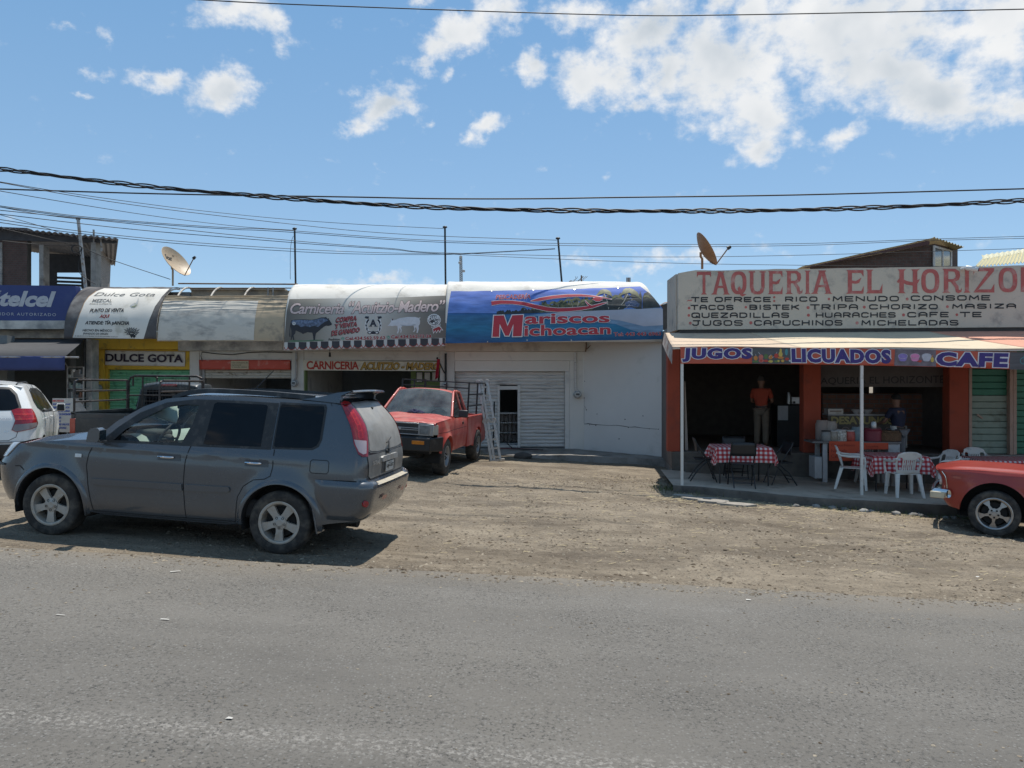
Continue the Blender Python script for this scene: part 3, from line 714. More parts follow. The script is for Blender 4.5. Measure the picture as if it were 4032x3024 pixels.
# the side wall that runs out towards the taqueria
W1,W2=Vector((fx(2298),DF,0)),Vector((fx(2632,20.0),20.0,0))
wn_=Vector((-(W2-W1).y,(W2-W1).x,0)).normalized()
if wn_.y>0:wn_=-wn_
WPL=Plane(W1,wn_)
sw=thing('side_wall','slanting blank white wall between the white shutter and the taqueria','wall',(W1+W2)/2)
mb=MB()
def wz(t):return lerp(.10,-.06,t)+.02*noise.noise(Vector((t*9,0,0)))
nn=24; vs=[]
for i in range(nn+1):
 t=i/nn; p=W1.lerp(W2,t); q=p-wn_*.25
 vs+=[(p.x,p.y,wz(t)),(p.x,p.y,3.25),(q.x,q.y,3.25),(q.x,q.y,-.1)]
fs=[]
for i in range(nn):
 a=4*i
 for k in range(3):fs.append((a+k,a+k+1,a+5+k,a+4+k))
fs+=[(0,3,2,1),(4*nn,4*nn+1,4*nn+2,4*nn+3)]
mb.add(vs,fs); mb.build('wall',mat('cool_white_wall',(.68,.65,.61),.85,var=.05,scale=.7,bump=.18,bscale=22,dirt=((.55,.53,.48),.15,1.1)),sw,smooth_angle=30)
CRK=mat('dark_crack',(.05,.045,.04),.95,var=.4,scale=20)
mb=MB()
pts=[(1245,884),(1290,880),(1340,888),(1420,893),(1500,899),(1600,897),(1680,908),(1740,918),(1800,915),(1880,927),(1960,934),(2052,940)]
pp=[]
for(x,y)in pts:pp.append(D4(x,y))
decal(mb,stroke(pp,[1.5,3.2,2.6,1.8,1.4,1.6,2.2,1.6,2.6,1.3,1.5,1.2]),WPL,.003)
for x,y in((1270,730),(1305,893),(1372,898),(1726,920),(1955,935),(2055,940),(1885,795),(1690,833),(1385,775),(1250,418),(1247,600),(1625,1045),(2128,590),(2126,760),(2127,945),(2129,345),(2132,145)):
 decal(mb,disc(D4(x,y),1.6+random.random(),7),WPL,.004)
decal(mb,stroke([D4(1246,600),D4(1244,880)],.8),WPL,.003); decal(mb,stroke([D4(1252,690),D4(1270,730)],1.),WPL,.0032)
mb.build('crack',CRK,sw,smooth_angle=0)
mb=MB(); rnd=random.Random(8); bx_=[lerp(1110,2132,i/60)for i in range(61)]
by_=[lerp(1172,1272,(x-1110)/1022)for x in bx_]; tp_=[y-5-26*max(0,noise.noise(Vector((x*.012,1,0)))+.15)-7*rnd.random()for x,y in zip(bx_,by_)]
for i in range(60):decal(mb,poly([D4(bx_[i],tp_[i]),D4(bx_[i+1],tp_[i+1]),D4(bx_[i+1],by_[i+1]+14),D4(bx_[i],by_[i]+14)]),WPL,.0025)
mb.build('base_stain',mat('mud_splash',(.33,.29,.24),.95,var=.25,scale=12),sw,smooth_angle=0)
# concrete apron and low kerb before the white shops
CONC2=mat('worn_concrete',(.27,.25,.225),.95,var=.22,scale=1.4,bump=.5,bscale=18,dirt=((.14,.12,.10),.5,2.2))
mb=MB()
n=60
def apron(u,v):
 X=lerp(-2.3,4.3,u); yb=DF+.05 if X<1.65 else lerp(DF+.05,20.0,(X-1.65)/2.4)
 yf=lerp(20.45,19.7,smooth(-1.2,.5,X))-.25*smooth(2,4,X)+.05*noise.noise(Vector((X*2.3,0,0)))
 zt=ZB-.012-.045*max(0,X-1.5)
 if v==0:return Vector((X,yf-.03,gz(X,yf)-.12))
 if v<.15:return Vector((X,yf+.02*noise.noise(Vector((X*6,1,0))),zt-.02-.05*(1-u)+.015*noise.noise(Vector((X*7,4,0)))))
 return Vector((X,lerp(yf,yb,(v-.1)/.9),zt-.05*(1-v)+.012*noise.noise(Vector((X*3,v*9,0)))))
mb.grid(n,10,apron)
tag(mb.build('pavement',CONC2,smooth_angle=40),kind='structure')
class Awning:
 def __init__(s,xl,xr,yf,yw,z0,z1,n=2.,slant=0.,a1=1.,wrinkle=None):
  s.xl,s.xr,s.yf,s.yw,s.z0,s.z1,s.p,s.slant,s.a1,s.wr=xl,xr,yf,yw,z0,z1,2./n,slant,a1,wrinkle
 def yz(s,a):
  th=a*math.pi/2; c,q=max(0,math.cos(th)),max(0,math.sin(th))
  return s.yw-(s.yw-s.yf)*c**s.p,s.z0+(s.z1-s.z0)*q**s.p
 def nrm(s,a):
  y0,z0=s.yz(max(0,a-.004)); y1,z1=s.yz(min(1,a+.004))
  return Vector((0,-(z1-z0),(y1-y0))).normalized()
 def pt(s,X,a,off=0.):
  y,z=s.yz(a)
  if s.wr:off+=s.wr(X,a)
  return Vector((X,y,z))+s.nrm(a)*off
 def __call__(s,p,off=0.):
  t=-(p[1]-CY)/F
  y0,z0=s.yz(0)
  if(z0-EYE)/y0>t:
   X=(p[0]-CX)/F*y0
   return Vector((X,y0-off,EYE+t*y0))
  lo,hi=0.,1.
  best=max(range(81),key=lambda i:(s.yz(i/80)[1]-EYE)/s.yz(i/80)[0]); hi=best/80
  for _ in range(26):
   m=(lo+hi)/2; y,z=s.yz(m)
   if(z-EYE)/y<t:lo=m
   else:hi=m
  y,z=s.yz(lo); X=(p[0]-CX)/F*y
  return s.pt(X,lo,off)
 def cover(s,mats,parent,name='cover',a0=0.,a1=None,nu=60,nv=28,u0=0.,u1=1.,off=0.,m=0,solid=.01):
  a1=s.a1 if a1 is None else a1; mb=MB()
  def f(u,v):
   a=lerp(a0,a1,v); X=lerp(s.xl,s.xr-s.slant*a,lerp(u0,u1,u))
   return s.pt(X,a,off)
  mb.grid(nu,nv,f)
  o=mb.build(name,mats,parent,smooth_angle=180)
  if solid:
   sm=o.modifiers.new('Solidify','SOLIDIFY'); sm.thickness=solid; sm.offset=-1 if o.data.polygons[nu*2].normal.y<0 else 1
  return o
 def hoops(s,parent,m,us,r=.022,a0=0.,off=-.05):
  for u in us:
   mb=MB(); pts=[]
   for i in range(15):
    a=lerp(a0,1,i/14); X=lerp(s.xl,s.xr-s.slant*a,u); y,z=s.yz(a); pts.append(Vector((X,y,z))+s.nrm(a)*off)
   mb.tube(pts,r); mb.build('hoop',m,parent)
  for a in(0.02,):
   mb=MB(); y,z=s.yz(a); mb.tube([(s.xl+.02,y+.05,z+.02),(s.xr-.02,y+.05,z+.02)],r); mb.build('front_rail',m,parent)
def px_rect(c,x0,y0,x1,y1,n=8):
 a,b=K(c,x0,y0),K(c,x1,y1)
 return poly([(a[0],a[1]),(b[0],a[1]),(b[0],b[1]),(a[0],b[1])])
HOOP=mat('pale_painted_tube',(.42,.38,.32),.6,var=.2,dirt=((.2,.12,.07),.3,9.))
def wr1(X,a):return.018*noise.noise(Vector((X*1.6,a*5,3)))+.012*noise.noise(Vector((X*5,a*3,7)))
A1=Awning(-11.60,-9.22,19.9,21.38,3.12,4.63,2.05,wrinkle=wr1)
t1=thing('shop_awning','rounded grey and white awning with mezcal lettering and an agave flower','awning',(-10.4,DF,3.1))
GREYCL=mat('charcoal_awning_cloth',(.105,.097,.095),.85,spec=.1,var=.15,scale=1.5,dirt=((.20,.19,.18),.35,1.6))
A1.cover(GREYCL,t1)
WCL=mat('white_awning_vinyl',(.68,.64,.57),.8,spec=.1,var=.05,scale=1.6,dirt=((.50,.46,.38),.22,2.))
mb=MB()
decal(mb,poly(KK('c1',(905,1515),(990,1240),(1050,1090),(1110,1010),(1200,945),(1300,906),(2110,912),(2010,1010),(1930,1130),(1860,1300),(1788,1530))),A1,.008,sy=5,sx=14)
mb.build('white_panel',WCL,t1,smooth_angle=180)
mb=MB(); OR=mat('orange_piping',(.45,.25,.10),.6)
decal(mb,stroke(KK('c1',(903,1512),(940,1370),(988,1240),(1048,1090),(1108,1010),(1200,940)),1.6),A1,.012,sy=5)
mb.build('piping',OR,t1,smooth_angle=0)
mb=MB(); OFF=.014
T=lambda s_,q,m=0,**k:txt(mb,s_,KK('c1',*q),A1,OFF,m,sy=5,**k)
T('Dulce Gota',[(1185,960),(1940,960),(1925,1003),(1170,1003)],2,shear=.35,bold=.0)
T('MEZCAL',[(1160,1040),(1400,1040),(1392,1078),(1148,1078)],2,bold=.015,shear=.15)
T('AGAVE CUPREATA',[(1122,1090),(1395,1092),(1392,1108),(1115,1106)],2,bold=0)
T('PUNTO DE VENTA',[(1130,1155),(1550,1155),(1540,1203),(1115,1203)],0,bold=.03,shear=.15)
T('AQUI',[(1250,1228),(1372,1230),(1358,1280),(1236,1278)],1,bold=.04,shear=.15)
T('ATIENDE: TÍA pANCHA',[(1068,1298),(1615,1302),(1608,1372),(1056,1364)],0,bold=.035,shear=.12)
T('HECHO EN MÉXICO',[(1038,1402),(1402,1408),(1396,1444),(1030,1438)],0,bold=.02)
T('ENVASADO DE ORIGEN',[(1044,1452),(1350,1456),(1346,1482),(1038,1478)],0,bold=.01)
T('EL ABUSO DE ESTE PRODUCTO ES NOCIVO PARA LA SALUD',[(938,1488),(1468,1498),(1466,1512),(934,1502)],0,bold=.0)
mb.build('lettering',[INK,mat('dark_red_ink',(.33,.03,.03),.7),mat('grey_ink',(.12,.12,.115),.7)],t1,smooth_angle=0)
mb=MB()
cx,cy=1640,1455
for k,(ang,ln)in enumerate(((-170,100),(-150,115),(-130,100),(-110,95),(-90,90),(-70,95),(-50,105),(-30,118),(-8,100),(15,70),(165,70))):
 a=R(ang); dx,dy=math.cos(a),math.sin(a); nx,ny=-dy,dx
 q=[(cx+dx*18,cy+20+dy*12),(cx+dx*ln*.5+nx*17,cy+10+dy*ln*.5+ny*17),(cx+dx*ln,cy+6+dy*ln*.85),(cx+dx*ln*.5-nx*9,cy+10+dy*ln*.5-ny*9)]
 decal(mb,poly(KK('c1',*q)),A1,.0140+.0004*k,0,sy=5)
 q2=[(cx+dx*30,cy+18+dy*22),(cx+dx*ln*.55+nx*7,cy+9+dy*ln*.52+ny*7),(cx+dx*ln*.8,cy+7+dy*ln*.7),(cx+dx*ln*.55+nx*1,cy+9+dy*ln*.52)]
 decal(mb,poly(KK('c1',*q2)),A1,.0190+.0002*k,1,sy=5)
decal(mb,poly(KK('c1',(1615,1470),(1680,1470),(1690,1500),(1670,1522),(1655,1500),(1640,1520),(1625,1498))),A1,.0186,0)
decal(mb,poly(KK('c1',(1722,1015),(1728,1060),(1712,1110),(1680,1140),(1640,1142),(1620,1120),(1650,1096),(1695,1080),(1712,1050))),A1,.0142,2,sy=5)
decal(mb,poly(KK('c1',(1690,1092),(1705,1112),(1680,1138),(1645,1140),(1632,1120),(1660,1100))),A1,.0150,3,sy=5)
mb.build('emblem',[INK,WCL,mat('pale_grey_ink',(.42,.42,.40),.7),mat('olive_ink',(.22,.24,.14),.7,var=.4,scale=30)],t1,smooth_angle=0)
A1.hoops(t1,HOOP,(.01,.5,.99))
# 4b. old grey awning, slipped down its hoops
def wr2(X,a):
 k=smooth(.47,.52,a)
 t=smooth(.26,.46,a)
 return.026*math.sin(a*150+3*noise.noise(Vector((X*.9,a*6,2))))*k+(.020*noise.noise(Vector((X*1.2,a*46,5)))+.014*noise.noise(Vector((X*3,a*80,8))))*t*(.5+.9*max(0,noise.noise(Vector((X*.6,3,1)))+.4))+.006*noise.noise(Vector((X*6,a*14,0)))
A2=Awning(-9.21,-5.92,19.95,21.3,3.06,4.66,2.0,a1=.555,wrinkle=wr2)
t2=thing('shop_awning','blank weathered grey awning slipped down its bare hoops','awning',(-7.5,DF,3.1))
OLDC=mat('weathered_tan_cloth',(.47,.37,.255),.95,spec=.05,var=.10,scale=1.2,dirt=((.24,.21,.17),.3,2.5))
OLDW=mat('bleached_grey_cloth',(.60,.55,.475),.95,spec=.05,var=.07,scale=1.6,dirt=((.33,.31,.28),.45,3.2),stretch=(.5,1,1.4))
A2.cover(OLDC,t2,nu=110,nv=120)
A2.cover(OLDW,t2,'white_panel',a0=.01,a1=.475,u0=.005,u1=.765,off=.006,nu=90,nv=100,solid=0)
A2.hoops(t2,HOOP,(.09,.36,.63,.985),a0=0.,r=.026)
mb=MB(); mb.tube([(-9.2,21.2,4.72),(-5.9,21.2,4.70)],.02); mb.tube([(-9.2,21.25,4.6),(-5.9,21.25,4.6)],.015); mb.build('top_rail',RUSTP,t2)
mb=MB()
for x in(1440,1502):a=PY(21.2)(K('c2',x,365)); b=PY(21.2)(K('c2',x,258)); mb.bar(a,b,.03)
mb.build('strut',GALV,t2)
def wr3(X,a):return.010*noise.noise(Vector((X*1.1,a*3,13)))+.005*noise.noise(Vector((X*4,a*6,17)))
A3=Awning(-5.90,-1.74,19.95,21.3,3.10,4.69,2.35,wrinkle=wr3)
t3=thing('shop_awning','grey butcher awning printed with a black bull and a white pig','awning',(-3.8,DF,3.1))
TOPW=mat('white_awning_top',(.72,.68,.61),.85,spec=.1,var=.05,scale=1.2,dirt=((.52,.48,.42),.3,1.8))
A3.cover(TOPW,t3)
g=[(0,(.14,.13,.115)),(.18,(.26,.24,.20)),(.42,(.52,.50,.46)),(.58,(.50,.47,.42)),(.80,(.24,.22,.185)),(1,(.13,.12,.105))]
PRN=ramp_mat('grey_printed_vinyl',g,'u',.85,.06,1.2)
UVB=(*K('c3',60,400),*K('c3',2100,400)); UVB=(UVB[0],0,UVB[2],3024)
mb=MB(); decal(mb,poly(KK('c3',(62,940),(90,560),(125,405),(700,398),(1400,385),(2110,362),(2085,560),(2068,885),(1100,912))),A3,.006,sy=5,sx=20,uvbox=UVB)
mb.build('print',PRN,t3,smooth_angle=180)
# striped valance, scalloped
VAL=Plane((0,19.94,0))
VDK=mat('dark_print_stripe',(.035,.033,.04),.55,var=.15); VWT=mat('white_print_stripe',(.52,.51,.48),.55,var=.06); VRD=mat('red_print_edge',(.34,.05,.035),.6)
mb=MB(); ye=lambda x:lerp(1040,985,(x-62)/2003.); yt=lambda x:lerp(942,885,(x-62)/2003.)
mb.slab(KK('c3',(62,yt(62)),(2065,yt(2065)),(2065,ye(2065)),(62,ye(62))),VAL,.008,0,.0)
for k in range(15):
 xa=62+k*137.5
 q=[(xa+42,yt(xa))]+[(xa+42+95*j/10,yt(xa)+62+30*math.sin(math.pi*j/10)**.7)for j in range(11)]+[(xa+137,yt(xa))]
 q=[(min(x,2062),y)for x,y in q]
 if xa+60<2062:decal(mb,poly(KK('c3',*q)),VAL,.004,1)
 q=[(xa+45*j/8,yt(xa)+60+34*math.sin(math.pi*j/8)**.7)for j in range(9)]
 decal(mb,stroke(KK('c3',*q),2.6),VAL,.006,2)
 q=[(xa+42+95*j/10,yt(xa)+64+30*math.sin(math.pi*j/10)**.7)for j in range(11)]
 q=[(min(x,2062),y)for x,y in q]
 decal(mb,stroke(KK('c3',*q),2.2),VAL,.007,2)
mb.build('valance',[VWT,VDK,VRD],t3,smooth_angle=0)
CRM=mat('rope_white_ink',(.60,.46,.42),.6,var=.25,scale=40); DRED=mat('deep_red_ink',(.30,.025,.03),.6,var=.1); BRN=mat('dark_brown_ink',(.05,.02,.018),.6); LWH=mat('white_ink',(.72,.72,.70),.6,var=.04)
mb=MB()
T=lambda s_,q,m=0,o_=.012,**k:txt(mb,s_,KK('c3',*q),A3,o_,m,sy=5,**k)
T('Carniceria',[(135,455),(805,455),(805,590),(135,590)],0,bold=.02,shear=.3,outline=(.022,2,.0095),space=.92)
T('“Acuitzio-Madero”',[(865,435),(2065,415),(2065,560),(865,592)],0,bold=.02,shear=.3,outline=(.022,2,.0095),space=.92)
T('COMPRA',[(708,632),(965,610),(965,668),(708,697)],1,.0155,bold=.04,shear=.15,outline=(.018,3,.0135),shadow=(.02,4,-2.5,2.5,.0115))
T('Y VENTA',[(695,712),(970,684),(970,740),(695,772)],1,.0155,bold=.04,shear=.15,outline=(.018,3,.0135),shadow=(.02,4,-2.5,2.5,.0115))
T('DE GANADO',[(650,795),(1003,752),(1003,812),(650,862)],1,.0155,bold=.04,shear=.15,outline=(.018,3,.0135),shadow=(.02,4,-2.5,2.5,.0115))
T('Pedidos:',[(614,893),(760,890),(760,918),(614,921)],4,bold=.02)
T('Cel.434.562.59.62',[(822,872),(1320,862),(1320,905),(822,915)],1,bold=.03,outline=(.03,3,.0095))
T('Cel.434.562.73.34',[(1390,852),(1892,842),(1892,885),(1390,896)],1,bold=.03,outline=(.03,3,.0095))
mb.build('lettering',[CRM,DRED,BRN,LWH,INK],t3,smooth_angle=0)
bull=[(140,700),(150,668),(200,660),(300,656),(400,662),(470,648),(520,632),(572,630),(582,622),(590,640),(602,648),(618,640),(615,655),(628,668),(640,690),(655,712),(648,728),(630,732),(610,738),(580,735),(555,748),(520,775),(480,810),(455,832),(448,870),(445,912),(425,912),(420,870),(410,822),(350,815),(295,838),(270,822),(205,795),(198,830),(178,855),(188,912),(172,912),(164,868),(152,912),(140,912),(150,850),(150,790),(142,740),(135,800),(140,870),(130,880),(124,850),(130,760)]
mb=MB(); decal(mb,poly(KK('c3',*bull)),A3,.010,0,sy=5)
back=[(150,690),(170,668),(300,662),(400,668),(470,655),(530,642),(590,650),(610,670),(560,690),(520,720),(480,750),(430,735),(380,752),(320,738),(270,752),(220,720),(165,722)]
decal(mb,poly(KK('c3',*back)),A3,.0125,1,sy=5)
decal(mb,ring(K('c3',183,708),6.4,4.2),A3,.0150,2); txt(mb,'A',KK('c3',(174,696),(193,720)),A3,.0152,2,bold=.03)
decal(mb,poly(KK('c3',(110,925),(180,912),(300,920),(420,908),(560,910),(540,922),(400,930),(200,938),(120,936))),A3,.0085,3,sy=5)
mb.build('bull_picture',[mat('bull_black_ink',(.018,.018,.024),.55,var=.2),mat('bull_blue_sheen_ink',(.115,.155,.235),.55,var=.65,scale=14,dirt=((.05,.06,.1),.5,9.)),LWH,mat('grass_green_ink',(.09,.17,.10),.6)],t3,smooth_angle=0)
pig=[(1345,730),(1365,722),(1385,690),(1392,672),(1385,652),(1405,655),(1425,652),(1430,668),(1500,642),(1600,628),(1690,628),(1735,640),(1752,632),(1744,626),(1756,634),(1752,645),(1742,650),(1752,680),(1748,715),(1732,740),(1736,775),(1728,800),(1724,822),(1706,826),(1712,790),(1700,752),(1690,765),(1694,790),(1676,815),(1664,812),(1682,780),(1670,735),(1600,740),(1530,740),(1514,760),(1524,790),(1516,820),(1506,822),(1510,790),(1496,760),(1490,800),(1478,832),(1462,830),(1474,790),(1470,742),(1440,735),(1410,742),(1380,738),(1355,740)]
mb=MB(); decal(mb,poly(KK('c3',*pig)),A3,.010,0,sy=5)
decal(mb,poly(KK('c3',(1394,650),(1422,650),(1420,668),(1405,672))),A3,.0125,1); decal(mb,poly(KK('c3',(1500,722),(1600,732),(1690,716),(1700,730),(1640,740),(1530,740))),A3,.0122,2)
decal(mb,disc(K('c3',1384,690),.9,8),A3,.013,3)
mb.build('pig_picture',[mat('pig_white_ink',(.58,.585,.60),.6,var=.10,scale=10),mat('pig_ear_ink',(.12,.09,.08),.6),mat('pig_shade_ink',(.40,.41,.43),.6),INK],t3,smooth_angle=0)
mb=MB()
def shoe(r0,r1,e0):
 a=[(1170+r0*.95*math.sin(t)*1.0,735-r0*1.02*math.cos(t))for t in[R(38+(322-38)*i/26)for i in range(27)]]
 b=[(1170+r1*.95*math.sin(t),735-r1*1.02*math.cos(t))for t in[R(e0+(360-2*e0)*i/26)for i in range(27)]]
 return poly(KK('c3',*(a+b[::-1])))
decal(mb,shoe(112,74,40),A3,.0100,1,sy=5); decal(mb,shoe(104,82,40),A3,.0125,0,sy=5)
for sx_ in(-1,1):
 decal(mb,poly(KK('c3',(1170+sx_*62,655),(1170+sx_*108,638),(1170+sx_*98,620),(1170+sx_*52,622))),A3,.0128,0)
 for yy in(668,712,756,795):decal(mb,poly(KK('c3',(1170+sx_*(86 if yy<780 else 62),yy-14),(1170+sx_*(96 if yy<780 else 74),yy-14),(1170+sx_*(92 if yy<780 else 66),yy+14),(1170+sx_*(82 if yy<780 else 54),yy+12))),A3,.0150,1)
 decal(mb,disc(K('c3',1170+sx_*45,822),9,14,6),A3,.0152,0); decal(mb,disc(K('c3',1170+sx_*45,822),5,12,3),A3,.0172,1)
decal(mb,poly(KK('c3',(1140,812),(1170,800),(1200,812),(1186,842),(1170,832),(1154,842))),A3,.0156,0)
txt(mb,'A',KK('c3',(1122,658),(1215,748)),A3,.0130,0,bold=.05,outline=(.02,1,.0110)); decal(mb,poly(KK('c3',(1118,738),(1152,738),(1152,748),(1118,748))),A3,.0134,0); decal(mb,poly(KK('c3',(1184,738),(1220,738),(1220,748),(1184,748))),A3,.0134,0)
mb.build('horseshoe_emblem',[mat('navy_ink',(.02,.022,.035),.6),LWH],t3,smooth_angle=0)
# quality seal with ribbon
mb=MB(); c0=K('c3',1925,665)
star=lambda r0,r1,n:poly([(c0[0]+(r0 if k%2 else r1)*math.cos(math.pi*k/n),c0[1]+(r0 if k%2 else r1)*.9*math.sin(math.pi*k/n))for k in range(2*n)])
decal(mb,poly(KK('c3',(1905,770),(1995,735),(2042,795),(2010,790),(1998,826),(1978,795),(1955,832),(1945,800),(1915,835))),A3,.0100,1,sy=5)
decal(mb,poly(KK('c3',(1912,776),(1990,745),(2028,786),(2006,782),(1996,810),(1976,784),(1956,818),(1944,790),(1920,820))),A3,.0118,2,sy=5)
decal(mb,star(24,28,22),A3,.0128,1,sy=5); decal(mb,star(21,23,22),A3,.0142,0,sy=5); decal(mb,disc(c0,19,22,17),A3,.0156,1,sy=5); decal(mb,disc(c0,17.5,22,15.5),A3,.0168,0,sy=5)
txt(mb,'CARNE',KK('c3',(1858,630),(1985,612),(1985,655),(1858,678)),A3,.0182,1,bold=.03,sy=5)
txt(mb,'de',KK('c3',(1880,700),(1908,716)),A3,.0182,1,bold=.02); txt(mb,'1',KK('c3',(1912,668),(1932,716)),A3,.0182,1,bold=.05); txt(mb,'era',KK('c3',(1936,672),(1988,696)),A3,.0182,1,bold=.02,shear=.2)
txt(mb,'Calidad',KK('c3',(1890,742),(2005,712),(2008,736),(1892,766)),A3,.0182,1,bold=.03,shear=.2,sy=5,outline=(.03,0,.0172))
mb.build('quality_seal',[mat('seal_dark_ink',(.035,.034,.035),.6),LWH,DRED],t3,smooth_angle=0)
mb=MB()
for x,y in((791,895),(1357,878)):
 decal(mb,disc(K('c3',x,y),6.2,16),A3,.011,0); decal(mb,ring(K('c3',x,y),4.6,3.8,16),A3,.0125,1)
 decal(mb,stroke([(K('c3',x,y)[0]+2.2*math.cos(t),K('c3',x,y)[1]-1+2.2*math.sin(t))for t in(2.6,2.1,1.6,1.1,.6)],1.5),A3,.0128,1)
mb.build('phone_icon',[mat('green_icon_ink',(.02,.20,.12),.6),LWH],t3,smooth_angle=0)
A3.hoops(t3,HOOP,(.01,.33,.66,.99))
def wr4(X,a):
 return.012*noise.noise(Vector((X*.9,a*3,23)))+.010*noise.noise(Vector((X*2.5+a*4,a*9-X,27)))*(.5+a)+.016*smooth(1.6,3.4,X)*noise.noise(Vector((X*1.2-a*5,a*2+X*2.2,31)))
A4=Awning(-1.73,3.92,19.95,21.3,3.04,4.76,2.55,slant=.55,wrinkle=wr4)
t4=thing('shop_awning','white topped awning with a printed blue sea and palm beach','awning',(1.1,DF,3.1))
A4.cover(TOPW,t4,nu=90)
c4=lambda*p:KK('c4',*p)
UV4=(*K('c4',120,660),*K('c4',2015,180))
SEAS=[(0,(.025,.10,.24)),(.25,(.025,.17,.30)),(.48,(.04,.15,.30)),(.53,(.02,.10,.28)),(.535,(.14,.25,.58)),(.60,(.13,.24,.58)),(.75,(.10,.19,.52)),(1,(.06,.12,.42))]
m4=ramp_mat('printed_sea_and_sky',SEAS,'v',.75,.25,7.,nstretch=(.35,1,1.6),namp=.0,bump=.15)
mb=MB(); out4=c4((118,668),(128,500),(148,320),(168,214),(520,212),(890,206),(1240,196),(1620,182),(1815,172),(1900,240),(1975,320),(2010,365),(2014,500),(2008,632),(1200,648),(500,662))
decal(mb,poly(out4),A4,.006,0,sy=5,sx=18,uvbox=UV4)
mb.build('print',m4,t4,smooth_angle=180)
SAND=mat('printed_pale_sand',(.40,.41,.47),.5,var=.08,scale=2); SHAL=mat('printed_shallows',(.16,.27,.40),.5,var=.25,scale=6,stretch=(.4,1,1.5))
mb=MB()
decal(mb,poly(c4((820,425),(1100,398),(1400,380),(1995,358),(2012,370),(2013,560),(1900,590),(1760,560),(1600,500),(1300,470),(1050,440))),A4,.0085,1,sy=5,sx=20)
decal(mb,poly(c4((960,425),(1100,400),(1400,384),(1995,362),(2012,372),(2013,510),(1850,520),(1640,470),(1400,440),(1150,430))),A4,.0108,0,sy=5,sx=20)
mb.build('printed_shore',[SAND,SHAL],t4,smooth_angle=180)
TREE=mat('printed_palm_green',(.050,.062,.030),.6,var=.7,scale=9,dirt=((.19,.17,.07),.5,7.)); TREE2=mat('printed_palm_dark',(.030,.036,.034),.6,var=.5,scale=9); FROND=mat('printed_frond_olive',(.15,.15,.065),.6,var=.45,scale=9); TRUNK=mat('printed_palm_trunk',(.40,.37,.31),.6,var=.2)
mb=MB(); rnd=random.Random(5)
def ragged(x0,y0,x1,y1,yb0,yb1,amp,n):
 top=[(lerp(x0,x1,i/n),lerp(y0,y1,i/n)-amp*rnd.random())for i in range(n+1)]
 return top+[(x1,yb1),(x0,yb0)]
decal(mb,poly(c4(*ragged(565,410,960,372,418,402,26,34))),A4,.0135,1,sy=5)
decal(mb,poly(c4(*ragged(940,352,1420,300,404,384,46,44))),A4,.0145,0,sy=5)
decal(mb,poly(c4(*ragged(1400,300,1830,262,385,368,52,30))),A4,.0155,1,sy=5)
decal(mb,poly(c4((1836,270),(1850,235),(1880,222),(1905,242),(1940,280),(1975,325),(1992,356),(1835,366))),A4,.0165,1,sy=5)
def palm(x,y,r,ny=9):
 for k in range(ny):
  a=-math.pi*(.02+.96*k/(ny-1))+rnd.uniform(-.12,.12); rr=r*rnd.uniform(.75,1.05); pts=[]
  for i in range(6):
   t=i/5; pts.append((x+math.cos(a)*rr*t,y+math.sin(a)*rr*t*.8+.62*rr*t*t))
  pts=[K('c4',px_,py_)for px_,py_ in pts]; pts=[(min(a_,2600.),b_)for a_,b_ in pts]
  w=r*.13
  decal(mb,stroke(pts,[w*.5,w,w*.9,w*.7,w*.45,.4]),A4,.0175+.0002*k,2 if rnd.random()<.7 else 0,sy=5)
for x,y,r in((1000,340,40),(1060,318,46),(1130,308,44),(1190,295,52),(1260,288,54),(1330,300,48),(1390,310,40),(1500,225,88),(1720,222,104),(1610,265,60),(1870,262,40),(800,366,26),(880,374,26)):palm(x,y,r)
for x0,y0,x1,y1,w in((1500,235,1540,372,5),(1708,240,1622,372,5),(1745,285,1690,366,4),(1212,300,1222,384,3),(1280,296,1250,384,3),(1100,320,1090,395,2)):
 decal(mb,stroke(c4((x0,y0),((x0+x1)/2+8,(y0+y1)/2),(x1,y1)),w*.5),A4,.0162,3,sy=5)
decal(mb,poly(c4((1680,318),(1720,298),(1770,296),(1812,325),(1800,352),(1720,358),(1690,350))),A4,.0190,4,sy=5)
mb.build('printed_palms',[TREE,TREE2,FROND,TRUNK,mat('printed_hut_blue',(.06,.09,.17),.6,var=.5,scale=30)],t4,smooth_angle=0)
RIN=mat('bright_red_ink',(.46,.03,.045),.5,var=.06)
mb=MB()
T=lambda s_,q,**k:txt(mb,s_,c4(*q),A4,.0235,0,sy=5,outline=(.022,1,.0215),**k)
T('PESCADERÍA',[(560,240),(862,238),(860,284),(556,288)],bold=.02,shear=.12)
T('ariscos',[(812,412),(1548,408),(1550,488),(810,502)],bold=.028)
T('ichoacan',[(806,510),(1558,505),(1558,588),(804,606)],bold=.028)
T('Tel: 443 443 6963',[(1584,572),(1996,568),(1996,600),(1584,606)],bold=.02)
M_=[(528,612),(542,428),(628,426),(660,520),(702,426),(796,422),(782,606),(706,608),(712,500),(672,602),(640,602),(592,500),(586,612)]
MO=[(520,619),(534,421),(634,419),(660,500),(696,419),(804,415),(790,613),(698,615),(704,530),(678,609),(634,609),(599,530),(594,619)]
decal(mb,poly(c4(*MO)),A4,.0215,1,sy=5); decal(mb,poly(c4(*M_)),A4,.0236,0,sy=5)
mb.build('lettering',[RIN,LWH],t4,smooth_angle=0)
mb=MB()
def fishst(pts,ws,k):
 decal(mb,stroke(c4(*pts),[w*.4521+3.2 for w in ws]),A4,.0215+k*.0006,1,sy=5); decal(mb,stroke(c4(*pts),[w*.4521 for w in ws]),A4,.0240+k*.0006,0,sy=5)
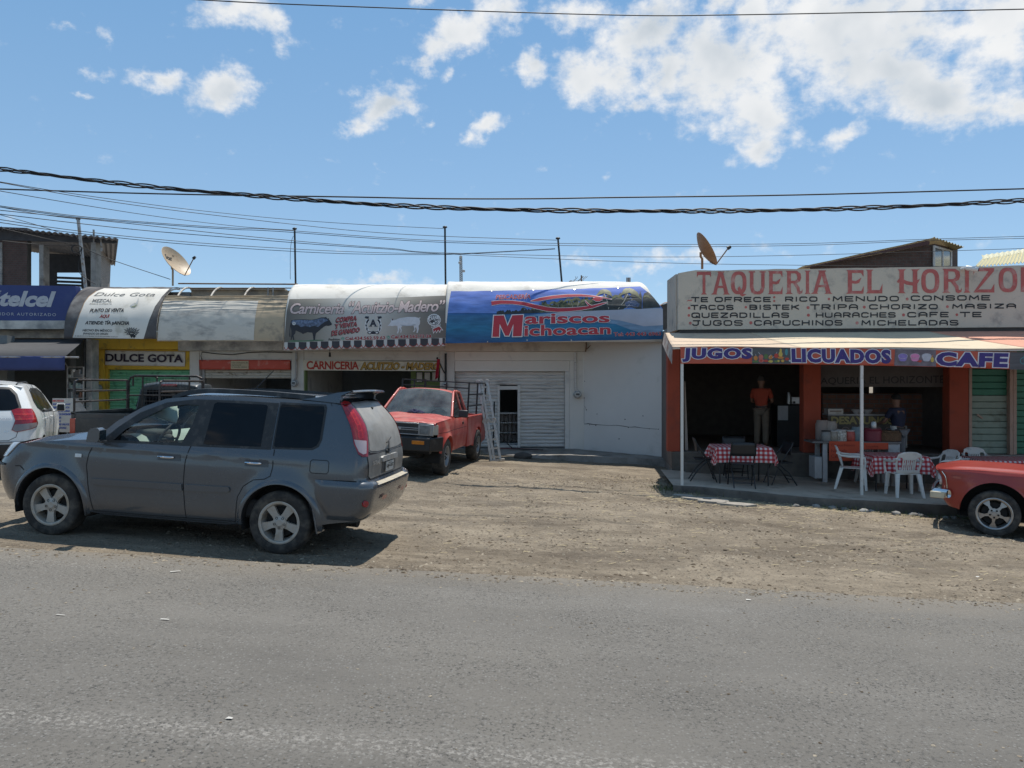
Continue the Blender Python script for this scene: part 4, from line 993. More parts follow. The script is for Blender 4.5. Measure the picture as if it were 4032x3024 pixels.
fishst([(520,322),(600,312),(700,314),(800,326),(900,350),(1000,372),(1100,380),(1200,376),(1300,368),(1400,352),(1480,328),(1525,316)],[34,30,28,30,32,34,32,30,26,22,14,3],0)
fishst([(860,304),(940,290),(1050,270),(1180,258),(1300,256),(1400,262),(1500,276),(1570,288)],[4,24,26,22,18,14,9,2],1)
fishst([(1335,298),(1350,320),(1372,340),(1400,352)],[3,10,14,8],2)
fishst([(1402,284),(1430,292),(1460,294),(1486,288)],[12,26,24,8],3)
fishst([(1404,280),(1440,275),(1486,284)],[5,8,4],4)
mb.build('fish_emblem',[RIN,LWH],t4,smooth_angle=0)
# blue cloth gusset closing the right end, and its ties
mb=MB(); pts=[A4.pt(lerp(A4.xl,A4.xr-A4.slant*a,1.),a)for a in[i/14 for i in range(15)]]
ctr=Vector((3.55,21.28,3.1))
mb.add([ctr]+pts,[(0,i,i+1)for i in range(1,15)])
mb.build('end_panel',mat('blue_end_cloth',(.07,.10,.26),.7,var=.15),t4,smooth_angle=180)
A4.hoops(t4,HOOP,(.01,.25,.5,.75,.99))
mb=MB(); ln=c4((1345,655),(1345,700),(1340,742)); mb.tube([PY(20.9)(q)for q in ln],.018); mb.tube([PY(20.9)(q)for q in c4((1350,720),(1385,682))],.012); mb.build('bracket',RUSTP,t4)
mb=MB()
for x,y in((522,216),(885,209),(1243,199),(1622,186),(486,655),(830,640),(1215,640)):
 decal(mb,disc(K('c4',x,y),2.6,10),A4,.012)
mb.build('grommet',STEEL,t4,smooth_angle=0)
# ================= vehicles =================
RUB=mat('tyre_rubber',(.022,.021,.02),.85,var=.2,scale=12,dirt=((.085,.075,.062),.55,7.))
ALLOY=mat('dusty_alloy',(.36,.345,.315),.45,metal=.45,var=.1,dirt=((.30,.25,.19),.45,9.))
CHROME=mat('chrome',(.62,.62,.63),.12,metal=1.,var=.05)
UNDER=mat('underbody_black',(.012,.012,.012),.9,var=.2)
SEAM=mat('panel_gap',(.006,.006,.007),.8,var=.1)
TRIMB=mat('black_trim_plastic',(.016,.017,.018),.55,var=.2,dirt=((.06,.055,.05),.3,9.))
LENSR=mat('red_lamp_lens',(.27,.008,.012),.12,var=.25,scale=30,coat=.6)
LENSC=mat('clear_lamp_lens',(.55,.56,.56),.12,var=.2,scale=30,coat=.6)
LENSO=mat('amber_lamp_lens',(.48,.16,.02),.15,var=.15,coat=.6)
TINT=mat('dark_tinted_glass',(.006,.007,.009),.04,var=.2,spec=.22)
MIRG=mat('mirror_glass',(.35,.38,.40),.03,metal=1.)
CLEARG=glass_mat('clear_car_glass',(.80,.88,.84))
DUSTG=glass_mat('dusty_car_glass',(.35,.38,.37),rough=.08,dust=((.34,.33,.31),.6,1.,4.))
def wheel(parent,c,rad,width,rim_r,style,rimmat,side=-1,name='wheel',nspoke=5,rot=0.,hubm=None):
 """wheel as a part (its rim disc) with tyre and rim sub-parts; axis along local y"""
 cx,cy,cz=c
 T=Matrix.Translation(Vector((cx,cy,cz)))
 if side>0:T=T@Matrix.Rotation(math.pi,4,'Z')
 mb=MB(); w=width/2
 prof=[(rim_r-.012,-w*.80),(rim_r+.012,-w*.98),(rim_r+.05,-w*1.04),(rad*.90,-w*1.02),(rad*.965,-w*.92),(rad-.003,-w*.72),(rad,0),(rad-.003,w*.72),(rad*.965,w*.92),(rad*.9,w),(rim_r,w*.95),(rim_r-.012,w*.8)]
 mb.lathe(prof,56,T);
 for k in range(56):
  if k%2:continue
 tyre=mb.build('tyre',RUB,None,world=False,smooth_angle=50)
 mb=MB()
 mb.lathe([(rim_r-.012,-w*.8),(rim_r+.008,-w*.99),(rim_r-.004,-w*1.02),(rim_r-.022,-w*.96),(rim_r-.034,-w*.6),(rim_r-.045,-w*.2),(rim_r-.05,w*.7)],56,T)
 if style=='spoke5':
  for k in range(nspoke):
   a=rot+2*math.pi*k/nspoke; M2=T@Matrix.Rotation(a,4,'Y')
   lp=[(.02,-.045),(rim_r*.45,-.036),(rim_r-.02,-.050),(rim_r-.018,.050),(rim_r*.45,.036),(.02,.045)]
   f=lambda r,t,d=0:M2@Vector((r,-w*(.86+.04*math.sin(r*9))+.05*max(0,.1-r)+d+(.010 if abs(t)>.034 else 0),t))
   mb.prism(lp,lambda r,t:f(r,t),lambda r,t:f(r,t,.035))
  mb.lathe([(.0,-w*.90),(.034,-w*.90),(.038,-w*.87),(.075,-w*.84),(.078,-w*.6)],24,T)
  for k in range(nspoke):
   a=rot+2*math.pi*(k+.5)/nspoke; p=T@Vector((.062*math.cos(a),-w*.86,-.062*math.sin(a)))
 elif style=='torq':
  for k in range(nspoke):
   a=rot+2*math.pi*k/nspoke; M2=T@Matrix.Rotation(a,4,'Y')
   lp=[(.03,-.032),(.06,-.026),(rim_r*.55,-.016),(rim_r-.03,-.054),(rim_r-.028,.054),(rim_r*.55,.016),(.06,.026),(.03,.032)]
   f=lambda r,t,d=0:M2@Vector((r,-w*(.72+.5*max(0,.6-r/rim_r)*.4)+.22*max(0,r-rim_r*.5)*0+d+.2*abs(t),t))
   mb.prism(lp,lambda r,t:f(r,t),lambda r,t:f(r,t,.03))
  mb.lathe([(.0,-w*.95),(.032,-w*.95),(.036,-w*.80),(.082,-w*.76),(.085,-w*.5)],24,T)
 else:
  mb.lathe([(rim_r-.03,-w*.55),(rim_r*.7,-w*.45),(rim_r*.55,-w*.60),(rim_r*.3,-w*.62),(.0,-w*.75)],40,T)
 rim=mb.build('rim',rimmat,None,world=False,smooth_angle=35)
 mb=MB()
 mb.lathe([(rim_r-.05,w*.2),(.05,w*.2),(0,w*.2)],32,T)
 mb.lathe([(rim_r*.72,-w*.25),(rim_r*.70,-w*.3),(.05,-w*.32),(0,-w*.32)],32,T)
 hub=mb.build(name,UNDER,parent,world=False)
 mb=MB(); n_=nspoke if style!='steel' else 5
 for k in range(n_):
  a=rot+2*math.pi*(k+.5)/n_; Mx=T@Matrix.Translation((.057*math.cos(a),0,.057*math.sin(a)))
  mb.lathe([(.016,-w*.70),(.014,-w*.88),(.010,-w*.89),(.009,-w*.80),(0,-w*.80)],10,Mx)
 mb.build('lug_nuts',TRIMB,hub,world=False)
 tyre.parent=hub; rim.parent=hub
 return hub
class Body:
 """half-body surface unfolded from nose to tail: s runs along the side and wraps round both corners"""
 def __init__(s,xf,xr,W,rf=.25,rr=.14,crf=.06,crr=.05,flare=None):
  s.xf,s.xr,s.W,s.rf,s.rr,s.crf,s.crr,s.flare=xf,xr,W,rf,rr,crf,crr,flare or[]
 def side(s,a,z,off=0.,sgn=-1):
  W=s.W(z,a); xr,xf=s.xr(z),s.xf(z); rr,rf=s.rr,s.rf
  q=math.pi/2
  if a>xr-rr:
   b=a-(xr-rr); ph=b/rr
   if ph<=q:x,y,nx,ny=xr-rr+rr*math.sin(ph),W-rr*(1-math.cos(ph)),math.sin(ph),math.cos(ph)
   else:x,y,nx,ny=xr,max(0,W-rr-(b-rr*q)),1,0
   t=min(1,max(0,y/(W))); x+=s.crr*(1-t*t)-s.crr*(1-((W-rr*0)/W)**2)*0
  elif a<xf+rf:
   b=xf+rf-a; ph=b/rf
   if ph<=q:x,y,nx,ny=xf+rf-rf*math.sin(ph),W-rf*(1-math.cos(ph)),-math.sin(ph),math.cos(ph)
   else:x,y,nx,ny=xf,max(0,W-rf-(b-rf*q)),-1,0
   t=min(1,max(0,y/W)); x-=s.crf*(1-t*t)
  else:x,y,nx,ny=a,W,0,1
  for(wx,wz,r0,r1,am)in s.flare:
   d=math.hypot(a-wx,z-wz)
   if d<r1:y+=am*(1-smooth(r0,r1,d))if d>r0 else am
  return Vector((x+nx*off,sgn*(y+ny*off),z))
 def s_end(s,z,a=None):
  W=s.W(z,s.xr(z)-s.rr); return s.xr(z)-s.rr+s.rr*math.pi/2+W-s.rr
 def s_beg(s,z):
  W=s.W(z,s.xf(z)+s.rf); return s.xf(z)+s.rf-s.rf*math.pi/2-(W-s.rf)
 def panel(s,name,loops,m,parent,off=0.,sx=.06,sz=.05,sides=(-1,1),map_=None,thick=0.,sm=180,join=True):
  """closed loops in (s,z) laid on the skin; map_ may bend the coordinates first"""
  outs=[]
  shape=cutgrid(poly(*loops),sx,sz)
  mbs=MB()
  for sg in sides:
   if not join:mbs=MB()
   def f(v):
    a,z=map_(*v)if map_ else v
    return s.side(a,z,off,sg)
   pts=[f(v)for v in shape[0]]
   fs=shape[1]if sg<0 else[tuple(reversed(q))for q in shape[1]]
   if thick:
    def g(v):
     a,z=map_(*v)if map_ else v
     return s.side(a,z,off-thick,sg)
    n=len(pts); mbs.add(pts,fs)
    k0=0
    for lp in loops:
     a_=[f(v)for v in lp]; b_=[g(v)for v in lp]; n=len(lp)
     mbs.add(a_+b_,[(i,(i+1)%n,n+(i+1)%n,n+i)for i in range(n)])
   else:mbs.add(pts,fs)
   if not join:outs.append(mbs.build(name,m,parent,smooth_angle=sm,world=False))
  if join:outs.append(mbs.build(name,m,parent,smooth_angle=sm,world=False,clean=True))
  return outs[0]if len(outs)==1 else outs
 def line(s,mb,pts,w=.008,off=.002,sides=(-1,1),map_=None,step=.05,m=0):
  d=[]
  for(x0,z0),(x1,z1)in zip(pts,pts[1:]):
   n=max(1,int(math.hypot(x1-x0,z1-z0)/step)); d+=[(lerp(x0,x1,i/n),lerp(z0,z1,i/n))for i in range(n)]
  d.append(pts[-1])
  vs,fs=stroke(d,w)
  for sg in sides:
   mb.add([s.side(*(map_(*v)if map_ else v),off,sg)for v in vs],fs,m)
def arc(cx,cz,r,a0,a1,n=16):return[(cx+r*math.cos(R(lerp(a0,a1,i/n))),cz+r*math.sin(R(lerp(a0,a1,i/n))))for i in range(n+1)]
def car_root(name,label,p_front,yaw,slope=(.055,.0),zoff=0.,base=None,group=None):
 """Empty at the ground below the car's nose; local x runs towards the tail"""
 M4=Matrix.Rotation(yaw,4,'Z')
 ex=M4@Vector((1,0,0)); ey=M4@Vector((0,1,0))
 g=lambda v:Vector((v.x,v.y,-slope[0]*v.x+slope[1]*v.y)).normalized()
 ex,ey=g(ex),g(ey); ez=ex.cross(ey).normalized(); ey=ez.cross(ex)
 A=Matrix((ex,ey,ez)).transposed().to_4x4(); A.translation=p_front
 return thing(name,label,'car' if 'pickup' not in name else 'pickup',mat=A,group=group)
# ---------------- grey SUV ----------------
SUVP=mat('grey_blue_metallic_paint',(.082,.090,.100),.25,metal=.4,var=.06,scale=2.5,coat=.7,dirt=((.10,.106,.11),.15,1.6))
rw,fw_=Vector((-2.520,8.193)),Vector((-5.115,8.495))
dirv=(rw-fw_).normalized(); yaw=math.atan2(dirv.y,dirv.x); nrm2=Vector((-dirv.y,dirv.x))
o2=fw_-dirv*.86+nrm2*.83
suv=car_root('parked_car','grey blue dusty SUV with roof rails and a rear spoiler beside the road',Vector((o2.x,o2.y,gz(o2.x,8))),yaw)
FWX,RWX,WR,WZ=.86,3.50,.342,.335
Wp=hermite([(.2,.76),(.33,.815),(.5,.842),(.7,.855),(.86,.860),(.98,.850),(1.08,.830),(1.2,.798),(1.4,.738),(1.55,.690),(1.66,.645),(1.75,.60)])
def SW(z,x):
 k=1-.05*smooth(1.3,.3,x)-.035*smooth(3.3,4.4,x)
 crease=.010*math.exp(-((z-1.02)/.035)**2)*smooth(4.2,3.6,x)
 return Wp(z)*k+crease
sxr=hermite([(.25,4.28),(.40,4.35),(.50,4.40),(.74,4.44),(.80,4.43),(.84,4.40),(1.0,4.40),(1.12,4.385),(1.28,4.35),(1.41,4.30),(1.53,4.21),(1.66,4.08),(1.72,4.02)])
sxf=hermite([(.2,.30),(.35,.19),(.5,.13),(.72,.10),(.80,.14),(.9,.20),(.98,.26),(1.06,.40)])
SB=Body(sxf,sxr,SW,rf=.26,rr=.13,crf=.10,crr=.025,flare=[(FWX,WZ,.40,.60,.030),(RWX,WZ,.40,.60,.030)])
AR=.415
xa=2.0
top_line=[(1.38,1.13),(1.55,1.30),(1.82,1.475),(2.06,1.575),(2.4,1.625),(2.9,1.645),(3.4,1.645),(3.8,1.64)]
ftop=[(1.30,1.085),(1.0,1.06),(.75,1.03),(.55,1.005),(.45,.985)]
# body side from front corner to the rear quarter, arches and the front window cut out
o_=[(.45,.40)]
front_arch=arc(FWX,WZ,AR,178,-2,22)
rear_arch=arc(RWX,WZ,AR,180,3,22)
outline=[(.40,.985)]+[(.40,.36)]+[(FWX-AR-.001,.345)]+front_arch[1:]+[(FWX+AR+.01,.30),(1.5,.265),(2.9,.265),(RWX-AR-.01,.30)]+rear_arch+[(3.93,.34),(3.93,1.64)]+top_line[::-1][1:]+ftop
fwin=[(1.55,1.085),(2.36,1.105),(2.44,1.33),(2.47,1.535),(2.31,1.535),(2.10,1.49),(1.84,1.36),(1.66,1.21)]
for sg in(-1,1):SB.panel('body_side',[outline,fwin],SUVP,suv,sx=.05,sz=.04,sides=(sg,),join=False)
# tail quarter wrapping to the centre line
def tailmap(u,z):return lerp(3.93,SB.s_end(z),u),z
tq=[(0,.34)]+[(i/20,lerp(.34,.40,min(1,i/6)))for i in range(1,21)]+[(1,1.66)]+[(i/20,1.66-.02*(1-i/20))for i in range(19,-1,-1)]
SB.panel('rear_quarter',[tq],SUVP,suv,sx=.02,sz=.03,map_=tailmap)
# nose wrapping to the centre line
def nosemap(u,z):return lerp(SB.s_beg(z),.40,u),z
nq=[(0,.25),(.5,.28),(1,.36),(1,.985),(.8,.96),(.6,.955),(.3,.99),(0,1.0)]
SB.panel('nose',[nq],SUVP,suv,sx=.03,sz=.04,map_=nosemap)
mb=MB()
def bonnet(u,v):
 t=v; x=lerp(.24,1.42,t); ex=interp([(.24,.965),(.45,.985),(.55,1.005),(.75,1.03),(1.0,1.06),(1.30,1.085),(1.42,1.13)],x)
 w=SW(ex,max(x,.5))*(.86+.14*smooth(.24,.62,x)); y=lerp(-w,w,u); q=abs(y/w)
 return Vector((x+.06*q*q*(x<.4),y,ex+(interp([(.24,.0),(.5,.055),(1.0,.085),(1.42,.075)],x))*(1-q**2.6)+.012*math.exp(-((q-.62)/.10)**2)))
mb.grid(28,22,bonnet); mb.build('bonnet',SUVP,suv,smooth_angle=180,world=False)
mb=MB()
def roof(u,v):
 x=lerp(2.02,4.10,v); ez=interp(top_line+[(4.1,1.625)],x); w=SW(ez,x); y=lerp(-w,w,u); q=abs(y/w)
 return Vector((x+.09*(q*q)*(1-v)**3-.04*(1-q*q)*(1-v)**3+.05*(1-q*q)*v**4,y,ez+.055*(1-q**2.4)))
mb.grid(24,30,roof); mb.build('roof',SUVP,suv,smooth_angle=180,world=False)
mb=MB()
def wscr(u,v):
 x=lerp(1.42,2.04,v); z=interp(top_line,x); w=SW(z,x)-.012; y=lerp(-w,w,u); q=abs(y/w)
 return Vector((x-.10*(1-q*q)+.0*v,y,z+.03*(1-q*q)))
mb.grid(20,12,wscr); mb.build('windscreen',CLEARG,suv,smooth_angle=180,world=False)
SB.panel('door_window',[fwin],CLEARG,suv,off=-.012,sides=(-1,),join=False); SB.panel('door_window',[fwin],CLEARG,suv,off=-.012,sides=(1,),join=False)
# black window surround, pillars and tinted rear glass
sur=[(1.44,1.07),(2.40,1.085),(3.36,1.105),(3.36,1.60),(2.9,1.602),(2.4,1.588),(2.08,1.535),(1.80,1.41),(1.58,1.235),(1.46,1.115)]
fw2=[(1.56,1.095),(2.35,1.115),(2.43,1.33),(2.46,1.525),(2.31,1.525),(2.10,1.482),(1.85,1.352),(1.67,1.212)]
for sg in(-1,1):SB.panel('window_surround',[sur,fw2],TRIMB,suv,off=.003,sides=(sg,),join=False)
rdw=[(2.60,1.115),(3.24,1.13),(3.235,1.57),(2.63,1.565)]
rdw=[(2.60,1.125),(2.63,1.115),(3.24,1.13),(3.24,1.555),(3.22,1.575),(2.66,1.57),(2.63,1.55)]
for sg in(-1,1):SB.panel('rear_door_window',[rdw],TINT,suv,off=.006,sides=(sg,),join=False)
qw=[(3.41,1.135),(3.80,1.15),(3.85,1.18),(3.875,1.24),(3.875,1.56),(3.86,1.595),(3.40,1.59),(3.385,1.57),(3.39,1.15)]
qs=[(3.37,1.115),(3.81,1.128),(3.875,1.165),(3.90,1.24),(3.90,1.58),(3.88,1.615),(3.37,1.612)]
for sg in(-1,1):
 SB.panel('window_rubber',[qs],TRIMB,suv,off=.003,sides=(sg,),join=False); SB.panel('quarter_window',[qw],TINT,suv,off=.006,sides=(sg,),join=False)
mb=MB()
SB.line(mb,[(1.36,1.06),(1.30,.93),(1.28,.80),(1.31,.60),(1.37,.30)],.009)
SB.line(mb,[(2.46,1.09),(2.42,.93),(2.41,.68),(2.44,.30)],.009)
SB.line(mb,[(3.40,1.11),(3.405,.93),(3.39,.83),(3.33,.795),(3.20,.775),(3.09,.70),(3.03,.58),(3.01,.31)],.009)
SB.line(mb,[(1.37,.305),(2.0,.30),(3.01,.31)],.008)
SB.line(mb,[(3.83,1.03),(3.99,1.03),(4.01,1.01),(4.01,.91),(3.99,.89),(3.83,.89),(3.81,.91),(3.81,1.01),(3.83,1.03)],.007,sides=(-1,))
SB.line(mb,[(3.90,.80),(4.10,.825),(4.36,.83)],.012)
SB.line(mb,[(.40,.735),(.46,.74),(.52,.70)],.01)
SB.line(mb,[(3.93,1.635),(3.95,1.60)],.006)
mb.build('panel_gaps',SEAM,suv,smooth_angle=0,world=False)
for sg in(-1,1):
 for cxx in(FWX,RWX):
  mb=MB(); a=arc(cxx,WZ,AR,186,-8,30); b=arc(cxx,WZ,AR+.055,186,-8,30)
  vs=[]
  for p,q in zip(a,b):vs+=[SB.side(*p,-.012,sg),SB.side(*p,.016,sg),SB.side(p[0]*.4+q[0]*.6,p[1]*.4+q[1]*.6,.018,sg),SB.side(*q,-.002,sg)]
  mb.add(vs,[(4*i+k,4*i+k+1,4*i+5+k,4*i+4+k)for i in range(30)for k in range(3)])
  mb.build('wheel_arch',SUVP,suv,smooth_angle=60,world=False)
# door mouldings, handles, repeater
for sg in(-1,1):
 SB.panel('side_moulding',[[(1.33,.64),(1.345,.665),(2.395,.675),(2.405,.605),(1.39,.60)]],SUVP,suv,off=.02,thick=.022,sides=(sg,),join=False,sm=40)
 SB.panel('side_moulding',[[(2.43,.675),(2.93,.68),(2.945,.65),(2.93,.625),(2.435,.605)]],SUVP,suv,off=.02,thick=.022,sides=(sg,),join=False,sm=40)
 for hx in(2.20,3.19):
  SB.panel('handle_recess',[[(hx-.10,.915),(hx-.095,.985),(hx+.16,.99),(hx+.165,.92)]],mat('handle_recess_paint',(.035,.042,.052),.4,coat=.4),suv,off=.003,sides=(sg,),join=False)
  mb=MB(); pts=[SB.side(hx-.09+.18*i/8,.955,.012+.022*math.sin(math.pi*i/8),sg)for i in range(9)]
  mb.tube(pts,[.010]+[.014]*7+[.010],8); mb.build('door_handle',CHROME,suv,world=False)
 SB.panel('side_repeater',[[(1.145,.885),(1.145,.925),(1.22,.925),(1.22,.887)]],LENSC,suv,off=.012,thick=.012,sides=(sg,),join=False,sm=40)
# tail lamps: (e, z) measured from the tail edge
def emap(e,z):return SB.xr(z)+e,z
lampo=[(-.015,1.665),(.035,1.655),(.05,1.53),(.052,1.40),(.045,1.27),(.03,1.09),(-.035,1.09),(-.075,1.115),(-.115,1.22),(-.12,1.36),(-.11,1.50),(-.07,1.64)]
lampo=[(e,z)for e,z in lampo]
for sg in(-1,1):
 SB.panel('tail_lamp',[lampo],LENSR,suv,off=.012,thick=.015,sx=.012,sz=.03,sides=(sg,),join=False,map_=emap,sm=60)
 SB.panel('reversing_lens',[[(.015,1.255),(.005,1.125),(-.03,1.115),(-.07,1.14),(-.098,1.21),(-.108,1.265)]],mat('frosted_lens',(.46,.36,.36),.2,var=.1,coat=.5),suv,off=.016,sx=.012,sz=.03,sides=(sg,),join=False,map_=emap)
 mb=MB(); SB.line(mb,[(-.02,1.60),(-.03,1.48),(-.035,1.36),(-.04,1.28)],.05,.0145,(sg,),emap)
 mb.build('lamp_core',mat('bright_red_lens',(.40,.02,.02),.15,var=.3,scale=60,coat=.5),suv,smooth_angle=0,world=False)
# rear glass and tailgate details: y on the rear face
def rmap(y,z):
 return SB.s_end(z)-y,z
SB.panel('rear_window',[[(0.0,1.125),(.40,1.125),(.60,1.14),(.655,1.155),(.60,1.36),(.52,1.56),(.485,1.625),(0,1.64)]],DUSTG,suv,off=.006,sx=.05,sz=.03,map_=rmap)
SB.panel('window_band',[[(0.0,1.105),(.40,1.105),(.62,1.12),(.68,1.14),(.62,1.36),(.535,1.58),(.50,1.65),(0,1.66)]],mat('dusty_black_glass_edge',(.10,.10,.098),.5,var=.15,dirt=((.2,.19,.18),.6,4.)),suv,off=.003,sx=.05,sz=.03,map_=rmap)
DUSTP=mat('dust_coated_grey_paint',(.145,.145,.142),.55,metal=.1,var=.12,scale=3.,coat=.2,dirt=((.23,.22,.20),.45,3.))
SB.panel('tailgate',[[(0,.855),(.64,.845),(.70,.88),(.715,1.10),(0,1.10)]],DUSTP,suv,off=.004,sx=.05,sz=.03,map_=rmap)
mb=MB(); SB.line(mb,[(.64,.84),(.705,.88),(.72,1.11)],.008,.006,(-1,1),rmap); SB.line(mb,[(0,.838),(.64,.838)],.012,.005,(-1,1),rmap); mb.build('tailgate_gap',SEAM,suv,smooth_angle=0,world=False)
gar=SB.panel('plate_garnish',[[(0,1.00),(.30,1.00),(.31,1.045),(.29,1.06),(0,1.06)]],mat('dusty_silver_garnish',(.36,.36,.35),.4,metal=.4,dirt=((.28,.26,.23),.4,5.)),suv,off=.03,thick=.03,sx=.05,map_=rmap,sm=40)
SB.panel('plate_recess',[[(0,.865),(.27,.865),(.27,.995),(0,.995)]],mat('plate_recess_paint',(.05,.052,.055),.6),suv,off=.007,map_=rmap)
# emblem, badge, plate: drawn in (y, z) on the near side of the rear face
def rpt(v,off=0.):a,z=rmap(max(v[0],0),v[1]); p=SB.side(a,z,off,-1 if v[0]>=0 else 1); return p
def rpt(v,off=0.):
 y,z=v; a,zz=rmap(abs(y),z); return SB.side(a,zz,off,-1 if y>=0 else 1)
pl=MB()
plt=lambda u,w_,off:rpt((lerp(.165,-.165,u),lerp(.875,.985,w_)),off)
pl.grid(6,2,lambda u,v:plt(u,v,.022)); pl.grid(6,2,lambda u,v:plt(u,v,.012),0)
npl=pl.build('number_plate',mat('plate_grey_white',(.46,.45,.42),.6,dirt=((.3,.27,.22),.35,9.)),suv,world=False)
def rtxt(mb,text,y0,y1,z0,z1,off,bold=.02):
 b=glyphs(text,bold); xs=[v[0]for v in b[0]]; ys=[v[1]for v in b[0]]
 f=lambda v:(lerp(y0,y1,(v[0]-min(xs))/(max(xs)-min(xs))),lerp(z0,z1,(v[1]-min(ys))/(max(ys)-min(ys))))
 mb.add([rpt(f(v),off)for v in b[0]],b[1])
mb=MB(); rtxt(mb,'UJ4-UST',.14,-.14,.905,.955,.025,.02); rtxt(mb,'MICHOACAN',.07,-.07,.962,.974,.025,.01); mb.build('plate_lettering',INK,npl,smooth_angle=0,world=False)
mb=MB(); rtxt(mb,'X-TRAIL',.60,.36,.985,1.03,.012,.02); mb.build('model_badge',mat('badge_silver',(.62,.62,.60),.3,metal=.6),suv,smooth_angle=0,world=False)
mb=MB(); cz=1.098
v_,f_=ring((0,0),.040,.030,28); mb.add([rpt((v[0],cz+v[1]),.022)for v in v_],f_)
mb.add([rpt(q,.025)for q in((.055,cz-.011),(-.055,cz-.011),(-.055,cz+.011),(.055,cz+.011))],[(0,1,2,3)])
mb.build('maker_emblem',CHROME,suv,smooth_angle=0,world=False)
mb=MB(); mb.tube([rpt((.10,1.10),.02),rpt((.10,1.13),.045),rpt((.04,1.215),.035)],[.016,.012,.009],8); mb.tube([rpt((.11,1.20),.03),rpt((-.03,1.235),.03),rpt((-.10,1.25),.028)],.008,6); mb.lathe([(.022,0),(.018,-.03),(0,-.03)],12,Matrix.Translation(rpt((.10,1.10),.01))@Matrix.Rotation(R(90),4,'Z'))
mb.build('rear_wiper',TRIMB,suv,world=False)
mb=MB(); mb.ball(rpt((.02,1.58),.012),.016); mb.build('washer_jet',TRIMB,suv,world=False)
mb=MB()
def bump(u,v):
 prof=[(.82,.004),(.825,.022),(.80,.042),(.74,.050),(.62,.042),(.50,.032),(.42,.015),(.375,-.03)]
 i=v*(len(prof)-1); k=min(len(prof)-2,int(i)); z=lerp(prof[k][0],prof[k+1][0],i-k); d=lerp(prof[k][1],prof[k+1][1],i-k)
 zz=z
 L_=SB.s_end(.7)-3.86
 sgn=-1 if u<.5 else 1; uu=(u*2 if u<.5 else(1-u)*2)
 a0=lerp(3.875,4.0,smooth(.7,.4,z)); a=lerp(a0,SB.s_end(z),uu)
 if uu>.999:a=SB.s_end(z)
 d*=smooth(0,.06,uu)
 zc=zz-(.055*smooth(.55,.62,uu)if z>.80 else(.03*smooth(.55,.62,uu)if z>.7 else 0))
 return SB.side(a,zc,d,sgn)
mb.grid(72,14,bump); bmp=mb.build('rear_bumper',SUVP,suv,smooth_angle=50,world=False)
mb=MB()
def ledge(u,v):
 y=lerp(.62,-.62,u); p=rpt((y,.80),lerp(.004,.064,v)); p.z=.801-.02*v+.004; return p
mb.grid(30,4,ledge); mb.build('bumper_step',mat('dusty_bumper_step',(.42,.37,.28),.8,var=.15,dirt=((.2,.19,.18),.4,6.)),suv,smooth_angle=60,world=False)
for sg in(-1,1):
 c=SB.side(4.40,.60,.056,sg)
 mb=MB(); q=SB.side(4.40,.60,.09,sg)-c
 mb.lathe([(0,-.008),(.03,-.008),(.036,0),(.036,.03)],18,Matrix.Translation(c)@Vector((0,-1,0)).rotation_difference(q.normalized()).to_matrix().to_4x4()); mb.build('fog_reflector',LENSR,suv,world=False)
 mb=MB(); mb.grid(4,2,lambda u,v:rpt((sg*-1*lerp(.30,.46,u),lerp(.60,.645,v)),.063)); mb.build('bumper_reflector',LENSR,suv,world=False)
for sg in(-1,1):
 for cxx,x1,x2 in((RWX,3.84,3.99),(FWX,1.21,1.27)):
  mb=MB(); y0=sg*.62; y1=sg*.86
  mb.hexa([(x1+.02,y0,.55),(x1+.04,y0,.55),(x1+.04,y1,.52),(x1+.02,y1,.52),(x1+.07,y0,.24),(x1+.09,y0,.24),(x1+.10,y1,.25),(x1+.08,y1,.25)])
  mb.build('mud_flap',SUVP if cxx==RWX else TRIMB,suv,world=False,bev=.006)
mb=MB()
def spoil(u,v):
 y=lerp(-.60,.60,u); q=abs(y/.60); i=v*4
 pr=[(3.86,1.70),(3.98,1.745),(4.15,1.780),(4.165,1.758),(4.02,1.725)]
 k=min(3,int(i)); x=lerp(pr[k][0],pr[k+1][0],i-k); z=lerp(pr[k][1],pr[k+1][1],i-k)
 return Vector((x+.03*(1-q*q),y,z-.012*q*q+.012))
mb.grid(24,8,spoil)
for sg in(-1,1):
 lp=[(3.60,1.655),(3.94,1.640),(4.03,1.635),(4.04,1.72),(4.15,1.776),(3.98,1.748),(3.84,1.70)]
 mb.prism(lp,lambda x,z:Vector((x,sg*(.655-.3*max(0,z-1.66)),z)),lambda x,z:Vector((x,sg*(.585-.3*max(0,z-1.66)),z)))
mb.build('roof_spoiler',SUVP,suv,smooth_angle=45,world=False,bev=.006)
for sg in(-1,1):
 mb=MB(); pts=[(2.08,1.60),(2.2,1.66),(2.4,1.70),(2.6,1.715),(3.2,1.718),(3.66,1.705),(3.9,1.69)]
 f=hermite(pts); n=26; vs=[]
 for i in range(n+1):
  x=lerp(2.08,3.72,i/n); z=f(x); vs+=[(x,sg*.615,z-.05),(x,sg*.60,z),(x,sg*.56,z+.004),(x,sg*.545,z-.05)]
 mb.add(vs,[(4*i+k,4*i+(k+1)%4,4*i+4+(k+1)%4,4*i+4+k)for i in range(n)for k in range(4)]+[(0,1,2,3),(4*n,4*n+3,4*n+2,4*n+1)])
 mb.build('roof_rail',TRIMB,suv,world=False,smooth_angle=50)
mb=MB(); mb.tube([(2.55,.45,1.70),(2.78,.45,1.95)],[.008,.005],6); mb.build('aerial',BLACK,suv,world=False)
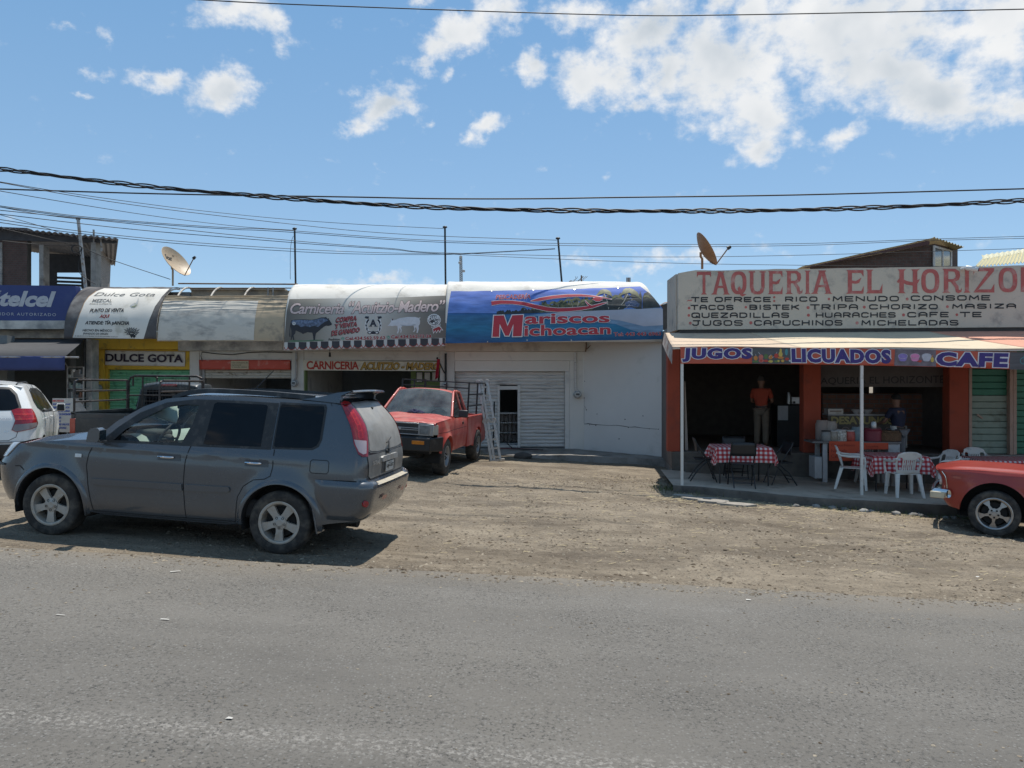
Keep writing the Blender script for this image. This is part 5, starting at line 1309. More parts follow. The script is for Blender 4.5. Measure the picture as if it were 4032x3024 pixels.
# head lamps, grille, mirror
hl=[(.20,.84),(.27,.83),(.33,.90),(.40,.985),(.42,1.01),(.34,1.0),(.26,.96)]
for sg in(-1,1):
 SB.panel('head_lamp',[[(.02,.80),(.20,.825),(.27,.835),(.335,.90),(.40,.975),(.44,1.003),(.30,.985),(.05,.96)]],LENSC,suv,off=.012,thick=.015,sx=.03,sz=.03,sides=(sg,),join=False,sm=60)
SB.panel('grille',[[(.0,.80),(.36,.80),(.36,.95),(0,.97)]],TRIMB,suv,off=.008,map_=lambda y,z:(SB.s_beg(z)+y,z))
SB.panel('bumper_trim',[[(.0,.755),(.86,.73),(.86,.755),(0,.785)]],TRIMB,suv,off=.014,map_=lambda y,z:(SB.s_beg(z)+y,z))
SB.panel('lower_grille',[[(.0,.40),(.5,.40),(.5,.55),(0,.55)]],TRIMB,suv,off=.008,map_=lambda y,z:(SB.s_beg(z)+y,z))
for sg in(-1,1):
 mb=MB(); lp=[(0,0),(.02,.12),(.05,.155),(.13,.16),(.15,.13),(.145,.03),(.12,0)]
 mb.prism(lp,lambda x,z:Vector((1.40+x-.02,sg*(.93),1.075+z)),lambda x,z:Vector((1.40+x,sg*(1.06),1.08+z*.96)))
 mb.bar((1.47,sg*.85,1.075),(1.47,sg*.95,1.09),.08,.04)
 mr=mb.build('door_mirror',SUVP,suv,world=False,bev=.02,seg=3)
 mb=MB(); mb.hexa([(1.535,sg*.945,1.10),(1.55,sg*.945,1.10),(1.55,sg*1.05,1.10),(1.535,sg*1.05,1.10),(1.535,sg*.945,1.215),(1.55,sg*.945,1.215),(1.55,sg*1.05,1.21),(1.535,sg*1.05,1.21)]); mb.build('mirror_glass',MIRG,mr,world=False)
# underside, wells, wheels
def wells(parent,cxs,cz,r,y0,y1,m=None):
 for sg in(-1,1):
  for cx_ in cxs:
   mb=MB(); a=arc(cx_,cz,r,195,-15,22)
   vs=[]
   for x,z in a:vs+=[(x,sg*y1,z),(x,sg*y0,z)]
   n=len(a); mb.add(vs,[(2*i,2*i+1,2*i+3,2*i+2)for i in range(n-1)]); mb.add([(x,sg*y0,z)for x,z in a],[tuple(range(n))])
   mb.build('wheel_liner',m or UNDER,parent,world=False)
wells(suv,(FWX,RWX),WZ,AR+.004,.52,.845)
mb=MB(); mb.box(.5,4.1,-.60,.60,.26,.33); mb.box(.55,1.25,-.60,.60,.33,.95); mb.box(3.05,4.2,-.60,.60,.33,.95); mb.box(1.25,3.05,-.80,.80,.28,.34)
mb.build('underbody',UNDER,suv,world=False)
mb=MB(); mb.tube([(3.85,-.30,.34),(4.20,-.30,.33)],.085,14); mb.build('exhaust_silencer',UNDER,suv,world=False)
for sg in(-1,1):
 wheel(suv,(FWX,sg*.735,WZ),WR,.215,.222,'spoke5',ALLOY,sg,rot=R(18)); wheel(suv,(RWX,sg*.735,WZ),WR,.215,.222,'spoke5',ALLOY,sg,rot=R(90))
INT=mat('grey_green_interior',(.36,.40,.37),.8,var=.1); INTD=mat('charcoal_interior',(.035,.036,.038),.85,var=.15)
mb=MB(); mb.grid(10,6,lambda u,v:Vector((lerp(1.36,1.86,v),lerp(-.74,.74,u),1.10+.06*math.sin(v*2.4)-.10*smooth(.75,1,v)))); mb.box(1.7,1.86,-.74,.74,.6,1.06)
mb.build('dashboard',INT,suv,world=False,smooth_angle=40)
mb=MB(); mb.box(1.62,1.88,-.55,-.18,1.04,1.20); mb.build('instrument_hood',INTD,suv,world=False,bev=.04,seg=3)
mb=MB(); Ms=Matrix.Translation((1.93,-.37,1.10))@Matrix.Rotation(R(90),4,'Z')@Matrix.Rotation(R(22),4,'X')
mb.lathe([(.185+.016*math.cos(t),.016*math.sin(t))for t in[2*math.pi*i/8 for i in range(8)]],32,Ms,closed=True)
for a in(0,180,270):p=Ms@Vector((.18*math.cos(R(a)),0,.18*math.sin(R(a)))); mb.bar(Ms@Vector((0,0,0)),p,.03,.02)
mb.ball(Ms@Vector((0,0,0)),.06,sc=(1,1,1)); mb.build('steering_wheel',INTD,suv,world=False)
for sy in(-.37,.37):
 st_=MB(); st_.box(2.05,2.55,sy-.24,sy+.24,.55,.72); st_.hexa([(2.48,sy-.23,.70),(2.62,sy-.23,.70),(2.62,sy+.23,.70),(2.48,sy+.23,.70),(2.66,sy-.20,1.28),(2.76,sy-.20,1.28),(2.76,sy+.20,1.28),(2.66,sy+.20,1.28)])
 st_.hexa([(2.70,sy-.12,1.32),(2.78,sy-.12,1.32),(2.78,sy+.12,1.32),(2.70,sy+.12,1.32),(2.73,sy-.11,1.50),(2.79,sy-.11,1.50),(2.79,sy+.11,1.50),(2.73,sy+.11,1.50)])
 st_.build('front_seat',INTD,suv,world=False,bev=.05,seg=3)
mb=MB(); mb.box(3.0,3.15,-.65,.65,.5,1.25); mb.box(2.9,3.9,-.75,.75,.34,.55); mb.build('rear_bench',INTD,suv,world=False,bev=.04)
mb=MB(); mb.box(1.86,1.9,-.115,.115,1.44,1.51); mb.build('rear_view_mirror',INTD,suv,world=False,bev=.012)
for sg in(-1,1):mb=MB(); mb.box(1.40,3.0,sg*.78-.01,sg*.78+.01,.34,1.07); mb.build('door_lining',INT,suv,world=False)
# ---------------- white SUV, tail towards the road ----------------
def rot_face(parent_pts):pass
WPAINT=mat('white_car_paint',(.72,.72,.70),.25,var=.03,scale=2.,coat=.5,dirt=((.55,.53,.5),.2,2.))
h=R(25); fdir=Vector((-math.sin(h),math.cos(h))); rgt=Vector((math.cos(h),math.sin(h)))
tailr=Vector((-8.12,13.1)); L2=4.25
nose=tailr-rgt*.88+fdir*L2
yawW=math.atan2(-fdir.y,-fdir.x)
wsv=car_root('parked_car','white SUV seen from behind at the edge of the phone shop',Vector((nose.x,nose.y,.36)),yawW,slope=(0.01,0))
WpT=hermite([(.2,.78),(.35,.84),(.5,.87),(.75,.885),(.95,.88),(1.08,.85),(1.25,.78),(1.45,.69),(1.60,.60),(1.68,.52)])
txr=hermite([(.25,4.12),(.40,4.22),(.55,4.25),(.80,4.23),(1.0,4.20),(1.1,4.16),(1.3,4.06),(1.5,3.94),(1.62,3.84),(1.7,3.78)])
txf=hermite([(.2,.2),(.4,.06),(.6,.03),(.8,.08),(.95,.16),(1.05,.3)])
TB=Body(txf,txr,lambda z,x:WpT(z)*(1-.04*smooth(1.2,.3,x)-.03*smooth(3.3,4.2,x)),rf=.3,rr=.2,crf=.12,crr=.07,flare=[(.85,.33,.38,.52,.025),(3.40,.33,.38,.52,.025)])
tl2=[(1.25,1.05),(1.6,1.28),(1.95,1.48),(2.3,1.58),(2.8,1.60),(3.3,1.585),(3.6,1.565)]
outl=[(.40,1.0),(.40,.32),(.46,.32)]+arc(.85,.33,.37,182,-2,16)[1:]+[(1.4,.25),(2.9,.25)]+arc(3.40,.33,.37,182,8,16)+[(3.80,.42),(3.60,1.565)]+tl2[::-1][1:]+[(.9,1.04)]
for sg in(-1,1):TB.panel('body_side',[outl],WPAINT,wsv,sx=.07,sz=.05,sides=(sg,),join=False)
def tmap2(u,z):return lerp(interp([(.4,3.80),(1.565,3.60),(1.7,3.58)],z),TB.s_end(z),u),z
TB.panel('tail',[[(0,.42),(.2,.36),(1,.36),(1,1.60),(.5,1.59),(0,1.565)]],WPAINT,wsv,sx=.025,sz=.04,map_=tmap2)
TB.panel('nose',[[(0,.25),(1,.32),(1,1.0),(.6,.96),(0,.98)]],WPAINT,wsv,sx=.05,sz=.05,map_=lambda u,z:(lerp(TB.s_beg(z),.40,u),z))
mb=MB()
def trf(u,v):
 x=lerp(1.30,3.86,v); ez=interp(tl2+[(3.9,1.55)],x); w=TB.W(ez,x); y=lerp(-w,w,u); q=abs(y/w)
 return Vector((x+.07*(1-q*q)*v**5-.12*(1-q*q)*(1-v)**2,y,ez+.07*(1-q**2.2)))
mb.grid(20,30,trf); mb.build('roof',WPAINT,wsv,smooth_angle=180,world=False)
mb=MB()
def tbn(u,v):
 x=lerp(.25,1.32,v); ez=interp([(.25,.96),(.9,1.04),(1.32,1.08)],x); w=TB.W(ez,max(x,.5))*(.86+.14*smooth(.25,.6,x)); y=lerp(-w,w,u); q=abs(y/w)
 return Vector((x,y,ez+.06*(1-q**2.4)))
mb.grid(16,12,tbn); mb.build('bonnet',WPAINT,wsv,smooth_angle=180,world=False)
mb=MB()
def tws(u,v):
 x=lerp(1.34,2.28,v); z=interp(tl2,x)+.012; w=TB.W(z,x)-.02; y=lerp(-w,w,u); q=abs(y/w)
 return Vector((x-.12*(1-q*q),y,z+.085*(1-q*q)))
mb.grid(14,10,tws); mb.build('windscreen',TINT,wsv,smooth_angle=180,world=False)
win=[[(1.62,1.08),(2.28,1.10),(2.34,1.50),(2.22,1.49),(1.95,1.41)],[(2.36,1.10),(3.02,1.12),(3.0,1.515),(2.42,1.505)],[(3.08,1.13),(3.42,1.20),(3.50,1.30),(3.36,1.46),(3.07,1.51)]]
for sg in(-1,1):
 TB.panel('window_surround',[[(1.52,1.055),(3.1,1.095),(3.48,1.185),(3.55,1.31),(3.38,1.50),(3.05,1.54),(2.3,1.53),(1.93,1.445)]],TRIMB,wsv,off=.003,sides=(sg,),join=False)
 for wl in win:TB.panel('side_window',[wl],mat('bronze_window_glass',(.045,.043,.036),.06,var=.1),wsv,off=.006,sides=(sg,),join=False)
 for hx in(2.15,3.0):
  mb=MB(); mb.tube([TB.side(hx-.09+.18*i/6,.98,.008+.03*math.sin(math.pi*i/6),sg)for i in range(7)],.013,8); mb.build('door_handle',WPAINT,wsv,world=False)
 TB.panel('tail_lamp',[[(-.30,.93),(-.14,1.19),(.10,1.20),(.19,1.17),(.18,1.0),(.24,.84),(.17,.80),(-.02,.84),(-.24,.90)]],LENSR,wsv,off=.012,thick=.015,sx=.03,sz=.03,sides=(sg,),join=False,map_=lambda e,z:(TB.xr(z)+e,z),sm=60)
 TB.panel('reversing_lens',[[(-.20,.90),(-.16,.955),(.195,.93),(.23,.845),(.17,.81),(-.02,.85)]],mat('smoked_lens',(.20,.17,.17),.2,coat=.5),wsv,off=.016,sx=.03,sz=.03,sides=(sg,),join=False,map_=lambda e,z:(TB.xr(z)+e,z))
 mb=MB(); TB.line(mb,[(-.17,1.10),(.17,1.10)],.03,.015,(sg,),lambda e,z:(TB.xr(z)+e,z)); TB.line(mb,[(-.22,1.02),(.18,1.02)],.03,.015,(sg,),lambda e,z:(TB.xr(z)+e,z)); mb.build('lamp_core',mat('bright_red_lens',(.4,.02,.02)),wsv,smooth_angle=0,world=False)
 mb=MB(); mb.prism([(0,0),(.03,.13),(.10,.15),(.17,.12),(.17,.02),(.10,0)],lambda x,z:Vector((1.50+x,sg*.93,1.06+z)),lambda x,z:Vector((1.52+x,sg*1.07,1.065+z*.95))); mb.bar((1.58,sg*.85,1.06),(1.58,sg*.96,1.08),.08,.04)
 q=mb.build('door_mirror',WPAINT,wsv,world=False,bev=.02)
 mb=MB(); mb.box(1.668,1.692,sg*.94 if sg>0 else-1.065,1.065 if sg>0 else-.94,1.07,1.205); mb.build('mirror_glass',BLACK,q,world=False,bev=.01)
trm=lambda y,z:(TB.s_end(z)-y,z)
def tpt(v,off):a,zz=trm(abs(v[0]),v[1]); return TB.side(a,zz,off,-1 if v[0]>=0 else 1)
TB.panel('rear_window',[[(0,1.17),(.55,1.18),(.62,1.22),(.55,1.42),(.46,1.52),(0,1.54)]],TINT,wsv,off=.006,sx=.05,sz=.03,map_=trm)
TB.panel('window_band',[[(0,1.155),(.57,1.165),(.66,1.21),(.58,1.44),(.48,1.555),(0,1.575)]],TRIMB,wsv,off=.003,sx=.05,sz=.03,map_=trm)
TB.panel('lower_bumper',[[(0,.36),(.9,.36),(1.05,.40),(1.05,.56),(.7,.60),(0,.60)]],TRIMB,wsv,off=.02,thick=.03,sx=.05,map_=trm,sm=60)
TB.panel('bumper_strip',[[(0,.62),(.60,.62),(.72,.65),(0,.65)]],mat('satin_grey_trim',(.25,.25,.26),.4,metal=.5),wsv,off=.012,thick=.012,sx=.05,map_=trm,sm=60)
TB.panel('tailgate_handle',[[(0,1.05),(.22,1.05),(.22,1.08),(0,1.085)]],WPAINT,wsv,off=.03,thick=.03,sx=.05,map_=trm,sm=50)
mb=MB(); TB.line(mb,[(0,.66),(.50,.665),(.60,.72),(.66,.95)],.008,.004,(-1,1),trm); TB.line(mb,[(2.33,1.06),(2.34,.5),(2.38,.27)],.008); TB.line(mb,[(3.1,1.09),(3.12,.8),(3.0,.6)],.008); TB.line(mb,[(1.35,1.04),(1.30,.7),(1.33,.28)],.008)
mb.build('panel_gaps',SEAM,wsv,smooth_angle=0,world=False)
mb=MB()
for t,y0,y1,z0,z1 in(('TURBO',-.52,-.34,1.01,1.04),('LT',-.50,-.44,.80,.825)):
 b=glyphs(t,.01); xs_=[v[0]for v in b[0]]; ys_=[v[1]for v in b[0]]
 mb.add([tpt((lerp(y0,y1,(v[0]-min(xs_))/(max(xs_)-min(xs_)))if False else lerp(y1,y0,(v[0]-min(xs_))/(max(xs_)-min(xs_))),lerp(z0,z1,(v[1]-min(ys_))/(max(ys_)-min(ys_)))),.008)for v in b[0]],b[1])
bpy_badge=mb.build('badge',CHROME,wsv,smooth_angle=0,world=False)
mb=MB(); mb.box(.5,3.8,-.6,.6,.26,.33); mb.box(.5,1.2,-.6,.6,.33,.9); mb.box(3.0,3.9,-.6,.6,.33,.9); mb.build('underbody',UNDER,wsv,world=False)
wells(wsv,(.85,3.40),.33,.38,.56,.865)
for sg in(-1,1):
 for x in(.85,3.40):wheel(wsv,(x,sg*.765,.325),.325,.205,.21,'spoke5',ALLOY,sg,rot=R(30))
mb=MB()
for sg in(-1,1):mb.tube([(2.4,sg*.52,1.61),(2.6,sg*.52,1.645),(3.4,sg*.50,1.635),(3.6,sg*.50,1.60)],.012,6)
mb.build('roof_rails',TRIMB,wsv,world=False)
# ---------------- generic pickup parts ----------------
def pickup_box(root,xb0,xb1,hw,zf,zt,paint,wellx,wr):
 """cargo box with floor, sides, inner faces and tailgate as parts"""
 for sg in(-1,1):
  lp=[(xb0,zf-.25),(wellx-wr,zf-.25)]+arc(wellx,.38,wr,182,-2,16)+[(xb1,zf-.22),(xb1,zt),(xb0,zt)]
  mb=MB(); mb.prism(lp,lambda x,z:Vector((x,sg*(hw+.015*math.exp(-((z-.75)/.2)**2)),z)),lambda x,z:Vector((x,sg*(hw-.06),z)))
  mb.bar((xb0,sg*(hw-.035),zt+.0),(xb1,sg*(hw-.035),zt+.0),.10,.05)
  mb.build('box_side',paint,root,world=False,bev=.012)
 mb=MB(); mb.box(xb0+.01,xb1-.01,-hw+.061,hw-.061,zf,zf+.04); mb.box(xb0,xb0+.04,-hw+.061,hw-.061,zf+.041,zt); mb.build('box_floor',paint,root,world=False)
# ---------------- dark pickup, tail towards the road ----------------
DPAINT=mat('dark_green_black_paint',(.018,.024,.027),.4,var=.2,scale=3,coat=.3,dirt=((.06,.06,.058),.4,2.5))
dp=car_root('parked_pickup','dark pickup with tubular cargo racks parked facing the green shutter',Vector((-7.42,19.6,.40)),R(-90),slope=(.01,0))
HW=.84
# cab shell: superelliptic loft
def loft(name,secs,m,root,n=40,p=4.,sm=60):
 """secs: (x, half width bottom, half width top, z bottom, z top, crown)"""
 mb=MB(); vs=[]
 for x,wb,wt,z0,z1,cr in secs:
  ring_=[]
  prof=[(-wb,z0),(-wb*1.0,lerp(z0,z1,.3)),(-lerp(wb,wt,.5),lerp(z0,z1,.62)),(-wt*1.02,lerp(z0,z1,.92)),(-wt*.93,z1),(-wt*.5,z1+cr*.8),(0,z1+cr)]
  prof=prof+[(-a,b)for a,b in prof[-2::-1]]
  ring_=[(x,a,b)for a,b in prof]
  vs+=ring_
 k=len(prof)
 fs=[(i*k+j,i*k+j+1,(i+1)*k+j+1,(i+1)*k+j)for i in range(len(secs)-1)for j in range(k-1)]
 fs+=[tuple(range(k)),tuple((len(secs)-1)*k+j for j in range(k))[::-1]]
 mb.add(vs,fs); return mb.build(name,m,root,world=False,smooth_angle=sm,bev=.03,seg=3)
loft('cab',[(1.55,.80,.62,.80,1.08,.03),(1.95,.80,.62,.40,1.42,.04),(2.2,.80,.64,.38,1.54,.05),(2.85,.80,.64,.38,1.555,.05),(2.98,.80,.62,.40,1.50,.05)],DPAINT,dp)
loft('bonnet',[(.06,.70,.62,.50,.86,.03),(.25,.78,.70,.42,.95,.05),(1.6,.80,.74,.40,1.08,.06)],DPAINT,dp)
mb=MB(); mb.hexa([(2.99,-.52,1.10),(2.99,.52,1.10),(3.0,.52,1.10),(3.0,-.52,1.10),(2.985,-.47,1.42),(2.985,.47,1.42),(2.995,.47,1.42),(2.995,-.47,1.42)]); mb.build('rear_window',TINT,dp,world=False)
mb=MB(); mb.box(2.97,3.02,-.16,.16,1.50,1.545); mb.build('high_brake_lamp',LENSR,dp,world=False,bev=.008)
mb=MB();
for sg in(-1,1):mb.hexa([(2.05,sg*.775,1.05),(2.85,sg*.775,1.05),(2.85,sg*.79,1.05),(2.05,sg*.79,1.05),(2.25,sg*.665,1.45),(2.82,sg*.665,1.45),(2.82,sg*.68,1.45),(2.25,sg*.68,1.45)])
mb.build('side_windows',TINT,dp,world=False)
pickup_box(dp,3.05,5.2,HW,.62,1.00,DPAINT,4.05,.42)
mb=MB(); mb.box(5.2,5.25,-HW+.10,HW-.10,.55,.995); mb.box(5.25,5.262,-HW+.2,HW-.2,.66,.90); tg=mb.build('tailgate',DPAINT,dp,world=False,bev=.012)
mb=MB();
for t in range(9):mb.add([(5.254,.56-.045*t-.02,.93),(5.254,.56-.045*t+.03,.925+.02*(t%2)),(5.254,.56-.045*t+.02,.965-.012*(t%3)),(5.254,.56-.045*t-.018,.955)],[(0,1,2,3)])
mb.build('faded_badge',mat('faded_blue_sticker',(.05,.14,.24),.6,var=.3,scale=20),dp,world=False,smooth_angle=0)
for sg in(-1,1):
 mb=MB(); mb.box(5.19,5.235,min(sg*.745,sg*.855),max(sg*.745,sg*.855),.62,.90); mb.build('tail_lamp',mat('faded_orange_lens',(.40,.06,.03),.25,coat=.4),dp,world=False,bev=.012)
mb=MB(); mb.box(5.25,5.36,-.82,.82,.44,.56); mb.build('rear_bumper',TRIMB,dp,world=False,bev=.02)
mb=MB(); mb.box(.3,5.1,-.5,.5,.36,.46); mb.build('chassis',UNDER,dp,world=False)
for sg in(-1,1):
 for x in(.9,4.05):wheel(dp,(x,sg*.72,.35),.35,.22,.2,'steel',ALLOY,sg)
TUB=mat('worn_rack_tube',(.055,.044,.038),.45,metal=.5,var=.3,scale=8,dirt=((.13,.115,.10),.3,6.))
def rack_tube(mb,pts,r=.021):mb.tube(pts,r,8)
def rounded(a,b,c,r=.12):
 """corner between a-b-c"""
 a,b,c=Vector(a),Vector(b),Vector(c); p=b+(a-b).normalized()*r; q=b+(c-b).normalized()*r
 return[p,b.lerp((p+q)/2,.35)+(p-b)*.12+(q-b)*.12,q]
for sg,nm in((1,''),(-1,'')):
 y=sg*(HW-.04)
 mb=MB(); zt=1.62
 a,b,c,d=(5.18,y,1.0),(5.18,y,zt),(3.20,y,zt),(3.20,y,1.0)
 rack_tube(mb,[a]+rounded(a,b,c,.1)+[c]); rack_tube(mb,[c,d])
 for z in(1.21,1.41):rack_tube(mb,[(5.18,y,z),(3.20,y,z)],.018)
 mb.build('side_rack',TUB,dp,world=False)
mb=MB(); y=HW-.04; zt=1.72
for xx in(3.14,):
 rack_tube(mb,[(xx,-y,1.0)]+rounded((xx,-y,1.),(xx,-y,zt),(xx,y,zt),.14)+rounded((xx,-y,zt),(xx,y,zt),(xx,y,1.),.14)+[(xx,y,1.0)],.024)
 rack_tube(mb,[(xx,.50,zt),(xx,.50,1.0)],.02); rack_tube(mb,[(xx,-.50,zt),(xx,-.50,1.0)],.02); rack_tube(mb,[(xx,-y,1.3),(xx,y,1.3)],.018)
mb.build('headache_rack',TUB,dp,world=False)
mb=MB(); rack_tube(mb,[(2.95,-.28,1.60),(2.95,-.28,1.68),(2.95,-.34,1.71),(2.95,-.78,1.71),(2.95,-.80,1.66),(2.95,-.80,1.5)],.02); mb.build('roof_bar',TUB,dp,world=False)
mb=MB(); MESHM=mat('wire_mesh',(.06,.06,.06),.6,metal=.5)
for k in range(15):mb.tube([(3.145,-.48+.068*k,1.02),(3.145,-.48+.068*k,1.68)],.003,4)
for k in range(10):mb.tube([(3.147,-.48,1.04+.07*k),(3.147,.48,1.04+.07*k)],.003,4)
mb.build('wire_screen',MESHM,dp,world=False)
# ---------------- red pickup facing the road ----------------
RP=mat('faded_red_paint',(.42,.056,.040),.45,var=.14,scale=2.2,coat=.2,dirt=((.46,.17,.13),.45,2.2))
f1,r1=Vector((-1.40,15.2)),Vector((-.92,18.2))
ax=(r1-f1).normalized(); ayr=Vector((-ax.y,ax.x))
PFX=.74
p0=f1-ax*PFX+ayr*.74
zg=gz(-1.8,15.)
rp=car_root('parked_pickup','faded red pickup with black rack facing the road beside the ladder',Vector((p0.x,p0.y,gz(p0.x,p0.y)+.01)),math.atan2(ax.y,ax.x),slope=(.055,.006))
PWX,PRX,PWZ,PAR=.74,3.80,.365,.41
def PW(z,x):
 base=interp([(.3,.76),(.5,.80),(.75,.825),(.95,.815),(1.08,.79),(1.13,.75)],z)
 return base*(1-.05*smooth(.7,0,x))
PB=Body(hermite([(.3,.05),(.6,.0),(.9,.0),(1.02,.02),(1.12,.07)]),lambda z:4.72,PW,rf=.10,rr=.05,crf=.03,crr=.0,flare=[(PWX,PWZ,.40,.58,.035)])
lo=[(.12,.80),(.12,.55),(PWX-PAR-.0,.50)]+arc(PWX,PWZ,PAR,160,10,16)+[(1.30,.42),(2.55,.44),(2.55,1.10),(1.42,1.10),(.9,1.09),(.5,1.075),(.12,1.05)]
for sg in(-1,1):PB.panel('body_side',[lo],RP,rp,sx=.06,sz=.05,sides=(sg,),join=False)
mb=MB()
def pbon(u,v):
 x=lerp(.0,1.40,v); ez=interp([(0,1.045),(.5,1.075),(.9,1.09),(1.40,1.10)],x); w=PW(ez,x)+.004; y=lerp(-w,w,u); q=abs(y/w)
 return Vector((x+.02*(q*q)*(v<.01),y,ez-.05*(1-smooth(0,.03,v))+(.018+.037*smooth(0,.5,v))*(1-q**3)-.012*math.exp(-((q-.74)/.03)**2)+.010*math.exp(-((q-.5)/.2)**2)*smooth(0,.2,v)))
mb.grid(36,60,pbon); mb.build('bonnet',RP,rp,smooth_angle=180,world=False)
# cab: roof, pillars and glass as lofted faces
RW_,BWt=.595,.775
A0,A1_,Cc0,Cc1=(1.34,1.12),(1.98,1.60),(2.62,1.11),(2.50,1.58)
mb=MB()
def proof(u,v):
 x=lerp(1.95,2.55,v); y=lerp(-RW_-.03,RW_+.03,u); q=abs(y/(RW_+.03));
 return Vector((x+.05*q*q*(1-v),y,1.585+.085*(1-q**3)-.02*(1-v)**3-.02*v**3))
mb.grid(20,8,proof); mb.build('roof',RP,rp,smooth_angle=180,world=False)
mb=MB(); mb.grid(16,8,lambda u,v:(lambda q,w:Vector((lerp(1.34,1.955,v)-.07*(1-q*q),lerp(-w,w,u),lerp(1.115,1.60,v)+.06*(1-q*q)*v+.045*(1-q*q)*(1-v))))(abs(2*u-1),lerp(.735,.585,v)))
mb.build('windscreen',glass_mat('hazy_windscreen',(.72,.80,.80),.04,dust=((.55,.60,.60),.0,.22,2.)),rp,smooth_angle=180,world=False)
for sg in(-1,1):
 mb=MB(); k=sg
 mb.tube([(1.32,k*.755,1.11),(1.64,k*.68,1.365),(1.97,k*.605,1.605),(2.1,k*.60,1.63)],[.030,.027,.027,.03],8); mb.tube([(1.97,k*.605,1.605),(2.3,k*.60,1.625),(2.53,k*.60,1.595)],.03,8); mb.tube([(2.53,k*.60,1.595),(2.60,k*.70,1.3),(2.62,k*.775,1.09)],[.03,.04,.05],8)
 mb.tube([(2.22,k*.775,1.09),(2.20,k*.69,1.35),(2.16,k*.61,1.61)],.025,8)
 mb.build('cab_pillars',RP,rp,world=False,smooth_angle=60)
 g=lambda x,z:Vector((x,k*lerp(.772,.605,(z-1.1)/.5),z))
 for lp in([(1.42,1.10),(2.20,1.10),(2.16,1.60),(2.0,1.595)],[(2.25,1.10),(2.58,1.10),(2.52,1.57),(2.20,1.60)]):
  mb=MB(); mb.prism(lp,g,lambda x,z:g(x,z)-Vector((0,k*.008,0))); mb.build('side_window',TINT if lp[0][0]>2 else glass_mat('dim_side_glass',(.2,.22,.22)),rp,world=False)
 mb=MB(); PB.line(mb,[(1.36,1.09),(1.32,.8),(1.34,.50)],.009,.003,(sg,)); PB.line(mb,[(2.24,1.09),(2.25,.6),(2.22,.46)],.009,.003,(sg,)); PB.line(mb,[(.13,.84),(1.3,.86),(2.5,.87)],.008,.003,(sg,)); mb.build('panel_gaps',SEAM,rp,smooth_angle=0,world=False)
 mb=MB(); c_=PB.side(2.12,.96,.006,sg); mb.box(c_.x-.05,c_.x+.05,c_.y-.008,c_.y+.008,.93,.99); mb.build('door_handle',BLACK,rp,world=False,bev=.006)
 mb=MB(); mb.box(1.46,1.53,min(k*.86,k*1.05),max(k*.86,k*1.05),1.11,1.26); mb.bar((1.50,k*.76,1.10),(1.50,k*.92,1.13),.05,.04); mr=mb.build('door_mirror',mat('dark_mirror_shell',(.02,.02,.022),.4),rp,world=False,bev=.03,seg=3)
 a=arc(PWX,PWZ,PAR,168,5,22); b=arc(PWX,PWZ,PAR+.06,168,5,22); mb=MB(); vs=[]
 for p,q in zip(a,b):vs+=[PB.side(*p,-.06,sg),PB.side(*p,.02,sg),PB.side(*q,.0,sg)]
 mb.add(vs,[(3*i+j,3*i+j+1,3*i+4+j,3*i+3+j)for i in range(22)for j in range(2)]); mb.build('wheel_arch',RP,rp,smooth_angle=60,world=False)
mb=MB(); mb.box(2.56,2.60,-.74,.74,.5,1.12); mb.hexa([(2.585,-.74,1.11),(2.585,.74,1.11),(2.60,.74,1.11),(2.60,-.74,1.11),(2.50,-.60,1.60),(2.50,.60,1.60),(2.52,.60,1.60),(2.52,-.60,1.60)]); mb.build('cab_back',RP,rp,world=False)
mb=MB(); mb.box(1.30,1.75,-.70,.70,.85,1.08); mb.box(1.30,2.5,-.70,.70,.5,.6); mb.build('dashboard',mat('grey_pickup_interior',(.22,.22,.21),.8),rp,world=False,bev=.03)
mb=MB(); mb.hexa([(2.2,-.66,.6),(2.5,-.66,.6),(2.5,.66,.6),(2.2,.66,.6),(2.32,-.6,1.25),(2.45,-.6,1.25),(2.45,.6,1.25),(2.32,.6,1.25)]); mb.build('bench_seat',mat('pale_seat_cover',(.38,.36,.30),.9,var=.3,scale=6),rp,world=False,bev=.05,seg=3)
mb=MB(); Ms=Matrix.Translation((1.82,-.34,1.08))@Matrix.Rotation(R(90),4,'Z')@Matrix.Rotation(R(30),4,'X'); mb.lathe([(.18+.014*math.cos(t),.014*math.sin(t))for t in[2*math.pi*i/8 for i in range(8)]],28,Ms,closed=True); mb.build('steering_wheel',BLACK,rp,world=False)
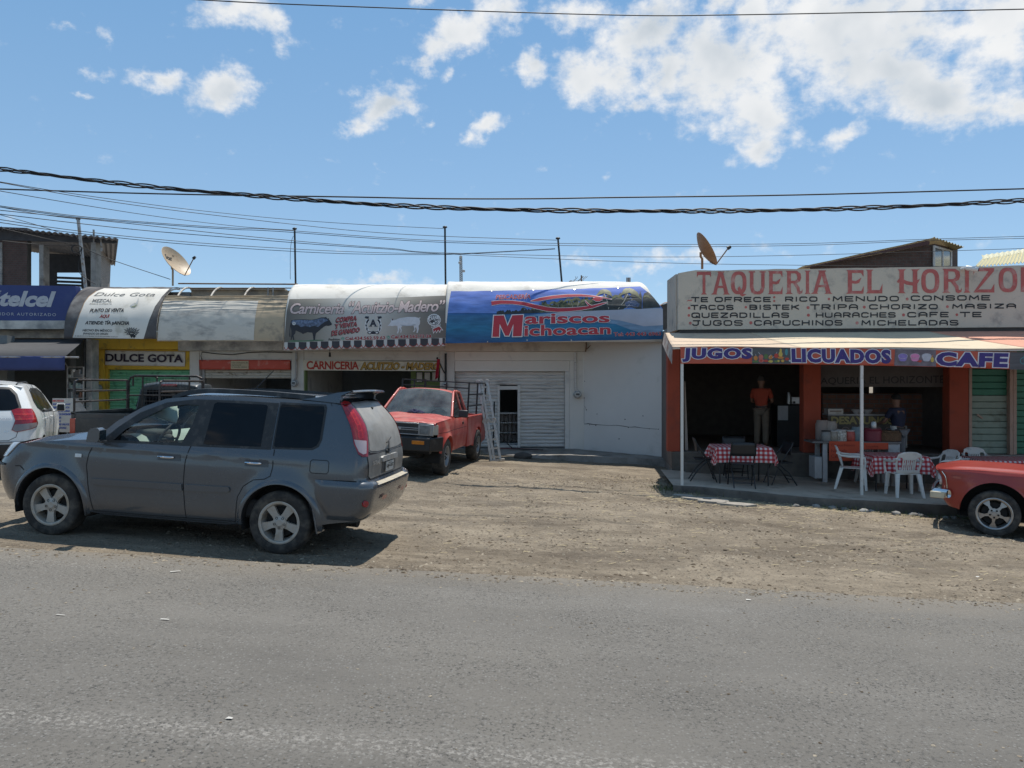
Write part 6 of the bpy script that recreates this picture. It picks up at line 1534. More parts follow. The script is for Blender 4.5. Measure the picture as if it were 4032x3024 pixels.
# dark cloth lying at the foot of the windscreen (a thing of its own)
# front: grille, lamps, bumper
mb=MB(); mb.box(-.02,.02,-.60,.60,.80,1.04); gr_=mb.build('grille',TRIMB,rp,world=False)
mb=MB()
for z,hgt in((1.025,.022),(.935,.014),(.90,.014),(.815,.018)):mb.box(-.035,-.0195,-.45,.45,z-hgt/2,z+hgt/2)
mb.box(-.036,-.0195,-.10,.10,.89,.945)
mb.build('grille_bars',mat('dull_chrome',(.45,.45,.45),.3,metal=.8),gr_,world=False,bev=.003)
mb=MB(); mb.box(-.026,.0,-.74,-.44,.80,1.03); mb.box(-.026,.0,.44,.74,.80,1.03); mb.build('lamp_surround',mat('dull_chrome',(.45,.45,.45)),gr_,world=False,bev=.006)
for sg in(-1,1):
 mb=MB(); mb.box(-.045,-.027,min(sg*.47,sg*.66),max(sg*.47,sg*.66),.83,1.0); mb.build('head_lamp',mat('old_headlamp_glass',(.16,.165,.165),.1,var=.5,scale=9,coat=.8),rp,world=False,bev=.012)
 mb=MB(); mb.hexa([(-.04,sg*.675,.82),(.12,sg*.80,.82),(.12,sg*.76,.82),(0,sg*.66,.82),(-.03,sg*.675,1.01),(.12,sg*.795,1.01),(.12,sg*.75,1.01),(0,sg*.66,1.01)]); mb.build('corner_lamp',mat('dull_corner_lens',(.36,.33,.28),.2,coat=.5),rp,world=False,bev=.005)
 mb=MB(); mb.box(-.142,-.128,min(sg*.36,sg*.60),max(sg*.36,sg*.60),.64,.71); mb.build('indicator',LENSO,rp,world=False,bev=.006)
mb=MB(); mb.prism([(-.13,.52),(-.13,.76),(-.03,.79),(.05,.79),(.05,.48),(-.06,.46)],lambda x,z:Vector((x,-.70,z)),lambda x,z:Vector((x,.70,z)))
for sg in(-1,1):mb.hexa([(-.13,sg*.701,.52),(.30,sg*.86,.50),(.30,sg*.76,.50),(-.03,sg*.701,.50),(-.13,sg*.701,.76),(.30,sg*.86,.78),(.30,sg*.76,.78),(-.03,sg*.701,.78)])
mb.build('front_bumper',mat('black_steel_bumper',(.014,.014,.015),.45,var=.2,dirt=((.07,.065,.06),.3,5.)),rp,world=False,bev=.012)
mb=MB(); mb.box(-.15,-.138,-.15,.15,.56,.70); npl=mb.build('number_plate',mat('white_plate',(.62,.62,.60),.5),rp,world=False,bev=.004)
mb=MB(); b=glyphs('M-37-E',.02); xs_=[v[0]for v in b[0]]; ys_=[v[1]for v in b[0]]
mb.add([(-.1525,lerp(.13,-.13,(v[0]-min(xs_))/(max(xs_)-min(xs_))),lerp(.59,.655,(v[1]-min(ys_))/(max(ys_)-min(ys_))))for v in b[0]],b[1]); mb.box(-.153,-.1515,-.14,.14,.668,.69); mb.build('plate_lettering',INK,npl,world=False,smooth_angle=0)
mb=MB(); mb.box(.1,4.6,-.45,.45,.38,.48); mb.box(.25,1.3,-.52,.52,.48,.95); mb.tube([(PWX,-.7,.36),(PWX,.7,.36)],.05); mb.tube([(PRX,-.7,.36),(PRX,.7,.36)],.06); mb.build('chassis',UNDER,rp,world=False)
wells(rp,(PWX,),PWZ,PAR+.012,.48,.80)
pickup_box(rp,2.66,4.72,.81,.66,1.06,RP,PRX,.42)
mb=MB(); mb.box(4.72,4.77,-.72,.72,.56,1.05); mb.build('tailgate',RP,rp,world=False,bev=.012)
for sg in(-1,1):
 for x in(PWX,PRX):wheel(rp,(x,sg*.72,PWZ),PWZ,.235,.205,'steel',mat('dull_steel_wheel',(.25,.25,.25),.5,metal=.5),sg)
RK=mat('black_rack_steel',(.012,.012,.013),.5,var=.2)
for sg in(-1,1):
 mb=MB(); y=sg*.77
 for z in(1.30,1.56,1.82):mb.bar((2.75,y,z),(4.68,y,z),.03)
 for x in(2.75,3.7,4.68):mb.bar((x,y,1.06),(x,y,1.835),.034)
 mb.build('side_rack',RK,rp,world=False)
mb=MB()
for z in(1.70,1.82):mb.bar((2.76,-.77,z),(2.76,.77,z),.03,.025)
for yy in(-.25,.25):mb.bar((2.76,yy,1.06),(2.76,yy,1.80),.03)
mb.build('cab_guard',RK,rp,world=False)
ragm=rp.matrix_basis
rg=thing('cloth_rag','crumpled navy rag at the foot of the red pickup windscreen','cloth',ragm@Vector((1.20,-.05,1.17)))
mb=MB(); rnd=random.Random(3)
def ragf(u,v):
 r=.02+.10*v; a=u*6.283; p=Vector((1.20+r*.6*math.cos(a),.03+r*2.0*math.sin(a)-.12*max(0,math.sin(a))**3,1.168+.06*(1-v)**.6*(1+.5*noise.noise(Vector((math.cos(a)*2,math.sin(a)*2,v*3))))+.012*math.sin(a*7)))
 return ragm@p
mb.grid(28,8,ragf); mb.build('cloth',mat('navy_cloth',(.012,.014,.05),.9,var=.2),rg,smooth_angle=180)
# ---------------- red classic coupe, nose in at the right edge ----------------
CP=mat('red_orange_classic_paint',(.27,.027,.018),.34,var=.05,scale=1.5,coat=.25,dirt=((.40,.09,.05),.12,1.2))
wc=Vector((K('d7',1175,1100)[0],0)); DCL=11.75; Xw=(wc.x-CX)/F*DCL+.10
CWX,CRXx,CWZ=.80,3.40,.35
YC=R(-31); exc=Vector((math.cos(YC),math.sin(YC))); eyc=Vector((-exc.y,exc.x))
pc=Vector((Xw,DCL))-exc*CWX+eyc*.80
cl=car_root('parked_car','glossy red classic coupe with five spoke chrome wheels at the terrace',Vector((pc.x,pc.y,gz(pc.x,pc.y)-.015)),YC,slope=(.055,.011))
def CW_(z,x):
 b=interp([(.2,.74),(.35,.80),(.6,.85),(.80,.87),(.94,.865),(.985,.84),(1.02,.80)],z)
 return b*(1-.05*smooth(.6,-.02,x)-.04*smooth(3.6,4.6,x))
CBd=Body(hermite([(.28,.30),(.45,.14),(.6,.11),(.72,.10),(.85,.07),(.93,.02),(.99,.06)]),hermite([(.3,4.45),(.6,4.55),(.9,4.55),(1.0,4.45)]),CW_,rf=.10,rr=.2,crf=.05,crr=.05,flare=[(CWX,CWZ,.46,.62,.022)])
CAR_=.455
lo=[(.12,.955),(.14,.38),(CWX-CAR_,.36)]+arc(CWX,CWZ+.02,CAR_,178,-2,20)[1:]+[(CWX+CAR_,.27),(2.9,.26)]+arc(CRXx,CWZ,.40,182,-2,16)+[(4.3,.35),(4.34,.95),(3.6,.97),(2.6,.975),(1.6,.985),(1.0,.995),(.55,.985)]
for sg in(-1,1):CBd.panel('body_side',[lo],CP,cl,sx=.05,sz=.035,sides=(sg,),join=False)
CBd.panel('nose',[[(0,.42),(.75,.40),(1,.38),(1,.955),(0,.93)]],CP,cl,sx=.03,sz=.03,map_=lambda u,z:(lerp(CBd.s_beg(z),.135,u),z))
CBd.panel('tail',[[(0,.35),(1,.38),(1,.95),(0,.95)]],CP,cl,sx=.05,sz=.05,map_=lambda u,z:(lerp(4.32,CBd.s_end(z),u),z))
mb=MB()
def cbon(u,v):
 x=lerp(.0,1.62,v); ez=interp([(0,.93),(.12,.955),(.55,.985),(1.0,.995),(1.62,.985)],x); w=CW_(ez,x)*(.93+.07*smooth(0,.15,x))+.003; y=lerp(-w,w,u); q=abs(y/w)
 pk=smooth(.0,.35,x)
 return Vector((x-.04*(1-q*q)*(1-v)**6,y,ez+.045*(1-q**3)*pk+.028*math.exp(-((q-.80)/.10)**2)*pk+.035*math.exp(-(q/.30)**2)*pk*smooth(.15,.6,x)))
mb.grid(48,20,cbon); mb.build('bonnet',CP,cl,smooth_angle=180,world=False)
mb=MB(); mb.grid(12,10,lambda u,v:(lambda w:Vector((lerp(1.62,4.44,v),lerp(-w,w,u),interp([(1.62,.985),(2.6,.975),(3.6,.97),(4.44,.945)],lerp(1.62,4.44,v))+.03*(1-(2*u-1)**2))))(CW_(.97,lerp(1.62,4.44,v)))); mb.build('deck',CP,cl,smooth_angle=180,world=False)
# greenhouse of the coupe (mostly beyond the frame)
mb=MB(); sec=[(1.70,.70,.99),(2.25,.58,1.32),(2.5,.56,1.345),(3.0,.56,1.335),(3.9,.68,.99)]
vs=[]
for x,w,z in sec:vs+=[(x,-w,z),(x,-w*.5,z+.02),(x,w*.5,z+.02),(x,w,z)]
mb.add(vs[4:],[(4*i+j,4*i+j+1,4*i+5+j,4*i+4+j)for i in range(3)for j in range(3)]); mb.build('roof',CP,cl,world=False,smooth_angle=50)
mb=MB(); mb.add(vs[:8],[(j,j+1,5+j,4+j)for j in range(3)]); mb.build('windscreen',CLEARG,cl,world=False,smooth_angle=50)
for k in(0,3):
 sg=-1 if k==0 else 1
 mb=MB(); mb.add([(1.76,sg*.71,.985),(3.8,sg*.70,.975),vs[12+k],vs[8+k],vs[4+k]],[(0,1,2,3,4)]); mb.build('side_window',TINT,cl,world=False)
for sg in(-1,1):
 a=arc(CWX,CWZ+.02,CAR_,182,-6,26); b=arc(CWX,CWZ+.02,CAR_+.03,182,-6,26); mb=MB(); v2=[]
 for p,q in zip(a,b):v2+=[CBd.side(*p,-.05,sg),CBd.side(*p,.008,sg),CBd.side(*q,.0,sg)]
 mb.add(v2,[(3*i+j,3*i+j+1,3*i+4+j,3*i+3+j)for i in range(26)for j in range(2)]); mb.build('wheel_arch',CP,cl,smooth_angle=60,world=False)
 mk=CBd.panel('side_marker',[[(.215,.825),(.215,.872),(.35,.868),(.35,.822)]],CP,cl,off=.012,thick=.012,sides=(sg,),join=False,sm=40)
 CBd.panel('marker_lens',[[(.225,.832),(.225,.865),(.34,.861),(.34,.829)]],mat('dull_red_lens',(.28,.05,.03),.2,coat=.5),mk,off=.014,sides=(sg,),join=False)
 mb=MB(); e=[CBd.side(CBd.xf(z)+.055,z,.008,sg)for z in[.62+.30*i/12 for i in range(13)]]; mb.tube(e,.008,6); mb.build('nose_trim',CHROME,cl,world=False)
CBd.panel('grille',[[(0,.63),(.60,.63),(.60,.90),(0,.90)]],TRIMB,cl,off=.004,sx=.04,sz=.03,map_=lambda y,z:(CBd.s_beg(z)+y,z))
for sg in(-1,1):
 mb=MB(); mb.lathe([(.0,-.01),(.08,-.005),(.09,.01),(.09,.04)],24,Matrix.Translation((.045,sg*.52,.77))@Matrix.Rotation(R(-90),4,'Z')); mb.build('head_lamp',LENSC,cl,world=False)
mb=MB()
def cbump(u,v):
 y=lerp(-.89,.89,u); q=abs(y/.89); a=v*2*math.pi; wrap=smooth(.86,1.,q)
 return Vector((-.045+.03*q*q+.20*wrap**2+.035*math.cos(a),y*(1+.0*wrap),.575+.055*math.sin(a)*(1+.25*(math.sin(a)>0))))
mb.grid(40,12,cbump); mb.build('front_bumper',CHROME,cl,world=False,smooth_angle=50)
for sg in(-1,1):
 mb=MB(); mb.box(-.07,.13,min(sg*.86,sg*.905),max(sg*.86,sg*.905),.50,.60); mb.build('bumper_end',mat('cream_bumper_cap',(.48,.42,.30),.6,dirt=((.3,.25,.2),.3,9.)),cl,world=False,bev=.012)
mb=MB(); CBd.line(mb,[(1.60,.985),(1.61,.6),(1.58,.28)],.008); CBd.line(mb,[(1.62,.965),(2.9,.955)],.012,.008,m=1); mb.build('panel_gaps',[SEAM,CHROME],cl,smooth_angle=0,world=False)
mb=MB(); mb.box(.3,4.2,-.6,.6,.24,.32); mb.box(.3,1.5,-.55,.55,.32,.9); mb.build('underbody',UNDER,cl,world=False)
wells(cl,(CWX,),CWZ+.02,CAR_+.01,.54,.84)
MAG=mat('polished_mag_alloy',(.34,.33,.32),.32,metal=.8,var=.1,dirt=((.25,.22,.18),.3,7.))
for sg in(-1,1):
 for x in(CWX,CRXx):wheel(cl,(x,sg*.76,CWZ),CWZ,.22,.238,'torq',MAG,sg,rot=R(20))
# ================= taqueria =================
TO=Vector((3.52,16.2,0)); TA=R(6)
TE=Vector((math.cos(TA),-math.sin(TA),0)); TN=Vector((math.sin(TA),math.cos(TA),0))
def TP(w):return Plane(TO+TN*w,-TN)
def tq(u,w,z):return TO+TE*u+TN*w+Vector((0,0,z))
def tbox(mb,u0,u1,w0,w1,z0,z1,m=0):return mb.hexa([tq(u0,w0,z0),tq(u1,w0,z0),tq(u1,w1,z0),tq(u0,w1,z0),tq(u0,w0,z1),tq(u1,w0,z1),tq(u1,w1,z1),tq(u0,w1,z1)],m)
def uof(p,w):q=TP(w)(p)-TO; return q.dot(TE)
def zof(p,w):return TP(w)(p).z
FAC=1.0; PZ0,PZ1=3.095,4.336; FL=.44; UL=9.2
def slabz(u):return.036-.042*(u+.29)
BRICKRED=mat('brick_red_wall_paint',(.33,.062,.030),.8,var=.10,scale=1.6,bump=.12,bscale=40,dirt=((.22,.05,.03),.3,2.4))
SIGNW=mat('weathered_sign_plaster',(.50,.45,.375),.9,var=.07,scale=1.1,bump=.2,bscale=24,dirt=((.30,.28,.25),.25,2.6))
tb=thing('taqueria_building','single storey taqueria with a long hand painted parapet sign and open front','restaurant',tq(4,FAC,FL))
mb=MB(); mb.add([],[])
# parapet: front face, bevelled left corner, top slightly uneven
n=60; vs=[]
for i in range(n+1):
 u=lerp(-.02,UL+1.6,i/n); dz=.015*noise.noise(Vector((u*1.7,0,0)))+.008*noise.noise(Vector((u*6,0,0)))-.05*smooth(.35,-.02,u)
 vs+=[tq(u,0,PZ0),tq(u,0,PZ1+dz),tq(u,.18,PZ1+dz),tq(u,.18,PZ0)]
mb.add(vs,[(4*i+k,4*i+(k+1)%4,4*i+4+(k+1)%4,4*i+4+k)for i in range(n)for k in range(4)]+[(0,1,2,3),(4*n+3,4*n+2,4*n+1,4*n)])
mb.hexa([Vector((3.49,16.385,PZ0+.0)),Vector((3.67,16.385,PZ0)),Vector((3.67,17.3,PZ0)),Vector((3.49,17.3,PZ0)),Vector((3.49,16.385,PZ1-.045)),Vector((3.67,16.385,PZ1-.05)),Vector((3.67,17.3,PZ1-.06)),Vector((3.49,17.3,PZ1-.06))])
pp_=mb.build('parapet',SIGNW,tb,smooth_angle=30)
mb=MB(); tbox(mb,0,UL+1.6,.181,8,PZ0-.0,PZ0+.22); mb.build('roof',CONC,tb)
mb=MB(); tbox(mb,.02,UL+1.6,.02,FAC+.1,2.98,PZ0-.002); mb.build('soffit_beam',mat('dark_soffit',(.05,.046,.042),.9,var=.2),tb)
# ---- painted lettering of the parapet: a condensed serif alphabet built from strokes
SP=TP(0)
def SER(w=.20):
 """glyph strokes in a unit box, y up: list of closed loops (outer, holes...)"""
 def q(x0,y0,x1,y1,ww=w):return[(x0-ww/2,y0),(x0+ww/2,y0),(x1+ww/2,y1),(x1-ww/2,y1)]
 def sf(x,y,up,k=.11,h=.07):return[(x-w/2-k,y),(x+w/2+k,y),(x+w/2,y+up*h),(x-w/2,y+up*h)]
 def oval(cx,cy,rx,ry,t,ty=None,p=2.6,n=32):
  def e(a,b):return[(cx+a*math.copysign(abs(math.cos(2*math.pi*k/n))**(2/p),math.cos(2*math.pi*k/n)),cy+b*math.copysign(abs(math.sin(2*math.pi*k/n))**(2/p),math.sin(2*math.pi*k/n)))for k in range(n)]
  return[e(rx,ry),e(rx-t,ry-(ty or t*.62))[::-1]]
 G={}
 G['T']=([[q(.5,0,.5,.88)],[[(.0,.86),(1,.86),(1,1),(0,1)]],[sf(.5,0,1)],[[(0,.74),(.10,.86),(0,.86)]],[[(1,.74),(1,.86),(.90,.86)]]],.62)
 G['A']=([[[(.06,0),(.26,0),(.58,1),(.40,1)]],[[(.74,0),(.98,0),(.64,1),(.46,1)]],[[(.26,.28),(.76,.28),(.72,.38),(.30,.38)]],[[(-.05,0),(.34,0),(.24,.06),(.06,.06)]],[[(.64,0),(1.06,0),(.96,.06),(.74,.06)]],[[(.34,.95),(.72,.95),(.72,1),(.34,1)]]],.72)
 G['Q']=([oval(.5,.5,.5,.5,.24),[[(.42,.24),(.54,.36),(.66,.22),(.80,.02),(1.0,.0),(.74,-.10),(.60,-.04)]]],.66)
 G['U']=([[[(.02,.94),(.02,.30),(.12,.08),(.32,0),(.68,0),(.88,.08),(.98,.30),(.98,.94),(.76,.94),(.76,.30),(.66,.15),(.5,.12),(.34,.15),(.25,.30),(.25,.94)]],[[(-.06,.94),(.36,.94),(.36,1),(-.06,1)]],[[(.66,.94),(1.06,.94),(1.06,1),(.66,1)]]],.64)
 G['E']=([[q(.2,0,.2,1,.24)],[[(.32,0),(.98,0),(1.0,.34),(.86,.12),(.32,.12)]],[[(.32,.88),(.84,.88),(.98,.72),(.98,1),(.32,1)]],[[(.32,.56),(.55,.54),(.86,.68),(.74,.46),(.55,.42),(.32,.44)]],[[(0,0),(.08,0),(.08,.06),(-.02,.0)]],[[(0,1),(.08,.94),(.08,1)]]],.62)
 G['R']=([[q(.2,0,.2,1,.24)],[[(.32,1),(.70,1),(.92,.88),(.96,.70),(.88,.54),(.66,.46),(.32,.46),(.32,.57),(.58,.57),(.70,.64),(.72,.72),(.66,.86),(.56,.89),(.32,.89)]],[[(.45,.46),(.68,.46),(.86,.28),(.88,.12),(.98,.12),(1.06,.22),(1.02,.04),(.86,-.02),(.72,.04),(.68,.22)]],[[(-.02,0),(.08,0),(.08,.06)]],[[(.32,0),(.44,0),(.32,.07)]],[[(.0,1),(.08,.93),(.08,1)]]],.66)
 G['I']=([[q(.5,0,.5,1,.62)],[[(-.05,0),(.19,0),(.19,.07)]],[[(.81,0),(1.05,0),(.81,.07)]],[[(-.05,1),(.19,.93),(.19,1)]],[[(.81,1),(.81,.93),(1.05,1)]]],.30)
 G['L']=([[q(.2,0,.2,1,.26)],[[(.33,0),(1.0,0),(1.02,.42),(.84,.14),(.33,.14)]],[[(-.04,0),(.07,0),(.07,.06)]],[[(-.03,1),(.07,.93),(.07,1)]],[[(.33,.93),(.44,1),(.33,1)]]],.62)
 G['H']=([[q(.17,0,.17,1,.22)],[q(.82,0,.82,1,.22)],[[(-.06,.50),(.10,.66),(.40,.52),(.70,.46),(1.06,.60),(.96,.42),(.70,.32),(.40,.36),(.10,.50),(.0,.42)]],[[(-.02,0),(.06,0),(.06,.06)]],[[(.28,0),(.38,0),(.28,.06)]],[[(.63,0),(.71,0),(.71,.06)]],[[(.93,0),(1.03,0),(.93,.06)]],[[(-.02,1),(.06,.93),(.06,1)]],[[(.28,.93),(.38,1),(.28,1)]],[[(.63,1),(.71,.93),(.71,1)]],[[(.93,.93),(1.06,1.03),(.93,1)]]],.72)
 G['O']=([oval(.5,.5,.5,.5,.24)],.66)
 G['Z']=([[[(.06,.87),(.98,.87),(1,1),(.02,1),(.0,.70)]],[[(.0,0),(.24,.125),(.98,.872),(.72,.872)]],[[(.02,0),(1,0),(1.0,.36),(.84,.13),(.25,.124)]]],.72)
 G['N']=([[q(.14,0,.14,1,.2)],[q(.86,0,.86,1,.2)],[[(.24,1),(.24,.72),(.76,0),(.76,.3)]]],.72)
 return G
GL=SER()
ROSE=mat('faded_rose_paint',(.42,.115,.105),.85,var=.14,scale=7.,dirt=((.47,.27,.24),.3,5.))
def serif_text(mb,items,hit,m=0,off=.004):
 k=0
 for ch,c,x0,x1,y0,y1 in items:
  for loops in GL[ch][0]:
   L_=[[K(c,lerp(x0,x1,a),lerp(y1,y0,b))for a,b in lp]for lp in loops]
   decal(mb,poly(*L_),hit,off+.0004*(k%7),m); k+=1
mb=MB()
TT=[('T',398,552,470,718),('A',560,748,468,718),('Q',768,938,466,716),('U',972,1138,464,716),('E',1172,1332,462,714),('R',1366,1540,460,712),('I',1574,1630,458,712),('A',1648,1862,456,710),('E',2025,2215,452,710)]
serif_text(mb,[(ch,'c5',a,b,y0,y1)for ch,a,b,y0,y1 in TT],SP)
TT=[('L',495,668,448,706),('H',840,1065,444,704),('O',1092,1290,440,704),('R',1322,1525,438,700),('I',1556,1624,434,698),('Z',1660,1888,430,696),('O',1934,2138,424,694),('N',2168,2390,422,690),('T',2420,2600,420,690),('E',2630,2810,418,688)]
serif_text(mb,[(ch,'c6',a,b,y0,y1)for ch,a,b,y0,y1 in TT],SP)
# bullets and swash in the same paint
for c,x,y,r in(('c5',313,865,5.4),('c5',931,856,5.),('c5',1608,860,6),('c5',311,945,5.4),('c5',1612,943,6),('c5',326,1030,5.6),('c5',985,1026,6.2),('c5',1240,748,4.4),('c5',1240,788,4.4),('c5',1835,767,5),('c5',2142,1028,6.4),('c6',940,767,5.8),('c6',472,855,6),('c6',1378,850,5.6),('c6',900,940,6),('c6',1480,938,5.4)):
 decal(mb,disc(K(c,x,y),r,14),SP,.004)
decal(mb,poly(KK('c5',(286,800),(300,775),(320,778),(352,770),(338,792),(318,788),(302,786))),SP,.004)
mb.build('rose_lettering',ROSE,pp_,smooth_angle=0)
BLKP=mat('black_sign_paint',(.022,.024,.028),.7,var=.3,scale=10.)
mb=MB()
GS={'A':'0,0 0,.7 .25,1 .75,1 1,.7 1,0|0,.42 1,.42','B':'0,0 0,1 .75,1 .95,.85 .95,.65 .75,.53 0,.53|.75,.53 1,.38 1,.15 .8,0 0,0','C':'1,.85 .8,1 .2,1 0,.8 0,.2 .2,0 .8,0 1,.15','D':'0,0 0,1 .7,1 1,.75 1,.25 .7,0 0,0','E':'1,1 0,1 0,0 1,0|0,.5 .9,.5','F':'1,1 0,1 0,0|0,.5 .85,.5','G':'1,.85 .8,1 .2,1 0,.8 0,.2 .2,0 .8,0 1,.2 1,.48 .55,.48','H':'0,0 0,1|1,0 1,1|0,.5 1,.5','I':'.5,0 .5,1','J':'.1,1 1,1|.75,1 .75,.2 .55,0 .2,0 0,.18','K':'0,0 0,1|1,1 .1,.48|.3,.6 1,0','L':'0,1 0,0 1,0','M':'0,0 .06,1 .5,.3 .94,1 1,0','N':'0,0 0,1 1,0 1,1','O':'.2,0 0,.2 0,.8 .2,1 .8,1 1,.8 1,.2 .8,0 .2,0','P':'0,0 0,1 .8,1 1,.85 1,.6 .8,.45 0,.45','Q':'.2,0 0,.2 0,.8 .2,1 .8,1 1,.8 1,.2 .8,0 .2,0|.6,.3 1.05,-.08','R':'0,0 0,1 .8,1 1,.85 1,.6 .8,.45 0,.45|.5,.45 1,0','S':'1,.88 .8,1 .15,1 0,.85 0,.65 .15,.53 .85,.5 1,.35 1,.15 .85,0 .15,0 0,.12','T':'-.05,1 1.05,1|.5,1 .5,0','U':'0,1 0,.2 .2,0 .8,0 1,.2 1,1','Z':'0,1 1,1 0,0 1,0'}
kst=0
def T(c,s_,x0,y0,x1,y1,dy=0):
 global kst
 ws=[.22 if ch=='I' else 1.1 if ch in 'MQ' else.95 if ch in 'ELF' else 1. for ch in s_]; gap=.42; tot=sum(ws)+gap*(len(s_)-1); k=(x1-x0)/tot; x=x0
 for ch,w_ in zip(s_,ws):
  for ln in GS[ch].split('|'):
   P=[tuple(map(float,q.split(',')))for q in ln.split()]; P=[K(c,x+k*w_*a,lerp(y1-7,y0+7,b)+dy*(x-x0)/(x1-x0))for a,b in P]
   e0=Vector(P[0])+(Vector(P[0])-Vector(P[1])).normalized()*1.5; e1=Vector(P[-1])+(Vector(P[-1])-Vector(P[-2])).normalized()*1.5; P[0]=tuple(e0); P[-1]=tuple(e1)
   for i_ in range(len(P)-1):decal(mb,stroke([P[i_],P[i_+1]],5.0),SP,.004+.0003*(kst%9)); kst+=1
   for q in P[1:-1]:decal(mb,disc(q,2.5,8),SP,.004+.0003*(kst%9)); kst+=1
  x+=k*(w_+gap)
T('c5','TE',345,745,515,803); T('c5','OFRECE',598,744,1198,802,-1); T('c5','RICO',1365,740,1703,798,-1)
T('c5','TACOS',338,830,790,888); T('c5','BISTEK',976,828,1505,886,-1); T('c5','TRIPA',1640,824,2145,886,-1)
T('c5','QUEZADILLAS',345,914,1395,974,-1)
T('c5','JUGOS',352,997,890,1060,-1); T('c5','CAPUCHINOS',1028,996,1976,1058,-1)
T('c6','MENUDO',135,735,842,796,-3); T('c6','CONSOME',985,728,1838,788,-5)
T('c6','CHORIZO',532,824,1265,882,-3); T('c6','MASIZA',1436,820,2118,876,-6)
T('c6','HUARACHES',-48+0,912,808,972,-2); T('c6','CAFE',948,908,1386,968,-2); T('c6','TE',1522,906,1744,966)
T('c6','MICHELADAS',448,996,1490,1058,-2)
mb.build('black_lettering',BLKP,pp_,smooth_angle=0)
# ---- walls and pillars of the open front
def uu(c,x,w):return uof(K(c,x,700),w)
mb=MB()
U=lambda c,x:uu(c,x,FAC)
tbox(mb,U('c7',78),U('c7',215),FAC,FAC+.35,FL,2.98)
mb.build('pillar',BRICKRED,tb,bev=.012)
mb=MB(); tbox(mb,U('c7',1560),U('c7',1750),FAC,FAC+.35,FL,2.98); mb.build('pillar',BRICKRED,tb,bev=.012)
mb=MB(); tbox(mb,U('c8',1400),U('c8',1612),FAC,FAC+.35,FL,2.98); mb.build('pillar',BRICKRED,tb,bev=.012)
CRMT=mat('dusty_pink_door_frame',(.40,.27,.21),.7,var=.08,dirt=((.3,.2,.15),.25,5.))
mb=MB(); tbox(mb,U('c8',1613),U('c8',1646),FAC-.01,FAC+.3,FL,2.98); tbox(mb,U('c8',2056),U('c8',2092),FAC-.01,FAC+.3,FL,2.98); tbox(mb,U('c8',2093.5),U('c8',2132),FAC-.01,FAC+.3,FL,2.98); mb.build('door_frame',CRMT,tb,bev=.006)
SHA=mat('grey_green_shutter_paint',(.24,.30,.245),.6,var=.08,dirt=((.15,.17,.13),.3,4.)); SHB=mat('dark_green_shutter_paint',(.03,.17,.105),.55,var=.1)
def slats(u0,u1,m,m2=None,zsplit=None):
 for k,(za,zb,mm)in enumerate(((FL,zsplit or 2.98,m),(zsplit or 2.98,2.98,m2 or m))):
  if zb-za<.05:continue
  mb=MB(); n_=max(1,round((zb-za)/.135)); rows=[]
  for i in range(n_):
   z=za+(zb-za)*i/n_; h=(zb-za)/n_; rows+=[(z,.03),(z+h*.10,.0),(z+h*.86,-.012),(z+h*.93,-.012),(z+h*.985,.03)]
  v2=[tq(u,FAC+.12+dy,z)for z,dy in rows for u in(u0,u1)]
  mb.add(v2,[(2*i,2*i+1,2*i+3,2*i+2)for i in range(len(rows)-1)]); mb.build('roller_shutter',mm,tb,smooth_angle=30)
zs=zof(K('c8',1800,572),FAC+.12)
slats(U('c8',1647),U('c8',2056),SHA,SHB,zs); slats(U('c8',2133),UL+1.4,SHB)
mb=MB(); a=TP(FAC+.08)(K('c8',1700,778)); b=TP(FAC+.08)(K('c8',1760,822)); mb.bar(a,b,.03); mb.build('shutter_handle',CRMT,tb)
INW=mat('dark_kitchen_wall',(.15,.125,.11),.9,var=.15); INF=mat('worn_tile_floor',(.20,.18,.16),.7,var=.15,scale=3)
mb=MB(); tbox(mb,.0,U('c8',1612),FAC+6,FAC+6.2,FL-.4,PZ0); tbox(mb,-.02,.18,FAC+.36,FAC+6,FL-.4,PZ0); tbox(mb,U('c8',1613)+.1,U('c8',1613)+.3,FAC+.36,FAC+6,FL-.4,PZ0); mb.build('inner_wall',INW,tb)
mb=MB(); tbox(mb,.0,UL,FAC-.02,FAC+6,FL-.6,FL-.004); mb.build('floor',INF,tb,bev=.01)
